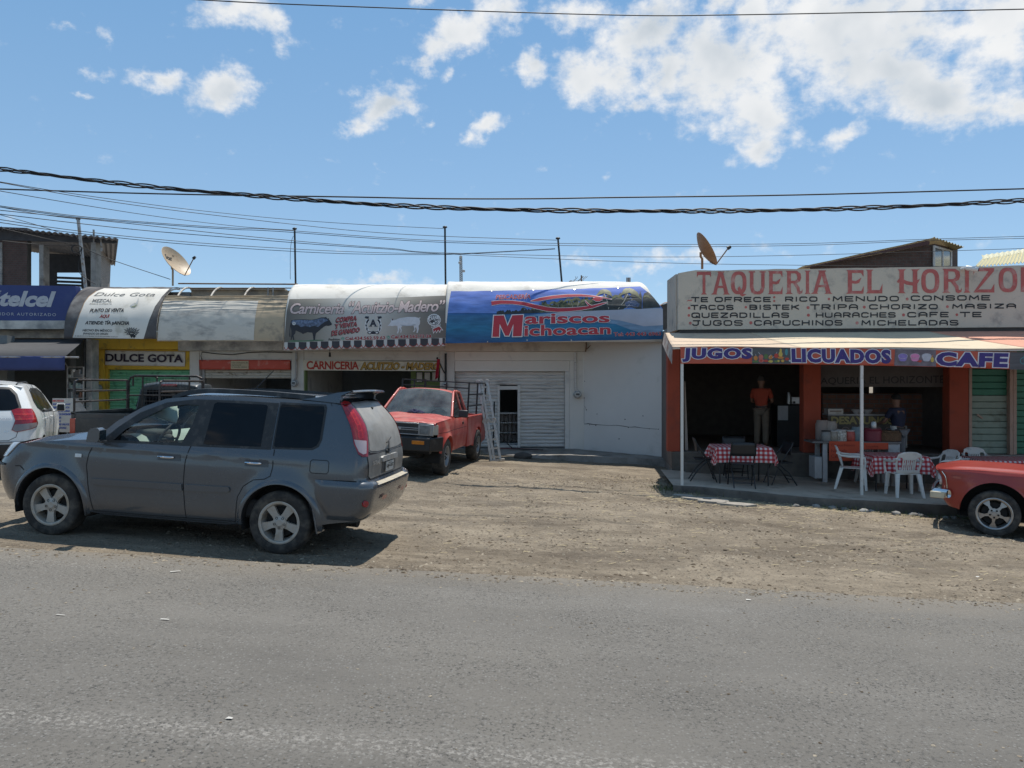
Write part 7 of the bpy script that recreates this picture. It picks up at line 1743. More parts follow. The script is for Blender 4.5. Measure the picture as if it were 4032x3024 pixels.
# brick oven front and a beam with the name on it
BRK=bpy.data.materials.new('smoky_brick'); BRK.use_nodes=True
def brick_nodes(m,c1,c2,mort,sc,ms=.02,rough=.9):
 nt=m.node_tree; N=nt.nodes; L=nt.links; b=N['Principled BSDF']; b.inputs['Roughness'].default_value=rough
 t=N.new('ShaderNodeTexBrick'); t.inputs['Color1'].default_value=(*c1,1); t.inputs['Color2'].default_value=(*c2,1); t.inputs['Mortar'].default_value=(*mort,1); t.inputs['Scale'].default_value=sc; t.inputs['Mortar Size'].default_value=ms
 uvn=N.new('ShaderNodeUVMap'); nz=N.new('ShaderNodeTexNoise'); nz.inputs['Scale'].default_value=9; tc_=N.new('ShaderNodeTexCoord'); L.new(tc_.outputs['Object'],nz.inputs['Vector'])
 va=N.new('ShaderNodeVectorMath'); va.operation='MULTIPLY_ADD'; L.new(nz.outputs['Color'],va.inputs[0]); va.inputs[1].default_value=(.02,.02,0); L.new(uvn.outputs['UV'],va.inputs[2]); L.new(va.outputs[0],t.inputs['Vector'])
 mx=N.new('ShaderNodeMix'); mx.data_type='RGBA'; mx.blend_type='MULTIPLY'; mx.inputs[0].default_value=.6; L.new(t.outputs['Color'],mx.inputs[6]); n2=N.new('ShaderNodeTexNoise'); n2.inputs['Scale'].default_value=5; n2.inputs['Detail'].default_value=6; L.new(tc_.outputs['Object'],n2.inputs['Vector']); L.new(n2.outputs['Fac'],mx.inputs[7]); L.new(mx.outputs[2],b.inputs['Base Color'])
 bp=N.new('ShaderNodeBump'); bp.inputs['Strength'].default_value=.6; bp.inputs['Distance'].default_value=.01; L.new(t.outputs['Fac'],bp.inputs['Height']); bp.invert=True; L.new(bp.outputs[0],b.inputs['Normal'])
brick_nodes(BRK,(.46,.22,.15),(.38,.17,.12),(.30,.25,.22),1.,.03)
def uvquad(mb,a,b,c,d,su,sv,m=0):mb.add([a,b,c,d],[(0,1,2,3)],m,[(0,0),(su,0),(su,sv),(0,sv)])
OW=FAC+2.6
mb=MB(); u0,u1=uu('c8',20,OW),uu('c8',1312,OW); z0,z1=FL,zof(K('c8',800,552),OW)
def uvbox_(mb,u0,u1,w0,w1,z0,z1,s=2.2):
 uvquad(mb,tq(u0,w0,z0),tq(u1,w0,z0),tq(u1,w0,z1),tq(u0,w0,z1),(u1-u0)*s,(z1-z0)*s); uvquad(mb,tq(u1,w0,z0),tq(u1,w1,z0),tq(u1,w1,z1),tq(u1,w0,z1),(w1-w0)*s,(z1-z0)*s); uvquad(mb,tq(u0,w1,z0),tq(u0,w0,z0),tq(u0,w0,z1),tq(u0,w1,z1),(w1-w0)*s,(z1-z0)*s); uvquad(mb,tq(u0,w0,z1),tq(u1,w0,z1),tq(u1,w1,z1),tq(u0,w1,z1),(u1-u0)*s,(w1-w0)*s)
uvbox_(mb,u0,u1,OW,OW+1.2,z0,z1); mb.build('brick_oven',BRK,tb,smooth_angle=0)
mb=MB(); tbox(mb,U('c7',1751),U('c8',1399),FAC+.3,FAC+.34,zof(K('c8',600,480),FAC+.3),2.97); fb=mb.build('fascia_board',mat('grey_brown_fascia',(.10,.09,.082),.85,var=.12),tb)
mb=MB(); FP=TP(FAC+.3)
txt(mb,'TAQUERIA EL HORIZONTE',KK('c8',(-75,378),(1345,352),(1345,455),(-75,466)),FP,.004,bold=.02,outline=(.018,1,.002))
mb.build('fascia_lettering',[mat('dark_fascia_letters',(.03,.028,.028),.8),mat('grey_letter_edge',(.15,.14,.135),.8)],fb,smooth_angle=0)
# ---- terrace slab in front (a raised pavement)
mb=MB()
def terr(u,v):
 U_=lerp(-.30,UL+1.5,u); wf=lerp(-1.70,-2.38,smooth(-.1,2.4,U_))+.03*noise.noise(Vector((U_*3,0,5)))
 z=slabz(U_)+.008*noise.noise(Vector((U_*2,v*6,0)))
 q=tq(U_,wf,0); g=gz(q.x,q.y)-.15
 if v<.01:return tq(U_,wf-.02,g)
 if v<.12:return tq(U_,wf+.015*noise.noise(Vector((U_*9,2,0))),lerp(g,z-.015,smooth(0,.11,v)))
 return tq(U_,lerp(wf+.012,FAC-.02,(v-.12)/.88),z)
mb.grid(150,50,terr)
mb.m[:150*6]=[1]*900
PLN=mat('dark_stained_plinth',(.13,.115,.098),.95,var=.25,bump=.4,dirt=((.06,.05,.045),.45,3.))
tag(mb.build('terrace_pavement',[mat('terrace_concrete',(.40,.335,.265),.95,var=.16,scale=1.8,bump=.35,bscale=20,dirt=((.24,.20,.155),.35,2.)),PLN],smooth_angle=40),kind='structure')
mb=MB(); tbox(mb,-.05,U('c8',1612),FAC-.03,FAC-.015,-.5,FL-.01); mb.build('plinth',PLN,tb)
mb=MB(); tbox(mb,U('c7',255),U('c7',700),FAC-.34,FAC-.035,-.3,FL-.22); mb.build('step',PLN,tb,bev=.015)
mb=MB(); q=KK('c7',(262,418),(272,418),(303,1170),(268,1172)); mb.slab(q,TP(FAC+.3),.04); mb.build('door_edge',mat('pale_door_edge',(.42,.36,.31),.7),tb)
# ---- canopy over the terrace
can=thing('terrace_canopy','cream fabric canopy on white posts with a purple lettered valance','canopy',tq(3,-1.6,0))
WF_,WR_=-1.62,.0
CREAM=mat('cream_canopy_cloth',(.58,.47,.33),.8,var=.05,scale=1.2,dirt=((.48,.38,.27),.2,2.)); PEACH=mat('peach_canopy_cloth',(.55,.34,.22),.8,var=.06,dirt=((.45,.28,.2),.2,2.)); TANC=mat('tan_canopy_cloth',(.54,.41,.29),.8,var=.05,dirt=((.44,.34,.25),.2,2.)); PINKC=mat('salmon_canopy_cloth',(.58,.27,.18),.8,var=.05)
UC0,UC1=-.30,UL+.9
zf=lambda u:2.655-.011*u+.012*math.sin(u*2.1); zb=lambda u:3.03
def cpt(u,t,off=0):
 w=lerp(WF_,.05,t); z=lerp(zf(u),zb(u),t)-.05*math.sin(math.pi*t)*(.6+.4*math.sin(u*1.9)); return tq(u,w,z+off)
for(ua0,ua1,ub0,ub1,m_)in((UC0,2.05,UC0+.02,1.45,TANC),(2.052,6.1,1.452,5.0,CREAM),(6.102,UC1,5.002,UC1,PINKC)):
 mb=MB(); mb.grid(30,14,lambda u,v:cpt(lerp(lerp(ua0,ua1,u),lerp(ub0,ub1,u),v),v))
 o=mb.build('cover',m_,can,smooth_angle=180); s_=o.modifiers.new('Solidify','SOLIDIFY'); s_.thickness=.006; s_.offset=0
# torn side flap at the left end
mb=MB(); A_=[KK('c5',(60,1100),(198,1295),(125,1478),(72,1370),(18,1255))]
fl=[cpt(UC0,1.0,.02),cpt(UC0,.45,-.01),cpt(UC0,0,-.005)]
fx_=[TP(-1.62)(q)for q in KK('c5',(198,1295),(127,1478))]
b0=TP(-.2)(K('c5',22,1255)); b1=TP(-1.0)(K('c5',70,1370))
mb.add([fl[0],fl[1],fl[2],fx_[1],b1,b0],[(0,1,4,5),(1,2,3,4)])
o=mb.build('side_flap',mat('greyed_flap_cloth',(.40,.36,.31),.85,var=.25,scale=5,dirt=((.24,.13,.10),.6,4.)),can,smooth_angle=180)
s_=o.modifiers.new('Subdivision','SUBSURF'); s_.levels=s_.render_levels=3; s_.subdivision_type='SIMPLE'
VP=TP(WF_-.012)
ORV=mat('orange_red_print',(.46,.085,.045),.55,var=.08); PUR=mat('purple_print',(.040,.022,.17),.5,var=.12,scale=5); VWH=mat('valance_white_print',(.66,.66,.66),.55)
val=KK('c5',(218,1288),(1000,1292),(2000,1300))+KK('c6',(1240,1325),(2060,1345),(3000,1368))+KK('c6',(3000,1545),(2050,1532),(1240,1505))+KK('c5',(2000,1485),(1000,1472),(220,1470))
mb=MB(); decal(mb,poly(val),VP,0,0,sx=40); vo=mb.build('valance',ORV,can,smooth_angle=180)
s_=vo.modifiers.new('Solidify','SOLIDIFY'); s_.thickness=.006; s_.offset=-1 if vo.data.polygons[0].normal.y<0 else 1
VLM=[PUR,VWH]
for w_,c,q in(('JUGOS','c5',[(245,1300),(1000,1300),(995,1452),(235,1452)]),('LICUADOS','c5',[(1425,1306),(2508,1318),(2510,1472),(1430,1458)]),('CAFE','c6',[(1255,1342),(2045,1356),(2030,1515),(1255,1495)])):
 mb=MB(); txt(mb,w_,KK(c,*q),VP,.007,0,bold=.058,outline=(.045,1,.004),space=1.12); mb.build('lettering',VLM,vo,smooth_angle=0)
GRP=mat('printed_dark_planks',(.085,.085,.088),.6,var=.3,scale=8,stretch=(.3,1,3)); LIL=mat('printed_lilac_planks',(.16,.135,.15),.6,var=.35,scale=9)
fr_=[('printed_red',(.45,.05,.03)),('printed_orange',(.52,.20,.04)),('printed_yellow',(.55,.40,.08)),('printed_green',(.10,.17,.05)),('printed_pinkred',(.48,.13,.10)),('printed_teal',(.07,.25,.27)),('printed_lilac_cup',(.24,.18,.46)),('printed_pink_cup',(.62,.22,.40)),('printed_pale_cup',(.45,.46,.50))]
FM=[GRP,LIL]+[mat(n_,c_,.55,var=.15,scale=20)for n_,c_ in fr_]
mb=MB(); decal(mb,poly(KK('c5',(1003,1294),(1420,1297),(1425,1474),(998,1471))),VP,.003,0)
rnd=random.Random(11); kk=0
for x,y,rx_,ry_,mi in[(1038,1410,22,26,3),(1095,1400,26,30,6),(1150,1392,22,28,5),(1200,1400,24,24,3),(1262,1385,24,26,2),(1308,1368,22,30,4),(1310,1330,12,24,4),(1372,1345,16,36,7),(1310,1405,34,14,3),(1098,1438,28,20,6),(1036,1448,34,12,5),(1150,1440,24,14,2),(1200,1446,26,14,4),(1262,1446,24,12,5),(1330,1440,20,16,3),(1285,1440,18,14,5),(1378,1420,22,16,2),(1410,1440,14,11,10)]:
 decal(mb,disc(K('c5',x,y),rx_*.3617,14,ry_*.3617),VP,.0044+.0003*kk,mi); kk+=1
for x,y in((1098,1438),(1330,1440),(1285,1442)):decal(mb,disc(K('c5',x,y),4.2,12),VP,.0105,2 if x==1098 else 4)
for x0,y0,x1,y1 in((1090,1375,1065,1345),(1040,1385,1035,1365),(1180,1400,1205,1370),(1215,1405,1235,1395),(1260,1360,1270,1345)):decal(mb,stroke(KK('c5',(x0,y0),(x1,y1)),1.6),VP,.0108,10)
decal(mb,poly(KK('c6',(808,1312),(1252,1322),(1255,1502),(798,1492))),VP,.003,1)
for x,mi in((892,8),(1024,9),(1150,10)):
 decal(mb,poly(KK('c6',(x-52,1395),(x+52,1395),(x+36,1435),(x+20,1445),(x-20,1445),(x-36,1435))),VP,.0046,mi); decal(mb,disc(K('c6',x,1388),19.5,22,10.5),VP,.0054,10); decal(mb,disc(K('c6',x,1388),17.8,22,9.2),VP,.0062,mi)
decal(mb,poly(KK('c6',(1045,1448),(1080,1428),(1102,1440),(1085,1460))),VP,.007,2); decal(mb,disc(K('c6',1212,1428),6.5,14,10),VP,.007,4); decal(mb,stroke(KK('c6',(1205,1400),(1218,1380)),3),VP,.0072,3)
decal(mb,poly(KK('c6',(2060,1346),(2300,1352),(2300,1540),(2052,1532))),VP,.003,0); decal(mb,ring(K('c6',2205,1440),14,11,20),VP,.005,7); decal(mb,poly(KK('c6',(2205,1385),(2290,1388),(2285,1480),(2210,1478))),VP,.0056,7)
mb.build('valance_pictures',FM,vo,smooth_angle=0)
POSTM=mat('white_painted_post',(.64,.605,.55),.5,var=.06,dirt=((.40,.36,.30),.25,6.))
for(c,x0,x1,yb)in(('c7',218,258,1548),('c8',430,470,1656),('c8',2800,2840,1700)):
 q=K(c,(x0+x1)/2,yb); P_=TP(WF_)(q); u=(P_-TO).dot(TE)
 mb=MB(); zb_=slabz(u)-.01; zt=zf(u)-.03
 for k in(0,):mb.hexa([tq(u-.026,WF_,zb_),tq(u+.026,WF_,zb_),tq(u+.026,WF_+.052,zb_),tq(u-.026,WF_+.052,zb_),tq(u-.026,WF_,zt),tq(u+.026,WF_,zt),tq(u+.026,WF_+.052,zt),tq(u-.026,WF_+.052,zt)])
 mb.build('post',POSTM,can,bev=.006)
mb=MB(); mb.tube([tq(u,WF_+.03,zf(u)-.02)for u in[lerp(UC0,UC1,i/12)for i in range(13)]],.02); mb.build('front_rail',POSTM,can)
for u in(UC0+.03,3.2,6.4):
 mb=MB(); mb.tube([tq(u,WF_+.03,zf(u)-.03),tq(u,0.0,2.985)],.016); mb.build('rafter',POSTM,can)
# ---- tables, cloths and chairs
bpy_g=bpy.data.materials.new('red_gingham_cloth'); bpy_g.use_nodes=True
def gingham(m,sc=11.5):
 nt=m.node_tree; N=nt.nodes; L=nt.links; b=N['Principled BSDF']; b.inputs['Roughness'].default_value=.85
 uv=N.new('ShaderNodeUVMap'); sp_=N.new('ShaderNodeSeparateXYZ'); L.new(uv.outputs['UV'],sp_.inputs[0])
 def st(o):
  a=N.new('ShaderNodeMath'); a.operation='MULTIPLY'; L.new(o,a.inputs[0]); a.inputs[1].default_value=sc
  f=N.new('ShaderNodeMath'); f.operation='FRACT'; L.new(a.outputs[0],f.inputs[0])
  g=N.new('ShaderNodeMath'); g.operation='GREATER_THAN'; L.new(f.outputs[0],g.inputs[0]); g.inputs[1].default_value=.5; return g.outputs[0]
 s2=N.new('ShaderNodeMath'); s2.operation='ADD'; L.new(st(sp_.outputs['X']),s2.inputs[0]); L.new(st(sp_.outputs['Y']),s2.inputs[1])
 s3=N.new('ShaderNodeMath'); s3.operation='MULTIPLY'; L.new(s2.outputs[0],s3.inputs[0]); s3.inputs[1].default_value=.5
 cr=N.new('ShaderNodeValToRGB'); cr.color_ramp.interpolation='CONSTANT'; L.new(s3.outputs[0],cr.inputs['Fac'])
 e=cr.color_ramp.elements; e[0].position=0; e[0].color=(.66,.62,.60,1); e[1].position=.3; e[1].color=(.52,.12,.12,1); e3=e.new(.8); e3.color=(.36,.018,.025,1)
 L.new(cr.outputs['Color'],b.inputs['Base Color'])
gingham(bpy_g)
def table_cloth(name,label,u0,u1,w0,w1,z,drop,seed,group='gingham table cloths'):
 mb=MB(); N_=44; rd=random.Random(seed)
 cu,cw=(u0+u1)/2,(w0+w1)/2; hu,hw=(u1-u0)/2,(w1-w0)/2
 ext=drop
 def f(a,b):
  x,y=(a*2-1)*(hu+ext),(b*2-1)*(hw+ext)
  ox,oy=max(0,abs(x)-hu),max(0,abs(y)-hw)
  d=math.hypot(ox,oy)if ox and oy else max(ox,oy)
  fold=.03*math.sin((x if oy>ox else y)*13+seed)*min(1,d/.15)
  px=math.copysign(min(abs(x),hu)+min(ox,.0)+.10*min(1,ox/ext)*(.4 if not oy else.9)+(fold if ox else 0),x)if ox else x
  py=math.copysign(hw+.10*min(1,oy/ext)*(.4 if not ox else.9)+fold,y)if oy else y
  zz=z-(min(d,ext*1.18))*.97+.004*noise.noise(Vector((x*5,y*5,seed)))
  return tq(cu+px,cw+py,zz)
 vs=[f(i/N_,j/N_)for j in range(N_+1)for i in range(N_+1)]
 mb.add(vs,[(j*(N_+1)+i,j*(N_+1)+i+1,(j+1)*(N_+1)+i+1,(j+1)*(N_+1)+i)for j in range(N_)for i in range(N_)],0,[((i/N_)*2*(hu+ext),(j/N_)*2*(hw+ext))for j in range(N_+1)for i in range(N_+1)])
 o=mb.build(name,bpy_g,smooth_angle=180); s_=o.modifiers.new('Solidify','SOLIDIFY'); s_.thickness=.004; s_.offset=0
 return tag(o,label,'tablecloth',group)
STL=mat('black_steel_tube',(.014,.014,.015),.45,var=.2); PLASW=mat('white_plastic',(.68,.645,.59),.45,var=.04,dirt=((.5,.47,.43),.2,4.))
def table(label,u0,u1,w0,w1,z,legm,r=.018,cross=False):
 cu,cw=(u0+u1)/2,(w0+w1)/2; t=thing('dining_table',label,'table',tq(cu,cw,slabz(cu)),'cloth covered tables on the terrace')
 mb=MB(); tbox(mb,u0+.02,u1-.02,w0+.02,w1-.02,z-.04,z-.006); mb.build('table_top',PLASW,t,bev=.006)
 for a in(u0+.07,u1-.07):
  for b in(w0+.07,w1-.07):
   mb=MB()
   if cross:mb.tube([tq(a,b,z-.04),tq(a+(.0 if a>cu else.0),b+(.05 if b>cw else-.05),slabz(a))],r)
   else:mb.tube([tq(a,b,z-.04),tq(a,b,slabz(a))],[r*1.3,r])
   mb.build('leg',legm,t)
 return t
D7=lambda x,y:K('c7',x,y); D8=lambda x,y:K('c8',x,y)
# first table: px of the cloth top's near edge gives its place
def on_slab(p):
 u=0;
 for w in[lerp(-2.6,1,i/400)for i in range(401)]:
  q=TP(w)(p); u=(q-TO).dot(TE)
  if q.z>=slabz(u):return u,w
 return u,1
W1_=-1.08; tz=slabz(1.8)+.76
u0,u1=uu('c7',610,W1_),uu('c7',1218,W1_)
table('table under the gingham cloth among the black folding chairs',u0,u1,W1_,W1_+.92,tz,STL,.016,True)
table_cloth('table_cloth','red gingham cloth on the table among the black folding chairs',u0,u1,W1_,W1_+.92,tz,.30,1)
W2_=-1.02; u2,u3=uu('c8',575,W2_),uu('c8',1180,W2_); tz2=slabz(4.9)+.74
table('table under the gingham cloth among the white plastic chairs',u2,u3,W2_,W2_+.95,tz2,STL,.016)
table_cloth('table_cloth','red gingham cloth on the table behind the slatted white chair',u2,u3,W2_,W2_+.95,tz2,.34,2)
# third, at the right edge behind the red coupe
W3_=-.75; u4=uu('c8',1760,W3_); tz3=slabz(7.2)+.75
table('table under the darker gingham cloth behind the red coupe',u4,u4+1.3,W3_,W3_+.95,tz3,PLASW,.022)
table_cloth('table_cloth','dark red gingham cloth on the table behind the red coupe',u4,u4+1.3,W3_,W3_+.95,tz3,.30,3)
# black folding chair (local: x right, y back to front is -y, seat .45)
def folding_chair(label,mat4):
 t=thing('folding_chair',label,'chair',mat=mat4,group='black folding chairs')
 P_=lambda*a:t.matrix_basis@Vector(a)
 w=.225
 for sx in(-1,1):
  mb=MB(); mb.tube([(sx*w,-.26,.0),(sx*w,-.10,.42),(sx*w,.16,.80),(sx*w,.17,.86)],.0125,8); mb.build('front_leg',STL,t,world=False)
  mb=MB(); mb.tube([(sx*(w-.03),.26,.0),(sx*(w-.03),.10,.25),(sx*(w-.03),-.12,.44)],.0125,8); mb.build('rear_leg',STL,t,world=False)
 mb=MB(); mb.grid(10,4,lambda u,v:Vector((lerp(-w-.012,w+.012,u),.118+.20*0+.045*v+.018*(1-(2*u-1)**2),.60+.26*v-(.03*(abs(2*u-1)**4)if v>.9 else 0)))); o=mb.build('backrest',STL,t,world=False,smooth_angle=180); s_=o.modifiers.new('Solidify','SOLIDIFY'); s_.thickness=.016
 mb=MB(); mb.box(-w+.01,w-.01,-.20,.17,.435,.46); mb.build('seat',STL,t,world=False,bev=.02,seg=3)
 mb=MB(); mb.tube([(-w+.03,.20,.10),(w-.03,.20,.10)],.009,6); mb.tube([(-w+.03,.16,.17),(w-.03,.16,.17)],.009,6); mb.tube([(-w,-.20,.15),(w,-.20,.15)],.009,6); mb.build('stretcher',STL,t,world=False)
 return t
def cm(u,w,rz):q=tq(u,w,slabz(u)); return Matrix.Translation(q)@Matrix.Rotation(rz-TA,4,'Z')
ua=(uu('c7',760,-1.5)+uu('c7',1050,-1.5))/2
fc=folding_chair('black folding chair with its back to the road at the gingham table',cm(ua,W1_-.30,R(180)))
copy_thing(fc,cm(u0-.22,W1_+.36,R(88)),'black folding chair on the left side of the gingham table'); copy_thing(fc,cm(u1+.26,W1_+.46,R(-82)),'black folding chair on the right side of the gingham table')
copy_thing(fc,cm((u0+u1)/2+.05,W1_+1.25,R(0)),'black folding chair behind the gingham table, facing the road')
# white monobloc chair
def mono_chair(label,mat4):
 t=thing('plastic_chair',label,'chair',mat=mat4,group='white plastic chairs')
 mb=MB(); mb.grid(10,8,lambda u,v:Vector((lerp(-.215,.215,u)*(1-.06*v),lerp(-.24,.19,v),.43-.018*math.sin(math.pi*v)*(1-(2*u-1)**2)-.025*(1-v)**6))); o=mb.build('seat',PLASW,t,world=False,smooth_angle=180); s_=o.modifiers.new('Solidify','SOLIDIFY'); s_.thickness=.012
 for sx in(-1,1):
  for(x0,y0,x1,y1,z1,nm)in((.235,-.25,.205,-.215,.43,'front_leg'),(.235,.31,.185,.19,.43,'rear_leg')):
   mb=MB(); d=.024
   a=[(sx*x0-d,y0-d,0),(sx*x0+d,y0-d,0),(sx*x0+d,y0+d,0),(sx*x0-d,y0+d,0)]; e=.036
   b=[(sx*x1-e,y1-e,z1),(sx*x1+e,y1-e,z1),(sx*x1+e,y1+e,z1),(sx*x1-e,y1+e,z1)]
   mb.hexa(a+b); mb.build(nm,PLASW,t,world=False,bev=.008)
  mb=MB(); pts=[(.245,-.22,.42),(.262,-.235,.55),(.268,-.22,.635),(.268,-.12,.655),(.262,.05,.655),(.25,.20,.67),(.23,.28,.72)]
  mb.tube([(sx*x,y,z)for x,y,z in pts],[.022,.02,.024,.026,.024,.02,.018],8); mb.build('armrest',PLASW,t,world=False)
 mb=MB()
 def bk(x,z):q=(z-.42)/.42; return Vector((x,.19+.13*q+.02*(1-(x/.24)**2)*0-.10*(x/.24)**2*.35,z))
 out_=[(-.19,.42),(.19,.42),(.225,.56),(.232,.70),(.20,.80),(.12,.838),(0,.848),(-.12,.838),(-.20,.80),(-.232,.70),(-.225,.56)]
 holes=[[(x-.008,.50),(x-.008,.70),(x+.008,.70),(x+.008,.50)]for x in(-.085,-.051,-.017,.017,.051,.085)]
 holes+=[[(sx*.118,.50),(sx*.118,.715),(sx*.14,.74),(sx*.185,.735),(sx*.20,.70),(sx*.195,.58),(sx*.175,.50)]for sx in(-1,1)]
 sh=cutgrid(poly(out_,*holes),.04,.06); mb.add([bk(*v)for v in sh[0]],sh[1]); o=mb.build('backrest',PLASW,t,world=False,smooth_angle=180,clean=True); s_=o.modifiers.new('Solidify','SOLIDIFY'); s_.thickness=.014
 return t
ub=(uu('c8',760,-1.5)+uu('c8',1060,-1.5))/2+.02
mc=mono_chair('white plastic armchair with its slatted back to the road',cm(ub,W2_-.40,R(180)))
copy_thing(mc,cm(u2-.30,W2_+.30,R(72)),'white plastic armchair left of the gingham table beside the thin post'); copy_thing(mc,cm(u3+.34,W2_+.36,R(-70)),'white plastic armchair between the gingham table and the red coupe')
copy_thing(mc,cm((u2+u3)/2-.1,W2_+1.28,R(0)),'white plastic armchair behind the gingham table, facing the road')
copy_thing(mc,cm(u4-.10,W3_+.25,R(80)),'shaded plastic armchair left of the darker gingham cloth'); copy_thing(mc,cm(u4+.55,W3_+1.25,R(0)),'plastic armchair before the grey green shutter, behind the darker cloth')
# ---- juice counter with orange notices
CTW=mat('grey_white_counter_frame',(.46,.45,.44),.6,var=.08,dirt=((.3,.28,.26),.3,5.)); ORN=mat('orange_poster_card',(.52,.075,.028),.7,var=.05)
WC=.12; ct=thing('juice_counter','grey painted counter with orange notices and jars on top','counter',tq(uu('c7',2000,WC),WC,slabz(4)))
ua,ub_=uu('c7',1650,WC),uu('c8',880,WC); ztop=zof(D7(1800,1072),WC)
mb=MB(); tbox(mb,ua,ub_,WC-.03,WC+.62,ztop-.04,ztop); mb.build('counter_top',mat('dark_counter_top',(.16,.15,.145),.5,var=.15),ct,bev=.006)
for a in(uu('c7',1800,WC),ub_-.15):
 for b in(WC+.02,WC+.55):
  mb=MB(); tbox(mb,a-.045,a+.045,b,b+.08,slabz(a),ztop-.042); mb.build('leg',CTW,ct,bev=.006)
mb=MB(); tbox(mb,uu('c7',1690,WC),uu('c7',1770,WC),WC+.05,WC+.5,slabz(3.5)+.10,slabz(3.5)+.55); mb.build('cupboard',CTW,ct,bev=.01)
mb=MB(); tbox(mb,uu('c8',735,WC),uu('c8',865,WC),WC+.01,WC+.5,ztop-.22,ztop-.045); mb.build('drawer',CTW,ct,bev=.01)
for i,(c,x0,y0,x1,y1,words)in enumerate((('c7',1838,1072,2180,1285,('Capuchinos','Nescafe','Cafe de olla')),('c8',470,1088,735,1160,('Licuados','Jugos')))):
 pl=TP(WC-.04); mb=MB(); mb.rect(c,x0,y0,x1,y1,pl,.006,0);
 for r_,w_ in enumerate(words):txt(mb,w_,KK(c,(x0+22,y0+28+58*r_*(1 if i==0 else.5)),(x0+22+(x1-x0)*(.75 if len(w_)>8 else.5),y0+62+58*r_*(1 if i==0 else.5)-(12 if i else 0))),pl,.003,1,bold=.0)
 mb.build('orange_notice',[ORN,mat('faint_marker_ink',(.22,.025,.015),.8)],ct,smooth_angle=0)
def jar(name,label,u,w,r,h,m,lid=None,group='jars and tubs on the juice counter',z=None,cat='jar'):
 zz=ztop if z is None else z
 t=thing(name,label,cat,tq(u,w,zz),group)
 mb=MB(); Mx=Matrix.Translation(tq(u,w,zz))@Matrix.Rotation(R(90),4,'X')
 mb.lathe([(0,0),(r*.92,0),(r,h*.06),(r,h*.80),(r*.85,h*.92),(r*.85,h)]+([(0,h)]if not lid else[]),18,Mx); mb.build('body',m,t)
 if lid:mb=MB(); mb.lathe([(r*.92,h*.98),(r*.92,h*1.10),(0,h*1.11)],18,Mx); mb.build('lid',lid,t)
 return t
JW=WC+.12
def ju(c,x):return uu(c,x,JW)
PX=JW and(16.4/F)
jar('glass_jar','small grey jar at the left end of the juice counter',ju('c7',1803),JW,.10,.20,mat('greyish_jar',(.24,.235,.22),.3,var=.2),BLACK)
jar('glass_jar','beige jar beside the white sweets jar',ju('c7',1888),JW+.02,.10,.20,mat('beige_jar',(.30,.26,.21),.3,var=.3,scale=30),CTW)
jar('glass_jar','jar of white sweets on the juice counter',ju('c7',1970),JW,.11,.22,mat('white_sweets',(.55,.52,.46),.4,var=.45,scale=26,dirt=((.2,.16,.12),.5,22.)),CTW)
jar('glass_jar','jar with a red label on the juice counter',ju('c7',2065),JW,.10,.21,mat('red_label_jar',(.40,.07,.05),.4,var=.3,scale=12),CTW)
jar('glass_jar','large bluish jar behind the thin post',ju('c7',2150),JW+.05,.12,.30,mat('bluish_jar',(.15,.20,.22),.3,var=.2))
jar('plastic_bucket','dark red bucket on the juice counter',ju('c8',570),JW+.05,.19,.27,mat('dark_red_plastic',(.20,.025,.04),.5,var=.15),None,cat='bucket')
jar('basket','wide brown basket of bread on the juice counter',ju('c8',745),JW+.12,.27,.22,mat('brown_wicker',(.13,.075,.04),.9,var=.4,scale=30),None,cat='basket')
jar('plastic_pitcher','beige pitcher with a handle at the counter end',ju('c7',1818),JW+.35,.14,.42,mat('beige_plastic',(.30,.24,.21),.6,var=.1),None,cat='pitcher')
jar('napkin_stack','pale stack of cups beside the pitcher',ju('c7',1905),JW+.32,.13,.40,mat('pale_cup_stack',(.36,.31,.27),.7,var=.25,scale=25),None,cat='cups')
jar('steel_cup','bright steel cup on the red bucket',ju('c8',583),JW+.05,.06,.16,STEEL,None,z=ztop+.245,cat='cup')
# breakfast shelf behind the counter
WS_=FAC+.55
sh_=thing('breakfast_stand','stand with yellow breakfast lettering behind the juice counter','stand',tq(uu('c8',400,WS_),WS_,FL))
mb=MB(); a0_,a1__=uu('c7',1820,WS_),uu('c8',770,WS_); z1_=zof(D8(300,775),WS_); z0_=zof(D8(300,905),WS_)
tbox(mb,a0_,a1__,WS_-.05,WS_+.4,z1_-.03,z1_); mb.build('shelf',CTW,sh_)
mb=MB(); tbox(mb,a0_,a1__,WS_-.02,WS_,FL,z1_-.031); mb.build('board',mat('brown_stand_board',(.13,.11,.095),.8,var=.2),sh_)
mb=MB(); SPn=TP(WS_-.02); txt(mb,'DESAYUNOS',KK('c8',(110,800),(790,800),(790,888),(110,888)),SPn,.006,0,bold=.05,outline=(.03,1,.003)); mb.build('lettering',[mat('yellow_stand_letters',(.40,.33,.14),.7),BLACK],sh_,smooth_angle=0)
mb=MB()
for k in range(6):c_=K('c8',150+118*k,960); decal(mb,ring(c_,17,14,20),SPn,.005)
mb.build('painted_scrolls',mat('pink_scrolls',(.34,.24,.21),.8),sh_,smooth_angle=0)
for x0,x1,y0,t_ in((78,245,718,'white box on the left of the breakfast stand'),):
 b_=thing('carton_box',t_,'box',tq(uu('c8',160,WS_),WS_+.1,z1_)); mb=MB(); tbox(mb,uu('c8',x0,WS_),uu('c8',x1,WS_),WS_,WS_+.3,z1_+.001,zof(D8(100,y0),WS_)); mb.build('body',CANVAS,b_,bev=.006); mb=MB(); tbox(mb,uu('c8',x0,WS_)+.04,uu('c8',x1,WS_)-.04,WS_-.004,WS_-.001,z1_+.05,zof(D8(100,y0),WS_)-.04); mb.build('print',mat('brown_box_print',(.25,.18,.14),.8),b_)
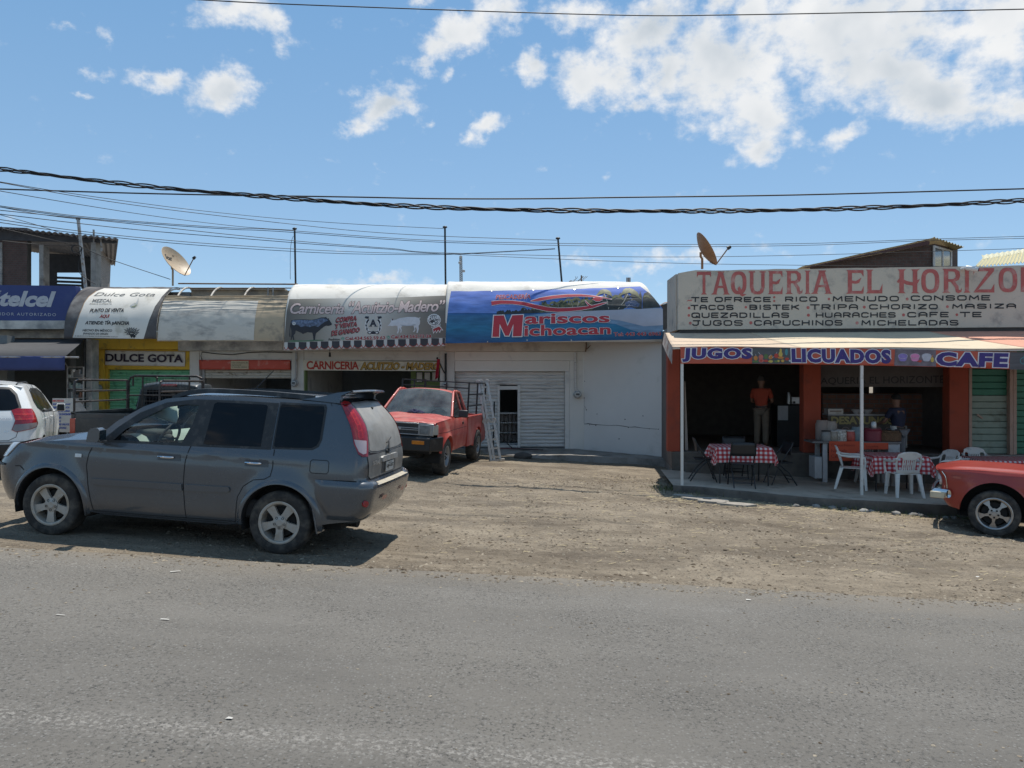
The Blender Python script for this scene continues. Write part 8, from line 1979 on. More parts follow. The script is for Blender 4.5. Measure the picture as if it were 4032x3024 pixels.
for x,t_ in((410,'left white bowl on the breakfast stand'),(535,'right white bowl on the breakfast stand')):
 b_=thing('white_bowl',t_,'bowl',tq(uu('c8',x,WS_),WS_+.15,z1_)); mb=MB(); mb.lathe([(0,0),(.05,0),(.11,.09),(.115,.10),(.10,.095),(.04,.02)],20,Matrix.Translation(tq(uu('c8',x,WS_),WS_+.15,z1_))@Matrix.Rotation(R(90),4,'X')); mb.build('body',CTW,b_)
# dispenser and appliance seen in the dark doorway
WD_=FAC+1.6
dsp=thing('kitchen_cabinet','dark cabinet with a hanging white paper in the doorway','cabinet',tq(uu('c7',1400,WD_),WD_,FL))
mb=MB(); tbox(mb,uu('c7',1270,WD_),uu('c7',1545,WD_),WD_,WD_+.6,FL,zof(D7(1400,680),WD_)); mb.build('body',mat('black_cabinet',(.02,.02,.021),.6),dsp,bev=.01)
mb=MB(); mb.rect('c7',1280,685,1390,842,TP(WD_-.01),.004); mb.build('paper',mat('grey_paper',(.42,.42,.43),.8),dsp)
tst=thing('steel_toaster','small steel appliance on the dark cabinet','appliance',tq(uu('c7',1460,WD_),WD_,1.8))
mb=MB(); tbox(mb,uu('c7',1432,WD_),uu('c7',1518,WD_),WD_,WD_+.3,zof(D7(1400,665),WD_),zof(D7(1400,590),WD_)); mb.build('body',mat('pale_steel',(.50,.50,.50),.4,metal=.4),tst,bev=.01)
mb=MB(); mb.lathe([(0,0),(.03,0),(.03,-.02),(0,-.02)],12,Matrix.Translation(TP(WD_-.005)(D7(1455,648)))); mb.build('knob',BLACK,tst)
mb=MB(); Mx=Matrix.Translation(tq(uu('c7',1408,WD_),WD_+.1,zof(D7(1400,665),WD_)))@Matrix.Rotation(R(90),4,'X'); mb.lathe([(0,0),(.05,0),(.05,.2),(.03,.28),(0,.28)],14,Mx); tag(mb.build('steel_thermos',STEEL),'small steel flask beside the toaster in the doorway','flask')
# ================= phone shop and the unfinished storey =================
PD=20.45
BLUE=mat('phone_sign_blue',(.018,.036,.16),.45,var=.08,scale=1.5,dirt=((.03,.05,.17),.25,2.))
sb=thing('shop_sign','blue box sign with silver lettering over the phone shop','sign',PY(PD)((150,1190)))
SG=PY(PD); mb=MB(); mb.slab([(-420,1110)]+KK('c1',(0,860),(940,872),(940,1322),(0,1298))+[(-420,1258)],SG,.25); mb.build('box',BLUE,sb,bev=.012)
mb=MB(); txt(mb,'telcel',KK('c1',(-5,930),(700,940),(700,1138),(-5,1125)),SG,.006,bold=.045,shear=.28)
decal(mb,poly(KK('c1',(-60,930),(20,932),(16,942),(-60,940))),SG,.006); decal(mb,poly(KK('c1',(-60,954),(8,956),(4,966),(-60,964))),SG,.006); decal(mb,poly(KK('c1',(-60,978),(-2,980),(-6,990),(-60,988))),SG,.006)
txt(mb,'DISTRIBUIDOR AUTORIZADO',KK('c1',(-330,1196),(698,1212),(698,1248),(-330,1232)),SG,.006,bold=.0,space=1.3)
mb.build('lettering',mat('silver_letters',(.44,.45,.48),.5,var=.1),sb,smooth_angle=0)
b0=thing('shop_building','phone shop with a dark open front beneath the blue sign','shop',(-13,20,.5))
XR=-11.86
mb=MB(); mb.box(-20,fx(262,20.4),20.40,20.9,fz(1296,20.4),fz(1262,20.4)); mb.box(-20,XR,20.9,27,3.2,3.5); mb.build('slab_edge',PEEL,b0,bev=.01)
mb=MB(); mb.box(-20,XR,25.8,26,.2,3.2); mb.box(-20.2,-20,19.8,26,.2,3.2); mb.box(XR-.15,XR,20.9,26,.2,3.2); mb.box(-13.75,fx(48,20),19.8,20.1,.2,3.2); mb.box(-20,XR-.15,19.8,25.8,.1,.42); mb.build('wall',DARKIN,b0)
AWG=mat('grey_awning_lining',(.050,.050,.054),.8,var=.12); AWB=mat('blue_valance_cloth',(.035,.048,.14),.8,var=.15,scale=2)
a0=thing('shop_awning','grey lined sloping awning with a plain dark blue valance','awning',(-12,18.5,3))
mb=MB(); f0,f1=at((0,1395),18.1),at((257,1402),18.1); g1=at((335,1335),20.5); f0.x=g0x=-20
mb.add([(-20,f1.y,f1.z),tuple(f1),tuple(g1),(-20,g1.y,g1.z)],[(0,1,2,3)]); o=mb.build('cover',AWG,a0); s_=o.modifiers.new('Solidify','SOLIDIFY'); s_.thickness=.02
mb=MB(); mb.grid(40,4,lambda u,v:Vector((lerp(-20,f1.x,u),f1.y-.02+.012*math.sin(u*60),lerp(f1.z-.335,f1.z,v)))); o=mb.build('valance',AWB,a0,smooth_angle=180); s_=o.modifiers.new('Solidify','SOLIDIFY'); s_.thickness=.008
mb=MB(); mb.tube([(-19.8,f1.y,f1.z),(f1.x+.32,f1.y,f1.z-.03)],.022); mb.tube([(f1.x-.1,f1.y,f1.z-.04),(XR-.1,20.9,2.25)],.018); mb.build('frame_tube',GALV,a0)
oc=thing('old_column','grimy whitish column with a dark pipe between phone shop and yellow shop','column',(fx(349,20.6),20.6,.4))
mb=MB(); mb.box(fx(338,20.6),fx(362,20.6),20.6,20.95,.3,3.15); mb.build('column',PEEL,oc,bev=.01); mb=MB(); mb.tube([(fx(332,20.5),20.5,.3),(fx(333,20.5),20.5,3.2)],.04); mb.build('pipe',TRIMB,oc)
vt=thing('display_case','glazed display case of small goods at the phone shop entrance','display case',at(K('d5',1090,1030),19.3))
VP_=PY(19.3); mb=MB()
for x0,x1 in((968,978),(1200,1212)):mb.rect('d5',x0,345,x1,1400,VP_,.04)
mb.rect('d5',979,345,1199,356,VP_,.04); mb.build('frame',GALV,vt)
for k,y in enumerate((500,660,800,920)):mb=MB(); mb.rect('d5',979,y,1199,y+8,PY(19.36),.3); mb.build('shelf',GALV,vt)
mb=MB(); rnd=random.Random(4); GD=[mat('goods_pale',(.36,.36,.34)),mat('goods_rust',(.22,.09,.05)),mat('goods_grey',(.12,.12,.12)),mat('goods_mint',(.30,.36,.32))]
for y in(500,660,800,920):
 x=985
 while x<1180:
  w_=rnd.uniform(14,48); mb.rect('d5',x,y-rnd.uniform(30,120),min(x+w_-3,1196),y-1,PY(19.45),.12,rnd.randrange(4)); x+=w_
mb.build('goods',GD,vt)
# board on the pavement
bd=thing('sign_board','white folding pavement board lettered in blue beside the white SUV','sign',at(K('d5',930,1260),17.6))
BP=PY(17.6); mb=MB(); mb.slab(KK('d5',(762,805),(1095,808),(1052,1300),(740,1290)),BP,.02); mb.build('front_panel',PAPER,bd)
mb=MB(); A_=[BP(q)for q in KK('d5',(1100,808),(1060,1300))]; mb.add([A_[0],A_[1],A_[1]+Vector((.34,.55,0)),A_[0]+Vector((.03,.05,0))],[(0,1,2,3)]); mb.build('rear_panel',PEEL,bd)
mb=MB()
for i,(s_,x0,x1)in enumerate((('RECARGAS',768,930),('REPARACIÓN AQUÍ',770,1025),('DISPLAY Y TOUCH',768,1008),('CENTRO DE CARGA',768,1018),('BOTON DE ENCENDIDO',764,1055),('SENSORES',764,892),('BOCINAS',762,884),('SOFTWARE UNLOCK',756,1012),('CUENTA GOOGLE',752,965))):
 y=825+49*i; txt(mb,s_,KK('d5',(x0,y),(x1,y),(x1-2,y+30),(x0-2,y+30)),BP,.006,0 if i==0 else 1,bold=.04)
mb.build('lettering',[mat('red_board_ink',(.5,.06,.06),.7),mat('blue_board_ink',(.02,.06,.30),.7)],bd,smooth_angle=0)
ub_=thing('unfinished_building','unfinished dark brick storey with a corrugated roof above the blue sign','building',(-14,24,3.5))
BRD=bpy.data.materials.new('dark_brick'); BRD.use_nodes=True; brick_nodes(BRD,(.13,.075,.062),(.10,.06,.05),(.11,.10,.09),1.,.025)
BLK=bpy.data.materials.new('grey_brick_blocks'); BLK.use_nodes=True; brick_nodes(BLK,(.40,.34,.29),(.34,.29,.25),(.24,.22,.20),1.,.05)
UP=PY(23.)
mb=MB(); q=[UP(p)for p in KK('c1',(-620,900),(338,900),(338,150),(-620,110))]; uvquad(mb,*q,10,7); q2=[v+Vector((0,.2,0))for v in q]; uvquad(mb,*q2[::-1],10,7); mb.add([q[1],q2[1],q2[2],q[2]],[(0,1,2,3)]); mb.build('brick_pier',BRD,ub_,smooth_angle=0)
mb=MB(); mb.rect('c1',486,360,540,900,PY(23.0),.3); mb.build('column',CONC,ub_); mb=MB(); mb.rect('c1',-30,330,22,900,PY(22.95),.3); mb.build('column',CONC,ub_); mb=MB(); mb.rect('c1',1128,330,1192,905,PY(22.9),.3); mb.build('column',CONC,ub_)
mb=MB(); DKB=mat('shade_darkened_wall',(.05,.052,.058),.95,var=.2); p2=PY(26.5)  # shade under the roof is put into this near-black colour
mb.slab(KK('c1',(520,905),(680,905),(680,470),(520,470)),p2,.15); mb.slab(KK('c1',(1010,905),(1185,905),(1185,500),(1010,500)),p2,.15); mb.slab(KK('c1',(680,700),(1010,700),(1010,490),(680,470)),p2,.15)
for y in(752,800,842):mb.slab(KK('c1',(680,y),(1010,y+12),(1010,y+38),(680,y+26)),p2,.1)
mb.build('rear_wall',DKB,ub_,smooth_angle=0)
mb=MB(); a=UP(K('c1',1194,905)); b=UP(K('c1',1194,340)); bx=at(K('c1',1366,895),27.); by=at(K('c1',1380,560),27.); uvquad(mb,a,bx,by,b,9,5); off=Vector((-.2,.05,0)); uvquad(mb,bx+off,a+off,b+off,by+off,9,5); mb.add([b,by,by+off,b+off],[(0,1,2,3)]); mb.build('block_wall',BLK,ub_,smooth_angle=0)
mb=MB(); n=150; rl,rr_=at((-420,855),22.6),at(K('c1',1470,285),22.6); bl_,br_=rl+Vector((0,4.9,0)),Vector(((452-CX)/F*27.5,27.5,rr_.z-.03)); vs=[]
for i in range(n+1):t=i/n; dz=.022*math.cos(i*math.pi/2); vs+=[rl.lerp(rr_,t)+Vector((0,0,dz)),bl_.lerp(br_,t)+Vector((0,0,dz))]
mb.add(vs,[(2*i,2*i+1,2*i+3,2*i+2)for i in range(n)]); o=mb.build('corrugated_roof',mat('rusty_roof_sheet',(.16,.155,.16),.6,metal=.3,var=.25,scale=3),ub_,smooth_angle=0); s_=o.modifiers.new('Solidify','SOLIDIFY'); s_.thickness=.012
mb=MB(); mb.slab(KK('c1',(0,170),(1430,300),(1430,338),(0,300)),PY(22.95),.12); mb.build('beam',DKB,ub_)
for x,y0 in((1165,172),(1258,285)):mb=MB(); mb.tube([PY(22.95)(K('c1',x,y0)),PY(22.95)(K('c1',x+6,345 if x<1200 else 440))],.03); mb.build('rebar_post',GALV,ub_)
# ================= houses behind the taqueria =================
h1=thing('brick_house','dark brick upper room with a slanting tin roof behind the taqueria sign','house',(9,22,4))
HP=PY(22.); mb=MB()
q=[HP(p)for p in KK('c6',(-120,470),(1240,470),(1240,165),(-120,415))]; uvquad(mb,q[0],q[1],q[2],q[3],9,2.4); c_=at(K('c6',1490,470),23.6); d_=at(K('c6',1490,225),23.6); uvquad(mb,q[1],c_,d_,q[2],2,2.4); mb.build('wall',BRD,h1,smooth_angle=0)
fl_=lambda t,z:q[1].lerp(c_,t)+Vector((0,-.02,z)); fr=Vector(((c_-q[1]).x,(c_-q[1]).y,0)).normalized(); nn=Vector((fr.y,-fr.x,0))
WP=Plane(q[1]+nn*.02,nn)
mb=MB(); mb.slab(KK('c6',(1236,182),(1432,238),(1432,256),(1236,206)),WP,.04); mb.slab(KK('c6',(1236,206),(1246,209),(1246,470),(1236,470)),WP,.04); mb.slab(KK('c6',(1326,232),(1338,234),(1338,470),(1326,470)),WP,.04); mb.slab(KK('c6',(1418,253),(1432,256),(1432,470),(1418,470)),WP,.04); w_=mb.build('window',CTW,h1)
mb=MB(); mb.slab(KK('c6',(1246,209),(1418,254),(1418,470),(1246,470)),WP,.01,0,-.015); mb.build('pane',mat('dusty_house_glass',(.09,.11,.13),.15,var=.2),w_)
TIN=mat('yellowed_tin',(.50,.40,.20),.5,metal=.2,var=.15); FAS=mat('dark_red_fascia',(.07,.03,.028),.7)
def sheet(name,m,pts,parent,n=60,amp=.02):
 mb=MB(); a,b,c,d=[Vector(p)for p in pts]; nr=(b-a).cross(d-a).normalized(); vs=[]
 for i in range(n+1):t=i/n; o_=nr*amp*math.cos(i*math.pi/2); vs+=[a.lerp(b,t)+o_,d.lerp(c,t)+o_]
 mb.add(vs,[(2*i,2*i+1,2*i+3,2*i+2)for i in range(n)]); o=mb.build(name,m,parent,smooth_angle=0); s_=o.modifiers.new('Solidify','SOLIDIFY'); s_.thickness=.01; return o
e0,e1=at(K('c5',1545,412),21.7),at(K('c6',1228,100),21.7)
sheet('roof',TIN,(e0,e1,e1+Vector((.9,4,.1)),e0+Vector((.5,4,.1))),h1,8,.004)
sheet('roof',TIN,(e1+Vector((.02,0,0)),at(K('c6',1560,205),22.6),at(K('c6',1560,205),22.6)+Vector((.9,4,.2)),e1+Vector((.9,4,.12))),h1,40,.025)
mb=MB(); mb.slab(KK('c5',(1560,425),(1620,425),(2212,300))+KK('c6',(1185,172),(1185,138),(1150,135))+KK('c5',(2000,330)),PY(21.72),.1); mb.build('fascia',FAS,h1)
h2=thing('tin_roof_house','cream corrugated tin roof peeping over the sign at the right edge','house',(15,23,4.5))
CT=mat('cream_tin',(.62,.57,.38),.45,var=.06); r0=[at(K('c6',1690,412),23),at(K('c6',2600,330),23),at(K('c6',2600,180),25),at(K('c6',1765,330),25)]
sheet('roof',CT,(r0[0],r0[1],r0[2],r0[3]),h2,90,.035)
sheet('ridge_cap',CT,(at(K('c6',1765,335),24.9),at(K('c6',2600,200),24.9),at(K('c6',2600,165),25.3),at(K('c6',1750,290),25.3)),h2,60,.02)
mb=MB(); mb.box(13,20,23.1,26,-.8,4.4); mb.build('wall',BRD,h2)
s_=thing('shed_roof','low brown shed roof between the sea print awning and the taqueria','shed',(3.6,22,4)); sheet('roof',RUSTP,(at(K('c5',-120,880),22),at(K('c5',130,790),22),at(K('c5',130,780),24),at(K('c5',-120,870),24)),s_,12,.01)
mb=MB(); mb.slab(KK('c5',(-40,850),(110,800),(110,1100),(-40,1100)),PY(22.1),.2); mb.build('wall',BRD,s_)
# ================= roof clutter =================
DISHC=mat('beige_dish_paint',(.42,.32,.21),.5,var=.08,dirt=((.3,.2,.12),.25,6.)); DISHO=mat('orange_dish_primer',(.30,.15,.07),.6,var=.15)
def dish(name,label,base,axis,r,m,hm=.62):
 t=thing(name,label,'satellite dish',base,'satellite dishes'); c=Vector(base)+Vector((0,0,hm)); ax=Vector(axis).normalized()
 dn=(ax*ax.z-Vector((0,0,1))).normalized(); xx=dn.cross(ax); Mx=Matrix((xx,ax,-dn)).transposed().to_4x4(); Mx.translation=c
 mb=MB(); pr=[(r*i/10,.30*r*(i/10)**2)for i in range(11)]; mb.lathe(pr+[(r*1.01,.30*r-.004)]+[(a,h-.012)for a,h in pr[::-1]],40,Mx); rf=mb.build('reflector',m,t,smooth_angle=40)
 mb=MB(); bk=c-ax*.04; mb.tube([base,Vector(base)+Vector((0,0,hm-.17)),bk+Vector((0,0,-.1)),bk],.028); mb.build('mast',m,t)
 lo=Mx@Vector((0,.26*r,-r)); tip=c+ax*r*1.15+(lo-c)*.55; mb=MB(); mb.tube([lo-(lo-c)*.3-ax*.05,lo,tip],.014); mb.build('feed_arm',RUSTP,t); mb=MB(); mb.tube([tip-ax*.02,tip+ax*.06],[.045,.035],12); mb.build('feed_horn',BLACK,t)
 return t,Mx,rf
q0=at(K('c1',2150,870),21.9)
t,Mx,rf=dish('satellite_dish','beige satellite dish with dark lettering on the roof left of the bare hoops',q0,(.79,-.20,.56),.50,DISHC)
mb=MB(); b=glyphs('Star',.02); xs_=[v[0]for v in b[0]];
def dpt(x,z):r2=x*x+z*z; return Mx@Vector((x,.30*.52*r2/.2704+.006,z))
mx0,mx1=min(xs_),max(xs_); mb.add([dpt(.24-.32*(v[0]-mx0)/(mx1-mx0),.12+.15*v[1]/.73)for v in b[0]],b[1]); b=glyphs('TV',.02); mb.add([dpt(-.11-.07*v[0]/1.2,.24+.05*v[1]/.73)for v in b[0]],b[1]); mb.build('lettering',INK,rf,smooth_angle=0)
dish('satellite_dish','orange brown satellite dish seen edge on above the taqueria sign',at(K('c5',456,440),17.5),(.86,-.05,.50),.42,DISHO,.40)
def pole(label,c,x0,y0,x1,y1,d,r=.027,m=TRIMB):
 t=thing('service_pole',label,'pole',at(K(c,x1,y1),d),'electric service poles on the roofs'); a,b=at(K(c,x1,y1),d),at(K(c,x0,y0),d); a.z-=.8
 mb=MB(); mb.tube([a,b],r); mb.build('shaft',m,t); mb=MB(); mb.ball(b,.045,sc=(1.5,1,.8)); mb.build('weatherhead',BLACK,t); return b
PT1=pole('leaning grey service pole before the unfinished storey','c1',972,40,1105,905,21.6,.045,GALV)
PT2=pole('straight dark service pole left of the butcher awning','z1',1833,475,1842,800,21.6); PT3=pole('straight dark service pole above the joint of butcher and sea print awnings','z2',1030,465,1036,800,21.6)
PT4=pole('leaning service pole over the sea print awning','z2',1733,535,1772,800,21.6)
tw=thing('radio_tower','thin distant lattice mast with small dishes above the roofs','tower',at((1820,1125),90)); mb=MB()
for dx in(-5,0,5):mb.tube([at((1816+dx,1130),90),at((1814+dx*.8,1010),90)],.05,4)
for k in range(14):y=1128-8.4*k; mb.tube([at((1811,y),90),at((1821,y-8),90)],.03,4)
mb.build('lattice',GALV,tw)
for x,y in((1826,1067),(1826,1120),(1810,1034),(1814,1011)):mb=MB(); mb.ball(at((x,y),89.6),.17,sc=(1,.4,1)); mb.build('dish',CTW,tw)
for c,x,t_ in(('c4',1700,'rebar stubs sticking up over the right end of the sea print awning'),('c4',1303,'single short pipe over the sea print awning')):
 o=thing('rebar',t_,'rebar',at(K(c,x,140),22))
 for k in range(3 if x==1700 else 1):mb=MB(); mb.tube([at(K(c,x+13*k,170),22),at(K(c,x+13*k,95 if x==1700 else 75),22)],.018); mb.build('bar',RUSTP,o)
mb=MB(); rnd=random.Random(2)
for k in range(12):
 p=[K('c4',1180+11*k+rnd.uniform(-6,6),140)];
 for j in range(5):p.append((p[-1][0]+rnd.uniform(-3,9),p[-1][1]-5*(1 if k>3 else.4)))
 mb.tube([at(q,22.2)for q in p],.006,4)
tag(mb.build('wire_netting',GALV),'tangle of wire netting on the roof behind the sea print awning','netting')
# ================= overhead cables =================
CAB=mat('black_cable',(.010,.010,.011),.6,var=.2)
def wire(label,pts,d,r,n=6,cat='cable'):
 ds=d if isinstance(d,(list,tuple))else[d]*len(pts); P=[at(p,q)for p,q in zip(pts,ds)]; Q=[]
 for i in range(len(P)-1):
  a,b,c,e=P[max(0,i-1)],P[i],P[i+1],P[min(len(P)-1,i+2)]
  for k in range(6):
   t=k/6; Q.append(.5*((2*b)+(-a+c)*t+(2*a-5*b+4*c-e)*t*t+(-a+3*b-3*c+e)*t**3))
 Q.append(P[-1]); mb=MB(); mb.tube(Q,r,n); o=mb.build('overhead_cable',CAB,smooth_angle=180); return tag(o,label,cat,'overhead cables'),Q
m1=[K('z1',*p)for p in((-300,60),(0,103),(250,133),(500,165),(1000,220),(1500,262),(2212,316))]+[K('z2',*p)for p in((1000,343),(1500,358),(2212,365))]+[K('z3',*p)for p in((600,312),(1000,307),(1600,288),(2212,257),(2500,238))]
o,Q=wire('thick twisted black cable sagging across the whole street',m1,15.8,.014)
me_=o.data; mb=MB(); L_=[0]
for a,b in zip(Q,Q[1:]):L_.append(L_[-1]+(b-a).length)
D_=[]
for i in range(len(Q)-1):
 m_=max(1,int((L_[i+1]-L_[i])/.08)); D_+=[(Q[i].lerp(Q[i+1],k/m_),lerp(L_[i],L_[i+1],k/m_))for k in range(m_)]
for ph in(0,2.1,4.2):mb.tube([p+Vector((0,(.034+.012*math.sin(s*2.1))*math.cos(s*4.6+ph+.8*math.sin(s*.8)),(.034+.012*math.sin(s*2.1))*math.sin(s*4.6+ph+.8*math.sin(s*.8))))for p,s in D_],.0165,6)
o2=mb.build('strands',CAB,o,world=False,smooth_angle=180)
wire('single straight black cable just above the twisted one',[K('z1',*p)for p in((-200,222),(0,228),(1000,258),(2212,278))]+[K('z2',*p)for p in((1000,288),(1600,288))]+[K('z3',*p)for p in((0,241),(1000,227),(2212,194),(2500,184))],16.4,.016)
wire('lone cable crossing the top of the sky',[(700,-12),(802,0),(1276,22),(2370,58),(2916,58),(4032,36),(4400,26)],14,.010)
TH=.0075
Z1,Z2,Z3=(lambda*p:KK('z1',*p)),(lambda*p:KK('z2',*p)),(lambda*p:KK('z3',*p))
def ends(p,b):return[p[0]+(0)for _ in()]
W_=[('upper of two thin drop wires running down to the middle roof pole',Z1((0,183),(300,233),(700,292),(1200,357))+Z2((0,412),(500,448),(1022,474))),('thin drop wire ending at the leaning pole over the sea print awning',Z1((0,187),(500,277),(1000,350),(1700,434))+Z2((0,438),(500,490),(1000,521),(1725,546))),('thin drop wire ending at the pole left of the butcher awning',Z1((0,240),(500,325),(1000,402),(1500,462),(1828,484))),('upper of a close pair of thin wires crossing low over the roofs',Z1((0,333),(500,398),(1000,441),(1450,470))+Z2((0,482),(1000,549),(2212,571))+Z3((1000,487),(1700,463),(2212,448),(2400,442))),('lower of a close pair of thin wires crossing low over the roofs',Z1((0,340),(500,406),(1000,449),(1450,479))+Z2((0,492),(1000,559),(2212,585))+Z3((1000,497),(1700,471),(2212,459),(2400,453))),('thin wire third from the bottom over the roofs, reaching the brick house',Z1((0,360),(800,442),(1400,508),(2000,565))+Z2((700,598),(1000,624),(2212,650))+Z3((1000,549),(2212,513))),('thin wire second from the bottom, brushing the taqueria sign top',Z1((0,384),(800,476),(1400,527),(2000,575))+Z2((700,604),(1000,630),(2212,682))+Z3((1000,602),(2212,612))),('upper of the lowest pair of wires, rising to the leaning pole',Z1((0,418),(500,490),(1200,560),(2000,610))+Z2((800,628),(1150,628),(1715,598))),('lower of the lowest pair of wires, rising to the leaning pole',Z1((0,436),(500,505),(1200,575),(2000,625))+Z2((800,636),(1150,632),(1715,602))),('slack wire dropping to the top of the leaning grey pole',Z1((0,340),(250,385),(478,414))),('taut wire slanting steeply down to the grey pole',Z1((0,388),(250,458),(490,540))),('pale wire looping to the middle of the grey pole',Z1((0,470),(250,528),(480,580))),('flat wire running to the bracket of the grey pole',Z1((0,548),(240,572),(470,580))),('fine wire from the grey pole to the beige dish',Z1((505,590),(700,670),(1060,790)))]
for i,(lb_,p)in enumerate(W_):
 n_=len(p); d0=14 if i<9 else 20.5; wire(lb_,p,[lerp(d0,21.5,min(1,1.6*k/(n_-1)))for k in range(n_)],TH if i<9 else.009)
wire('loose vertical wire hanging beside the pole left of the butcher awning',Z1((1825,520),(1812,560),(1806,640),(1806,790)),21.5,.006)
lp=[]
for k in range(26):a=k*.5; lp.append(K('c1',945+62*math.cos(a)+2*k*.3,412+48*math.sin(a)))
wire('coil of pale cable tied to the leaning grey pole',lp+KK('c1',(1010,470),(975,600),(1000,720),(1100,800),(1190,850)),21.4,.010)
# ================= meters, flag, camera, ladder =================
METG=mat('meter_glass',(.30,.31,.31),.15,var=.3,scale=20,coat=.6)
def meter(label,c,x,y,r,d,top=None,cm_=GALV):
 t=thing('electricity_meter',label,'meter',at(K(c,x,y),d),'electricity meters on the shop columns'); q=at(K(c,x,y),d)
 mb=MB(); Mx=Matrix.Translation(q); mb.lathe([(0,-.14),(r*.7,-.135),(r*.82,-.11),(r*.82,-.05),(r,-.045),(r,.0),(0,.0)],24,Mx); mb.build('body',METG,t)
 mb=MB(); mb.box(q.x-r*.45,q.x+r*.45,q.y-.141,q.y-.137,q.z-r*.05,q.z+r*.3); mb.build('dial',INK,t)
 if top:p=K(c,*top); e=at(p,d); mb=MB(); mb.tube([q+Vector((0,-.03,r*.9)),Vector((q.x+(e.x-q.x),q.y-.03,q.z+r*1.6)),e+Vector((0,-.03,0))],.03); mb.build('conduit',cm_,t)
meter('round meter on the yellow column behind the truck rack','d6',280,722,.105,21.2)
meter('round meter with conduit on the white column left of the butcher shop','c3',192,1452,.10,21.25,(215,1060))
meter('round meter at the foot of the dark conduit right of the butcher shop','c3',2066,1470,.085,21.25,(2070,1080),TRIMB)
meter('round meter with white conduit beside the white shutter','d4',1170,563,.11,21.25,(1148,110),WSH)
fg=thing('red_flag','small limp red flag on a slanting stick at the butcher shop','flag',at(K('c3',2055,1320),21.2))
a,b=at(K('c3',2055,1325),21.2),at(K('c3',1965,1140),20.9); mb=MB(); mb.tube([a,b],.016); mb.ball(b,.03); mb.build('stick',BLACK,fg)
mb=MB(); FPl=PY(20.88); fgp=lambda u,v:FPl((lerp(lerp(*[K('c3',x,0)[0]for x in(1962,2000)],u),lerp(*[K('c3',x,0)[0]for x in(1940,1978)],u),v),lerp(K('c3',0,1150)[1],K('c3',0,1400)[1]-6*u,v)),.03*math.sin(u*9+v*2)*(.4+v)); mb.grid(10,12,fgp); o=mb.build('cloth',mat('red_flag_cloth',(.36,.015,.035),.8,var=.15),fg,smooth_angle=180); s_=o.modifiers.new('Solidify','SOLIDIFY'); s_.thickness=.005
mb=MB(); q=at(K('c3',628,1095),21.1); mb.tube([q+Vector((0,0,.2)),q+Vector((0,0,.06))],.006); mb.tube([q+Vector((0,0,.06)),q+Vector((.0,0,-.06))],[.025,.035]); tag(mb.build('hanging_socket',BLACK),'small black lamp socket dangling over the butcher sign board','lamp socket')
sc_=thing('security_camera','white bullet security camera on the top edge of the taqueria sign','camera',SP(K('c6',1530,435)))
a,b=SP(K('c6',1545,435),.12),SP(K('c6',1655,465),.22); mb=MB(); mb.tube([a,a.lerp(b,.15),a.lerp(b,.9),b],[.04,.05,.05,.045],16); mb.build('housing',FRM,sc_); mb=MB(); mb.tube([SP(K('c6',1530,440),-.01),SP(K('c6',1530,440),.1),a],.03); mb.build('bracket',FRM,sc_); mb=MB(); mb.tube([b,b+(b-a).normalized()*.012],.036,16); mb.build('lens',BLACK,sc_)
AL=mat('scuffed_aluminium',(.42,.41,.39),.42,metal=.6,var=.15,dirt=((.3,.28,.25),.4,12.))
ld=thing('folding_ladder','folded aluminium ladder leaning beside the red pickup','ladder',gnd(K('d3',1500,1395)))
lt,lb2=at(K('d3',1305,470),18.75),gnd(K('d3',1462,1400)); ax_=(lt-lb2).normalized(); sx_=Vector((.86,.5,.05)).normalized()
for w_ in(0,.085,.25):
 for s0,s1 in((0,.49),(.51,1)):mb=MB(); mb.bar(lb2+sx_*w_+(lt-lb2)*s0,lb2+sx_*w_+(lt-lb2)*s1,.062,.055,up=(0,1,0)); mb.build('rail',AL,ld,bev=.004)
for k in range(9):
 p=lb2+(lt-lb2)*(.04+.112*k); mb=MB(); mb.bar(p+sx_*.02,p+sx_*.24,.045); mb.build('rung',AL,ld)
for s0 in(.5,1.0):
 for w_ in(0,.085,.25):mb=MB(); p=lb2+(lt-lb2)*s0+sx_*w_; mb.lathe([(0,-.03),(.06,-.03),(.065,0),(.06,.03),(0,.03)],16,Matrix.Translation(p)); mb.build('hinge',GALV,ld)
mb=MB(); mb.bar(lb2-sx_*.06,lb2+sx_*.36,.06,.05); mb.build('foot_bar',AL,ld,bev=.006)
mb=MB(); mb.tube([at(K('d3',1497,697),21.2),at(K('d3',1482,1010),21.0)-Vector((0,0,.55))],.022); tag(mb.build('black_rod',BLACK),'thin black rod leaning on the shutter left of the small door','rod')
for i,(pts,m_,lb_)in enumerate(((((322,990),(400,1090),(470,1150),(560,1140),(700,1160),(800,1190)),BLACK,'black extension cord trailing out of the small door'),(((300,1175),(420,1165),(540,1178),(640,1170),(740,1185)),mat('red_hose',(.16,.03,.03),.6),'dull red cord lying on the apron by the small door'))):
 mb=MB(); P=[at(D4(*p),21.05-.12*k if k>1 or i else 21.25)for k,p in enumerate(pts)]
 for p in P[2 if not i else 0:]:p.z=ZB+.02
 mb.tube(P,.013); tag(mb.build('extension_cord',m_),lb_,'cord')
def rock(label,p,r,sc,m=None):
 mb=MB(); mb.ball((0,0,0),r,nu=14,nv=9,sc=sc); mb.v=[tuple(Vector(v)*(1+.28*noise.noise(Vector(v)*4/r*.3+Vector((r*50,0,0))))+p)for v in mb.v]; return tag(mb.build('rock',m or CONC2,smooth_angle=30),label,'rock','lumps of rubble')
q=gnd(D4(578,1262)); rock('dark lump of rubble on the kerb below the white shutter',Vector((q.x,q.y,q.z+.06)),.2,(1.1,.8,.55),mat('dark_rubble',(.07,.062,.055),.95,var=.3))
rnd=random.Random(9)
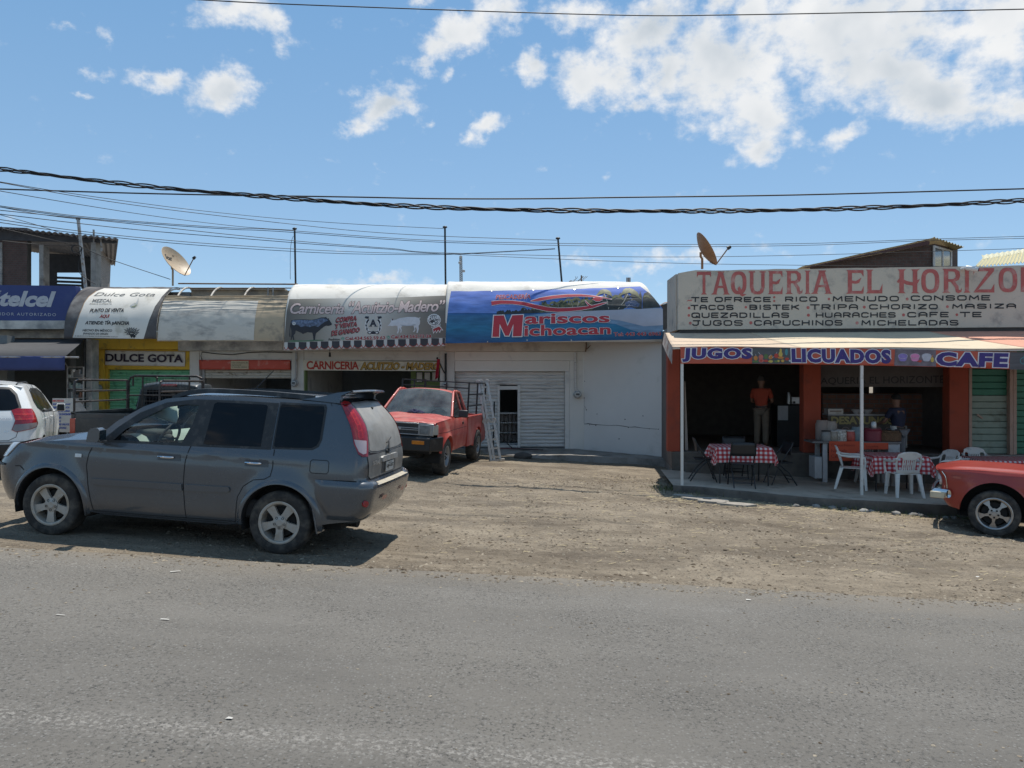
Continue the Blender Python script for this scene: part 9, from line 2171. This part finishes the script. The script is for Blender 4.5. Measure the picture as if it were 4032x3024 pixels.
for k in range(16):
 u=lerp(1.6,5.9,(k+.5)/16)+rnd.uniform(-.12,.12); w=-2.5-rnd.random()*.25; q=tq(u,w,0); r=rnd.uniform(.04,.085)
 rock('rubble lump along the foot of the terrace kerb',Vector((q.x,q.y,gfull(q.x,q.y)+r*.25)),r,(1.2,1,.7),CONC)
mb=MB()
for k in range(7):
 a=gnd(K('g5',740+40*k,172+6*k+(8 if k%2 else 0))); w=rnd.uniform(.2,.34); pts=[(a.x+w*(.7+.5*rnd.random())*math.cos(t),a.y+w*.5*(.7+.5*rnd.random())*math.sin(t))for t in[6.283*j/9 for j in range(9)]]
 mb.prism(pts,lambda x,y:Vector((x,y,gfull(x,y)+.035)),lambda x,y:Vector((x,y,gfull(x,y)-.03)))
tag(mb.build('broken_concrete',mat('pale_broken_concrete',(.29,.26,.22),.95,var=.15,bump=.3),smooth_angle=0),kind='stuff',label='pale broken concrete before the terrace corner')
mb=MB(); GR=mat('weed_green',(.085,.11,.03),.8,var=.5,scale=9)
for k in range(1500):
 if k<900:a=gnd(K('g5',rnd.gauss(790,55),150)); u=rnd.gauss(0,.25); X,Y=a.x+u,a.y+rnd.gauss(.25,.22)
 else:q=tq(rnd.uniform(2.2,8),-2.42-abs(rnd.gauss(0,.16)),0); X,Y=q.x,q.y
 h=rnd.uniform(.03,.13); d=rnd.uniform(0,6.28); dx,dy=math.cos(d),math.sin(d); z=gfull(X,Y)-.01; l=h*rnd.uniform(.2,.9)
 mb.add([(X-dy*.006,Y+dx*.006,z),(X+dy*.006,Y-dx*.006,z),(X+dx*l,Y+dy*l,z+h)],[(0,1,2)])
tag(mb.build('weeds',GR,smooth_angle=0),kind='stuff',label='low weeds along the terrace kerb')
# ================= people =================
SKIN=mat('tan_skin',(.22,.115,.075),.6,var=.08)
def skin_body(name,m,root,P,E,sub=2):
 me=bpy.data.meshes.new(name); keys=list(P); me.from_pydata([P[k][0]for k in keys],[(keys.index(a),keys.index(b))for a,b in E],[]); me.materials.append(m)
 o=bpy.data.objects.new(name,me); COL.objects.link(o); o.parent=root
 sk=o.modifiers.new('Skin','SKIN'); sk.use_smooth_shade=True
 for i,k in enumerate(keys):r=P[k][1]; me.skin_vertices[0].data[i].radius=r if isinstance(r,tuple)else(r,r)
 me.skin_vertices[0].data[0].use_root=True
 s_=o.modifiers.new('Subdivision','SUBSURF'); s_.levels=s_.render_levels=sub; return o
def person(label,mat4,shirt,trousers,hair,arms,lean=0.,apron=False):
 """front is -y; arms: (elbow, wrist, finger direction) for the right side, mirrored for the left"""
 t=thing('person',label,'person',mat=mat4,group='people in the taqueria')
 L=lambda x,y,z:Vector((x,y-lean*max(0,z-.95),z))
 P={'pel':(L(0,0,.95),.135),'wst':(L(0,.0,1.08),(.135,.10)),'chs':(L(0,.01,1.30),(.165,.11)),'nck':(L(0,.01,1.47),.055),'hd0':(L(0,-.005,1.56),(.070,.085)),'hd1':(L(0,-.0,1.66),(.078,.098)),'hd2':(L(0,.0,1.735),(.055,.07)),'nos':(L(0,-.108,1.615),.013)}
 E=[('pel','wst'),('wst','chs'),('chs','nck'),('nck','hd0'),('hd0','hd1'),('hd1','hd2'),('hd1','nos')]
 for s,n in((-1,'l'),(1,'r')):
  P.update({n+'hip':(L(s*.09,0,.90),.095),n+'kn':(L(s*.10,-.015,.50),.062),n+'an':(L(s*.105,.02,.09),.042),n+'to':(L(s*.12,-.15,.035),(.045,.03)),n+'sh':(L(s*.19,.01,1.40),.058),n+'el':(L(s*arms[0][0],arms[0][1],arms[0][2]),.042),n+'wr':(L(s*arms[1][0],arms[1][1],arms[1][2]),.029),n+'ear':(L(s*.088,.01,1.635),.012)})
  E+=[('pel',n+'hip'),(n+'hip',n+'kn'),(n+'kn',n+'an'),(n+'an',n+'to'),('chs',n+'sh'),(n+'sh',n+'el'),(n+'el',n+'wr'),('hd1',n+'ear')]
  d=Vector((s*arms[2][0],arms[2][1],arms[2][2])).normalized(); sd=d.cross(Vector((0,0,1))); sd=sd.normalized()if sd.length>.1 else Vector((1,0,0)); w=P[n+'wr'][0]
  P[n+'pm']=(w+d*.06,(.036,.016)); E.append((n+'wr',n+'pm'))
  for k,ln in enumerate((.065,.075,.07,.055)):a=w+d*.10+sd*(.027-.018*k); P[n+'f%d'%k]=(a,.0095); P[n+'g%d'%k]=(a+d*ln+Vector((0,0,-.02)),.0075); E+=[(n+'pm',n+'f%d'%k),(n+'f%d'%k,n+'g%d'%k)]
  P[n+'t']=(w+d*.055+sd*.055,.010); E.append((n+'pm',n+'t'))
 skin_body('body',SKIN,t,P,E)
 S={'a':(P['wst'][0]+Vector((0,0,-.09)),(.158,.125)),'b':(P['wst'][0],(.15,.118)),'c':(P['chs'][0],(.215,.175)),'d':(L(0,.01,1.44),.10)}
 E2=[('a','b'),('b','c'),('c','d')]
 for n in 'lr':S[n+'s']=(P[n+'sh'][0],.076); S[n+'e']=(P[n+'sh'][0].lerp(P[n+'el'][0],.75),.064); E2+=[('c',n+'s'),(n+'s',n+'e')]
 skin_body('shirt',shirt,t,S,E2)
 T_={'p':(L(0,0,.97),(.155,.125))}; E3=[]
 for n in 'lr':T_.update({n+'h':(P[n+'hip'][0],.112),n+'k':(P[n+'kn'][0],.085),n+'b':(P[n+'an'][0]+Vector((0,0,.0)),.075)}); E3+=[('p',n+'h'),(n+'h',n+'k'),(n+'k',n+'b')]
 skin_body('trousers',trousers,t,T_,E3)
 mb=MB(); c=L(0,.012,1.665)
 def hr(u,v):
  a=u*6.283; th=v*1.75-(.55*(v**2))*max(0,-math.sin(a)); return c+Vector((.098*math.sin(th)*math.cos(a),.118*math.sin(th)*math.sin(a),.122*math.cos(th)))
 mb.grid(24,10,hr); mb.build('hair',hair,t,world=False,smooth_angle=180)
 mb=MB(); mb.lathe([(.150,-.02),(.154,0),(.150,.02)],24,Matrix.Translation(L(0,0,1.0))@Matrix.Scale(.82,4,(0,1,0))@Matrix.Rotation(R(90),4,'X')); mb.build('belt',BLACK,t,world=False)
 if apron:
  mb=MB(); mb.grid(12,8,lambda u,v:L(.19*math.sin((u-.5)*4.2),-.16*math.cos((u-.5)*4.2),lerp(.55,1.05,v))); o=mb.build('apron',CANVAS,t,world=False,smooth_angle=180); s_=o.modifiers.new('Solidify','SOLIDIFY'); s_.thickness=.006
 else:
  mb=MB(); mb.box(.125,.175,-.04,.06,.86,1.0); mb.build('phone_pouch',BLACK,t,world=False,bev=.01)
 return t
def pm(u,w,z,rz):return Matrix.Translation(tq(u,w,z))@Matrix.Rotation(rz,4,'Z')@Matrix.Scale(.965,4)
wp=FAC+1.3
person('person in an orange shirt and khaki trousers standing in the dark doorway',pm(uu('c7',1100,wp),wp,FL,R(150)),mat('orange_shirt',(.38,.06,.03),.85,var=.1),mat('khaki_cloth',(.16,.13,.10),.9,var=.12),mat('grey_hair',(.06,.055,.05),.9),((.25,-.06,1.13),(.12,-.24,1.12),(-.8,-.5,.1)))
wp=WC+1.0
person('person in a navy shirt and pale apron working behind the juice counter',pm(uu('c8',850,wp),wp,slabz(5.2)+.22,R(205)),mat('navy_shirt',(.020,.025,.055),.85,var=.1),mat('grey_work_trousers',(.2,.2,.21),.9,var=.12),mat('black_hair',(.012,.011,.01),.8),((.30,-.12,1.14),(.22,-.38,1.08),(-.2,-1,-.1)),.12,True)
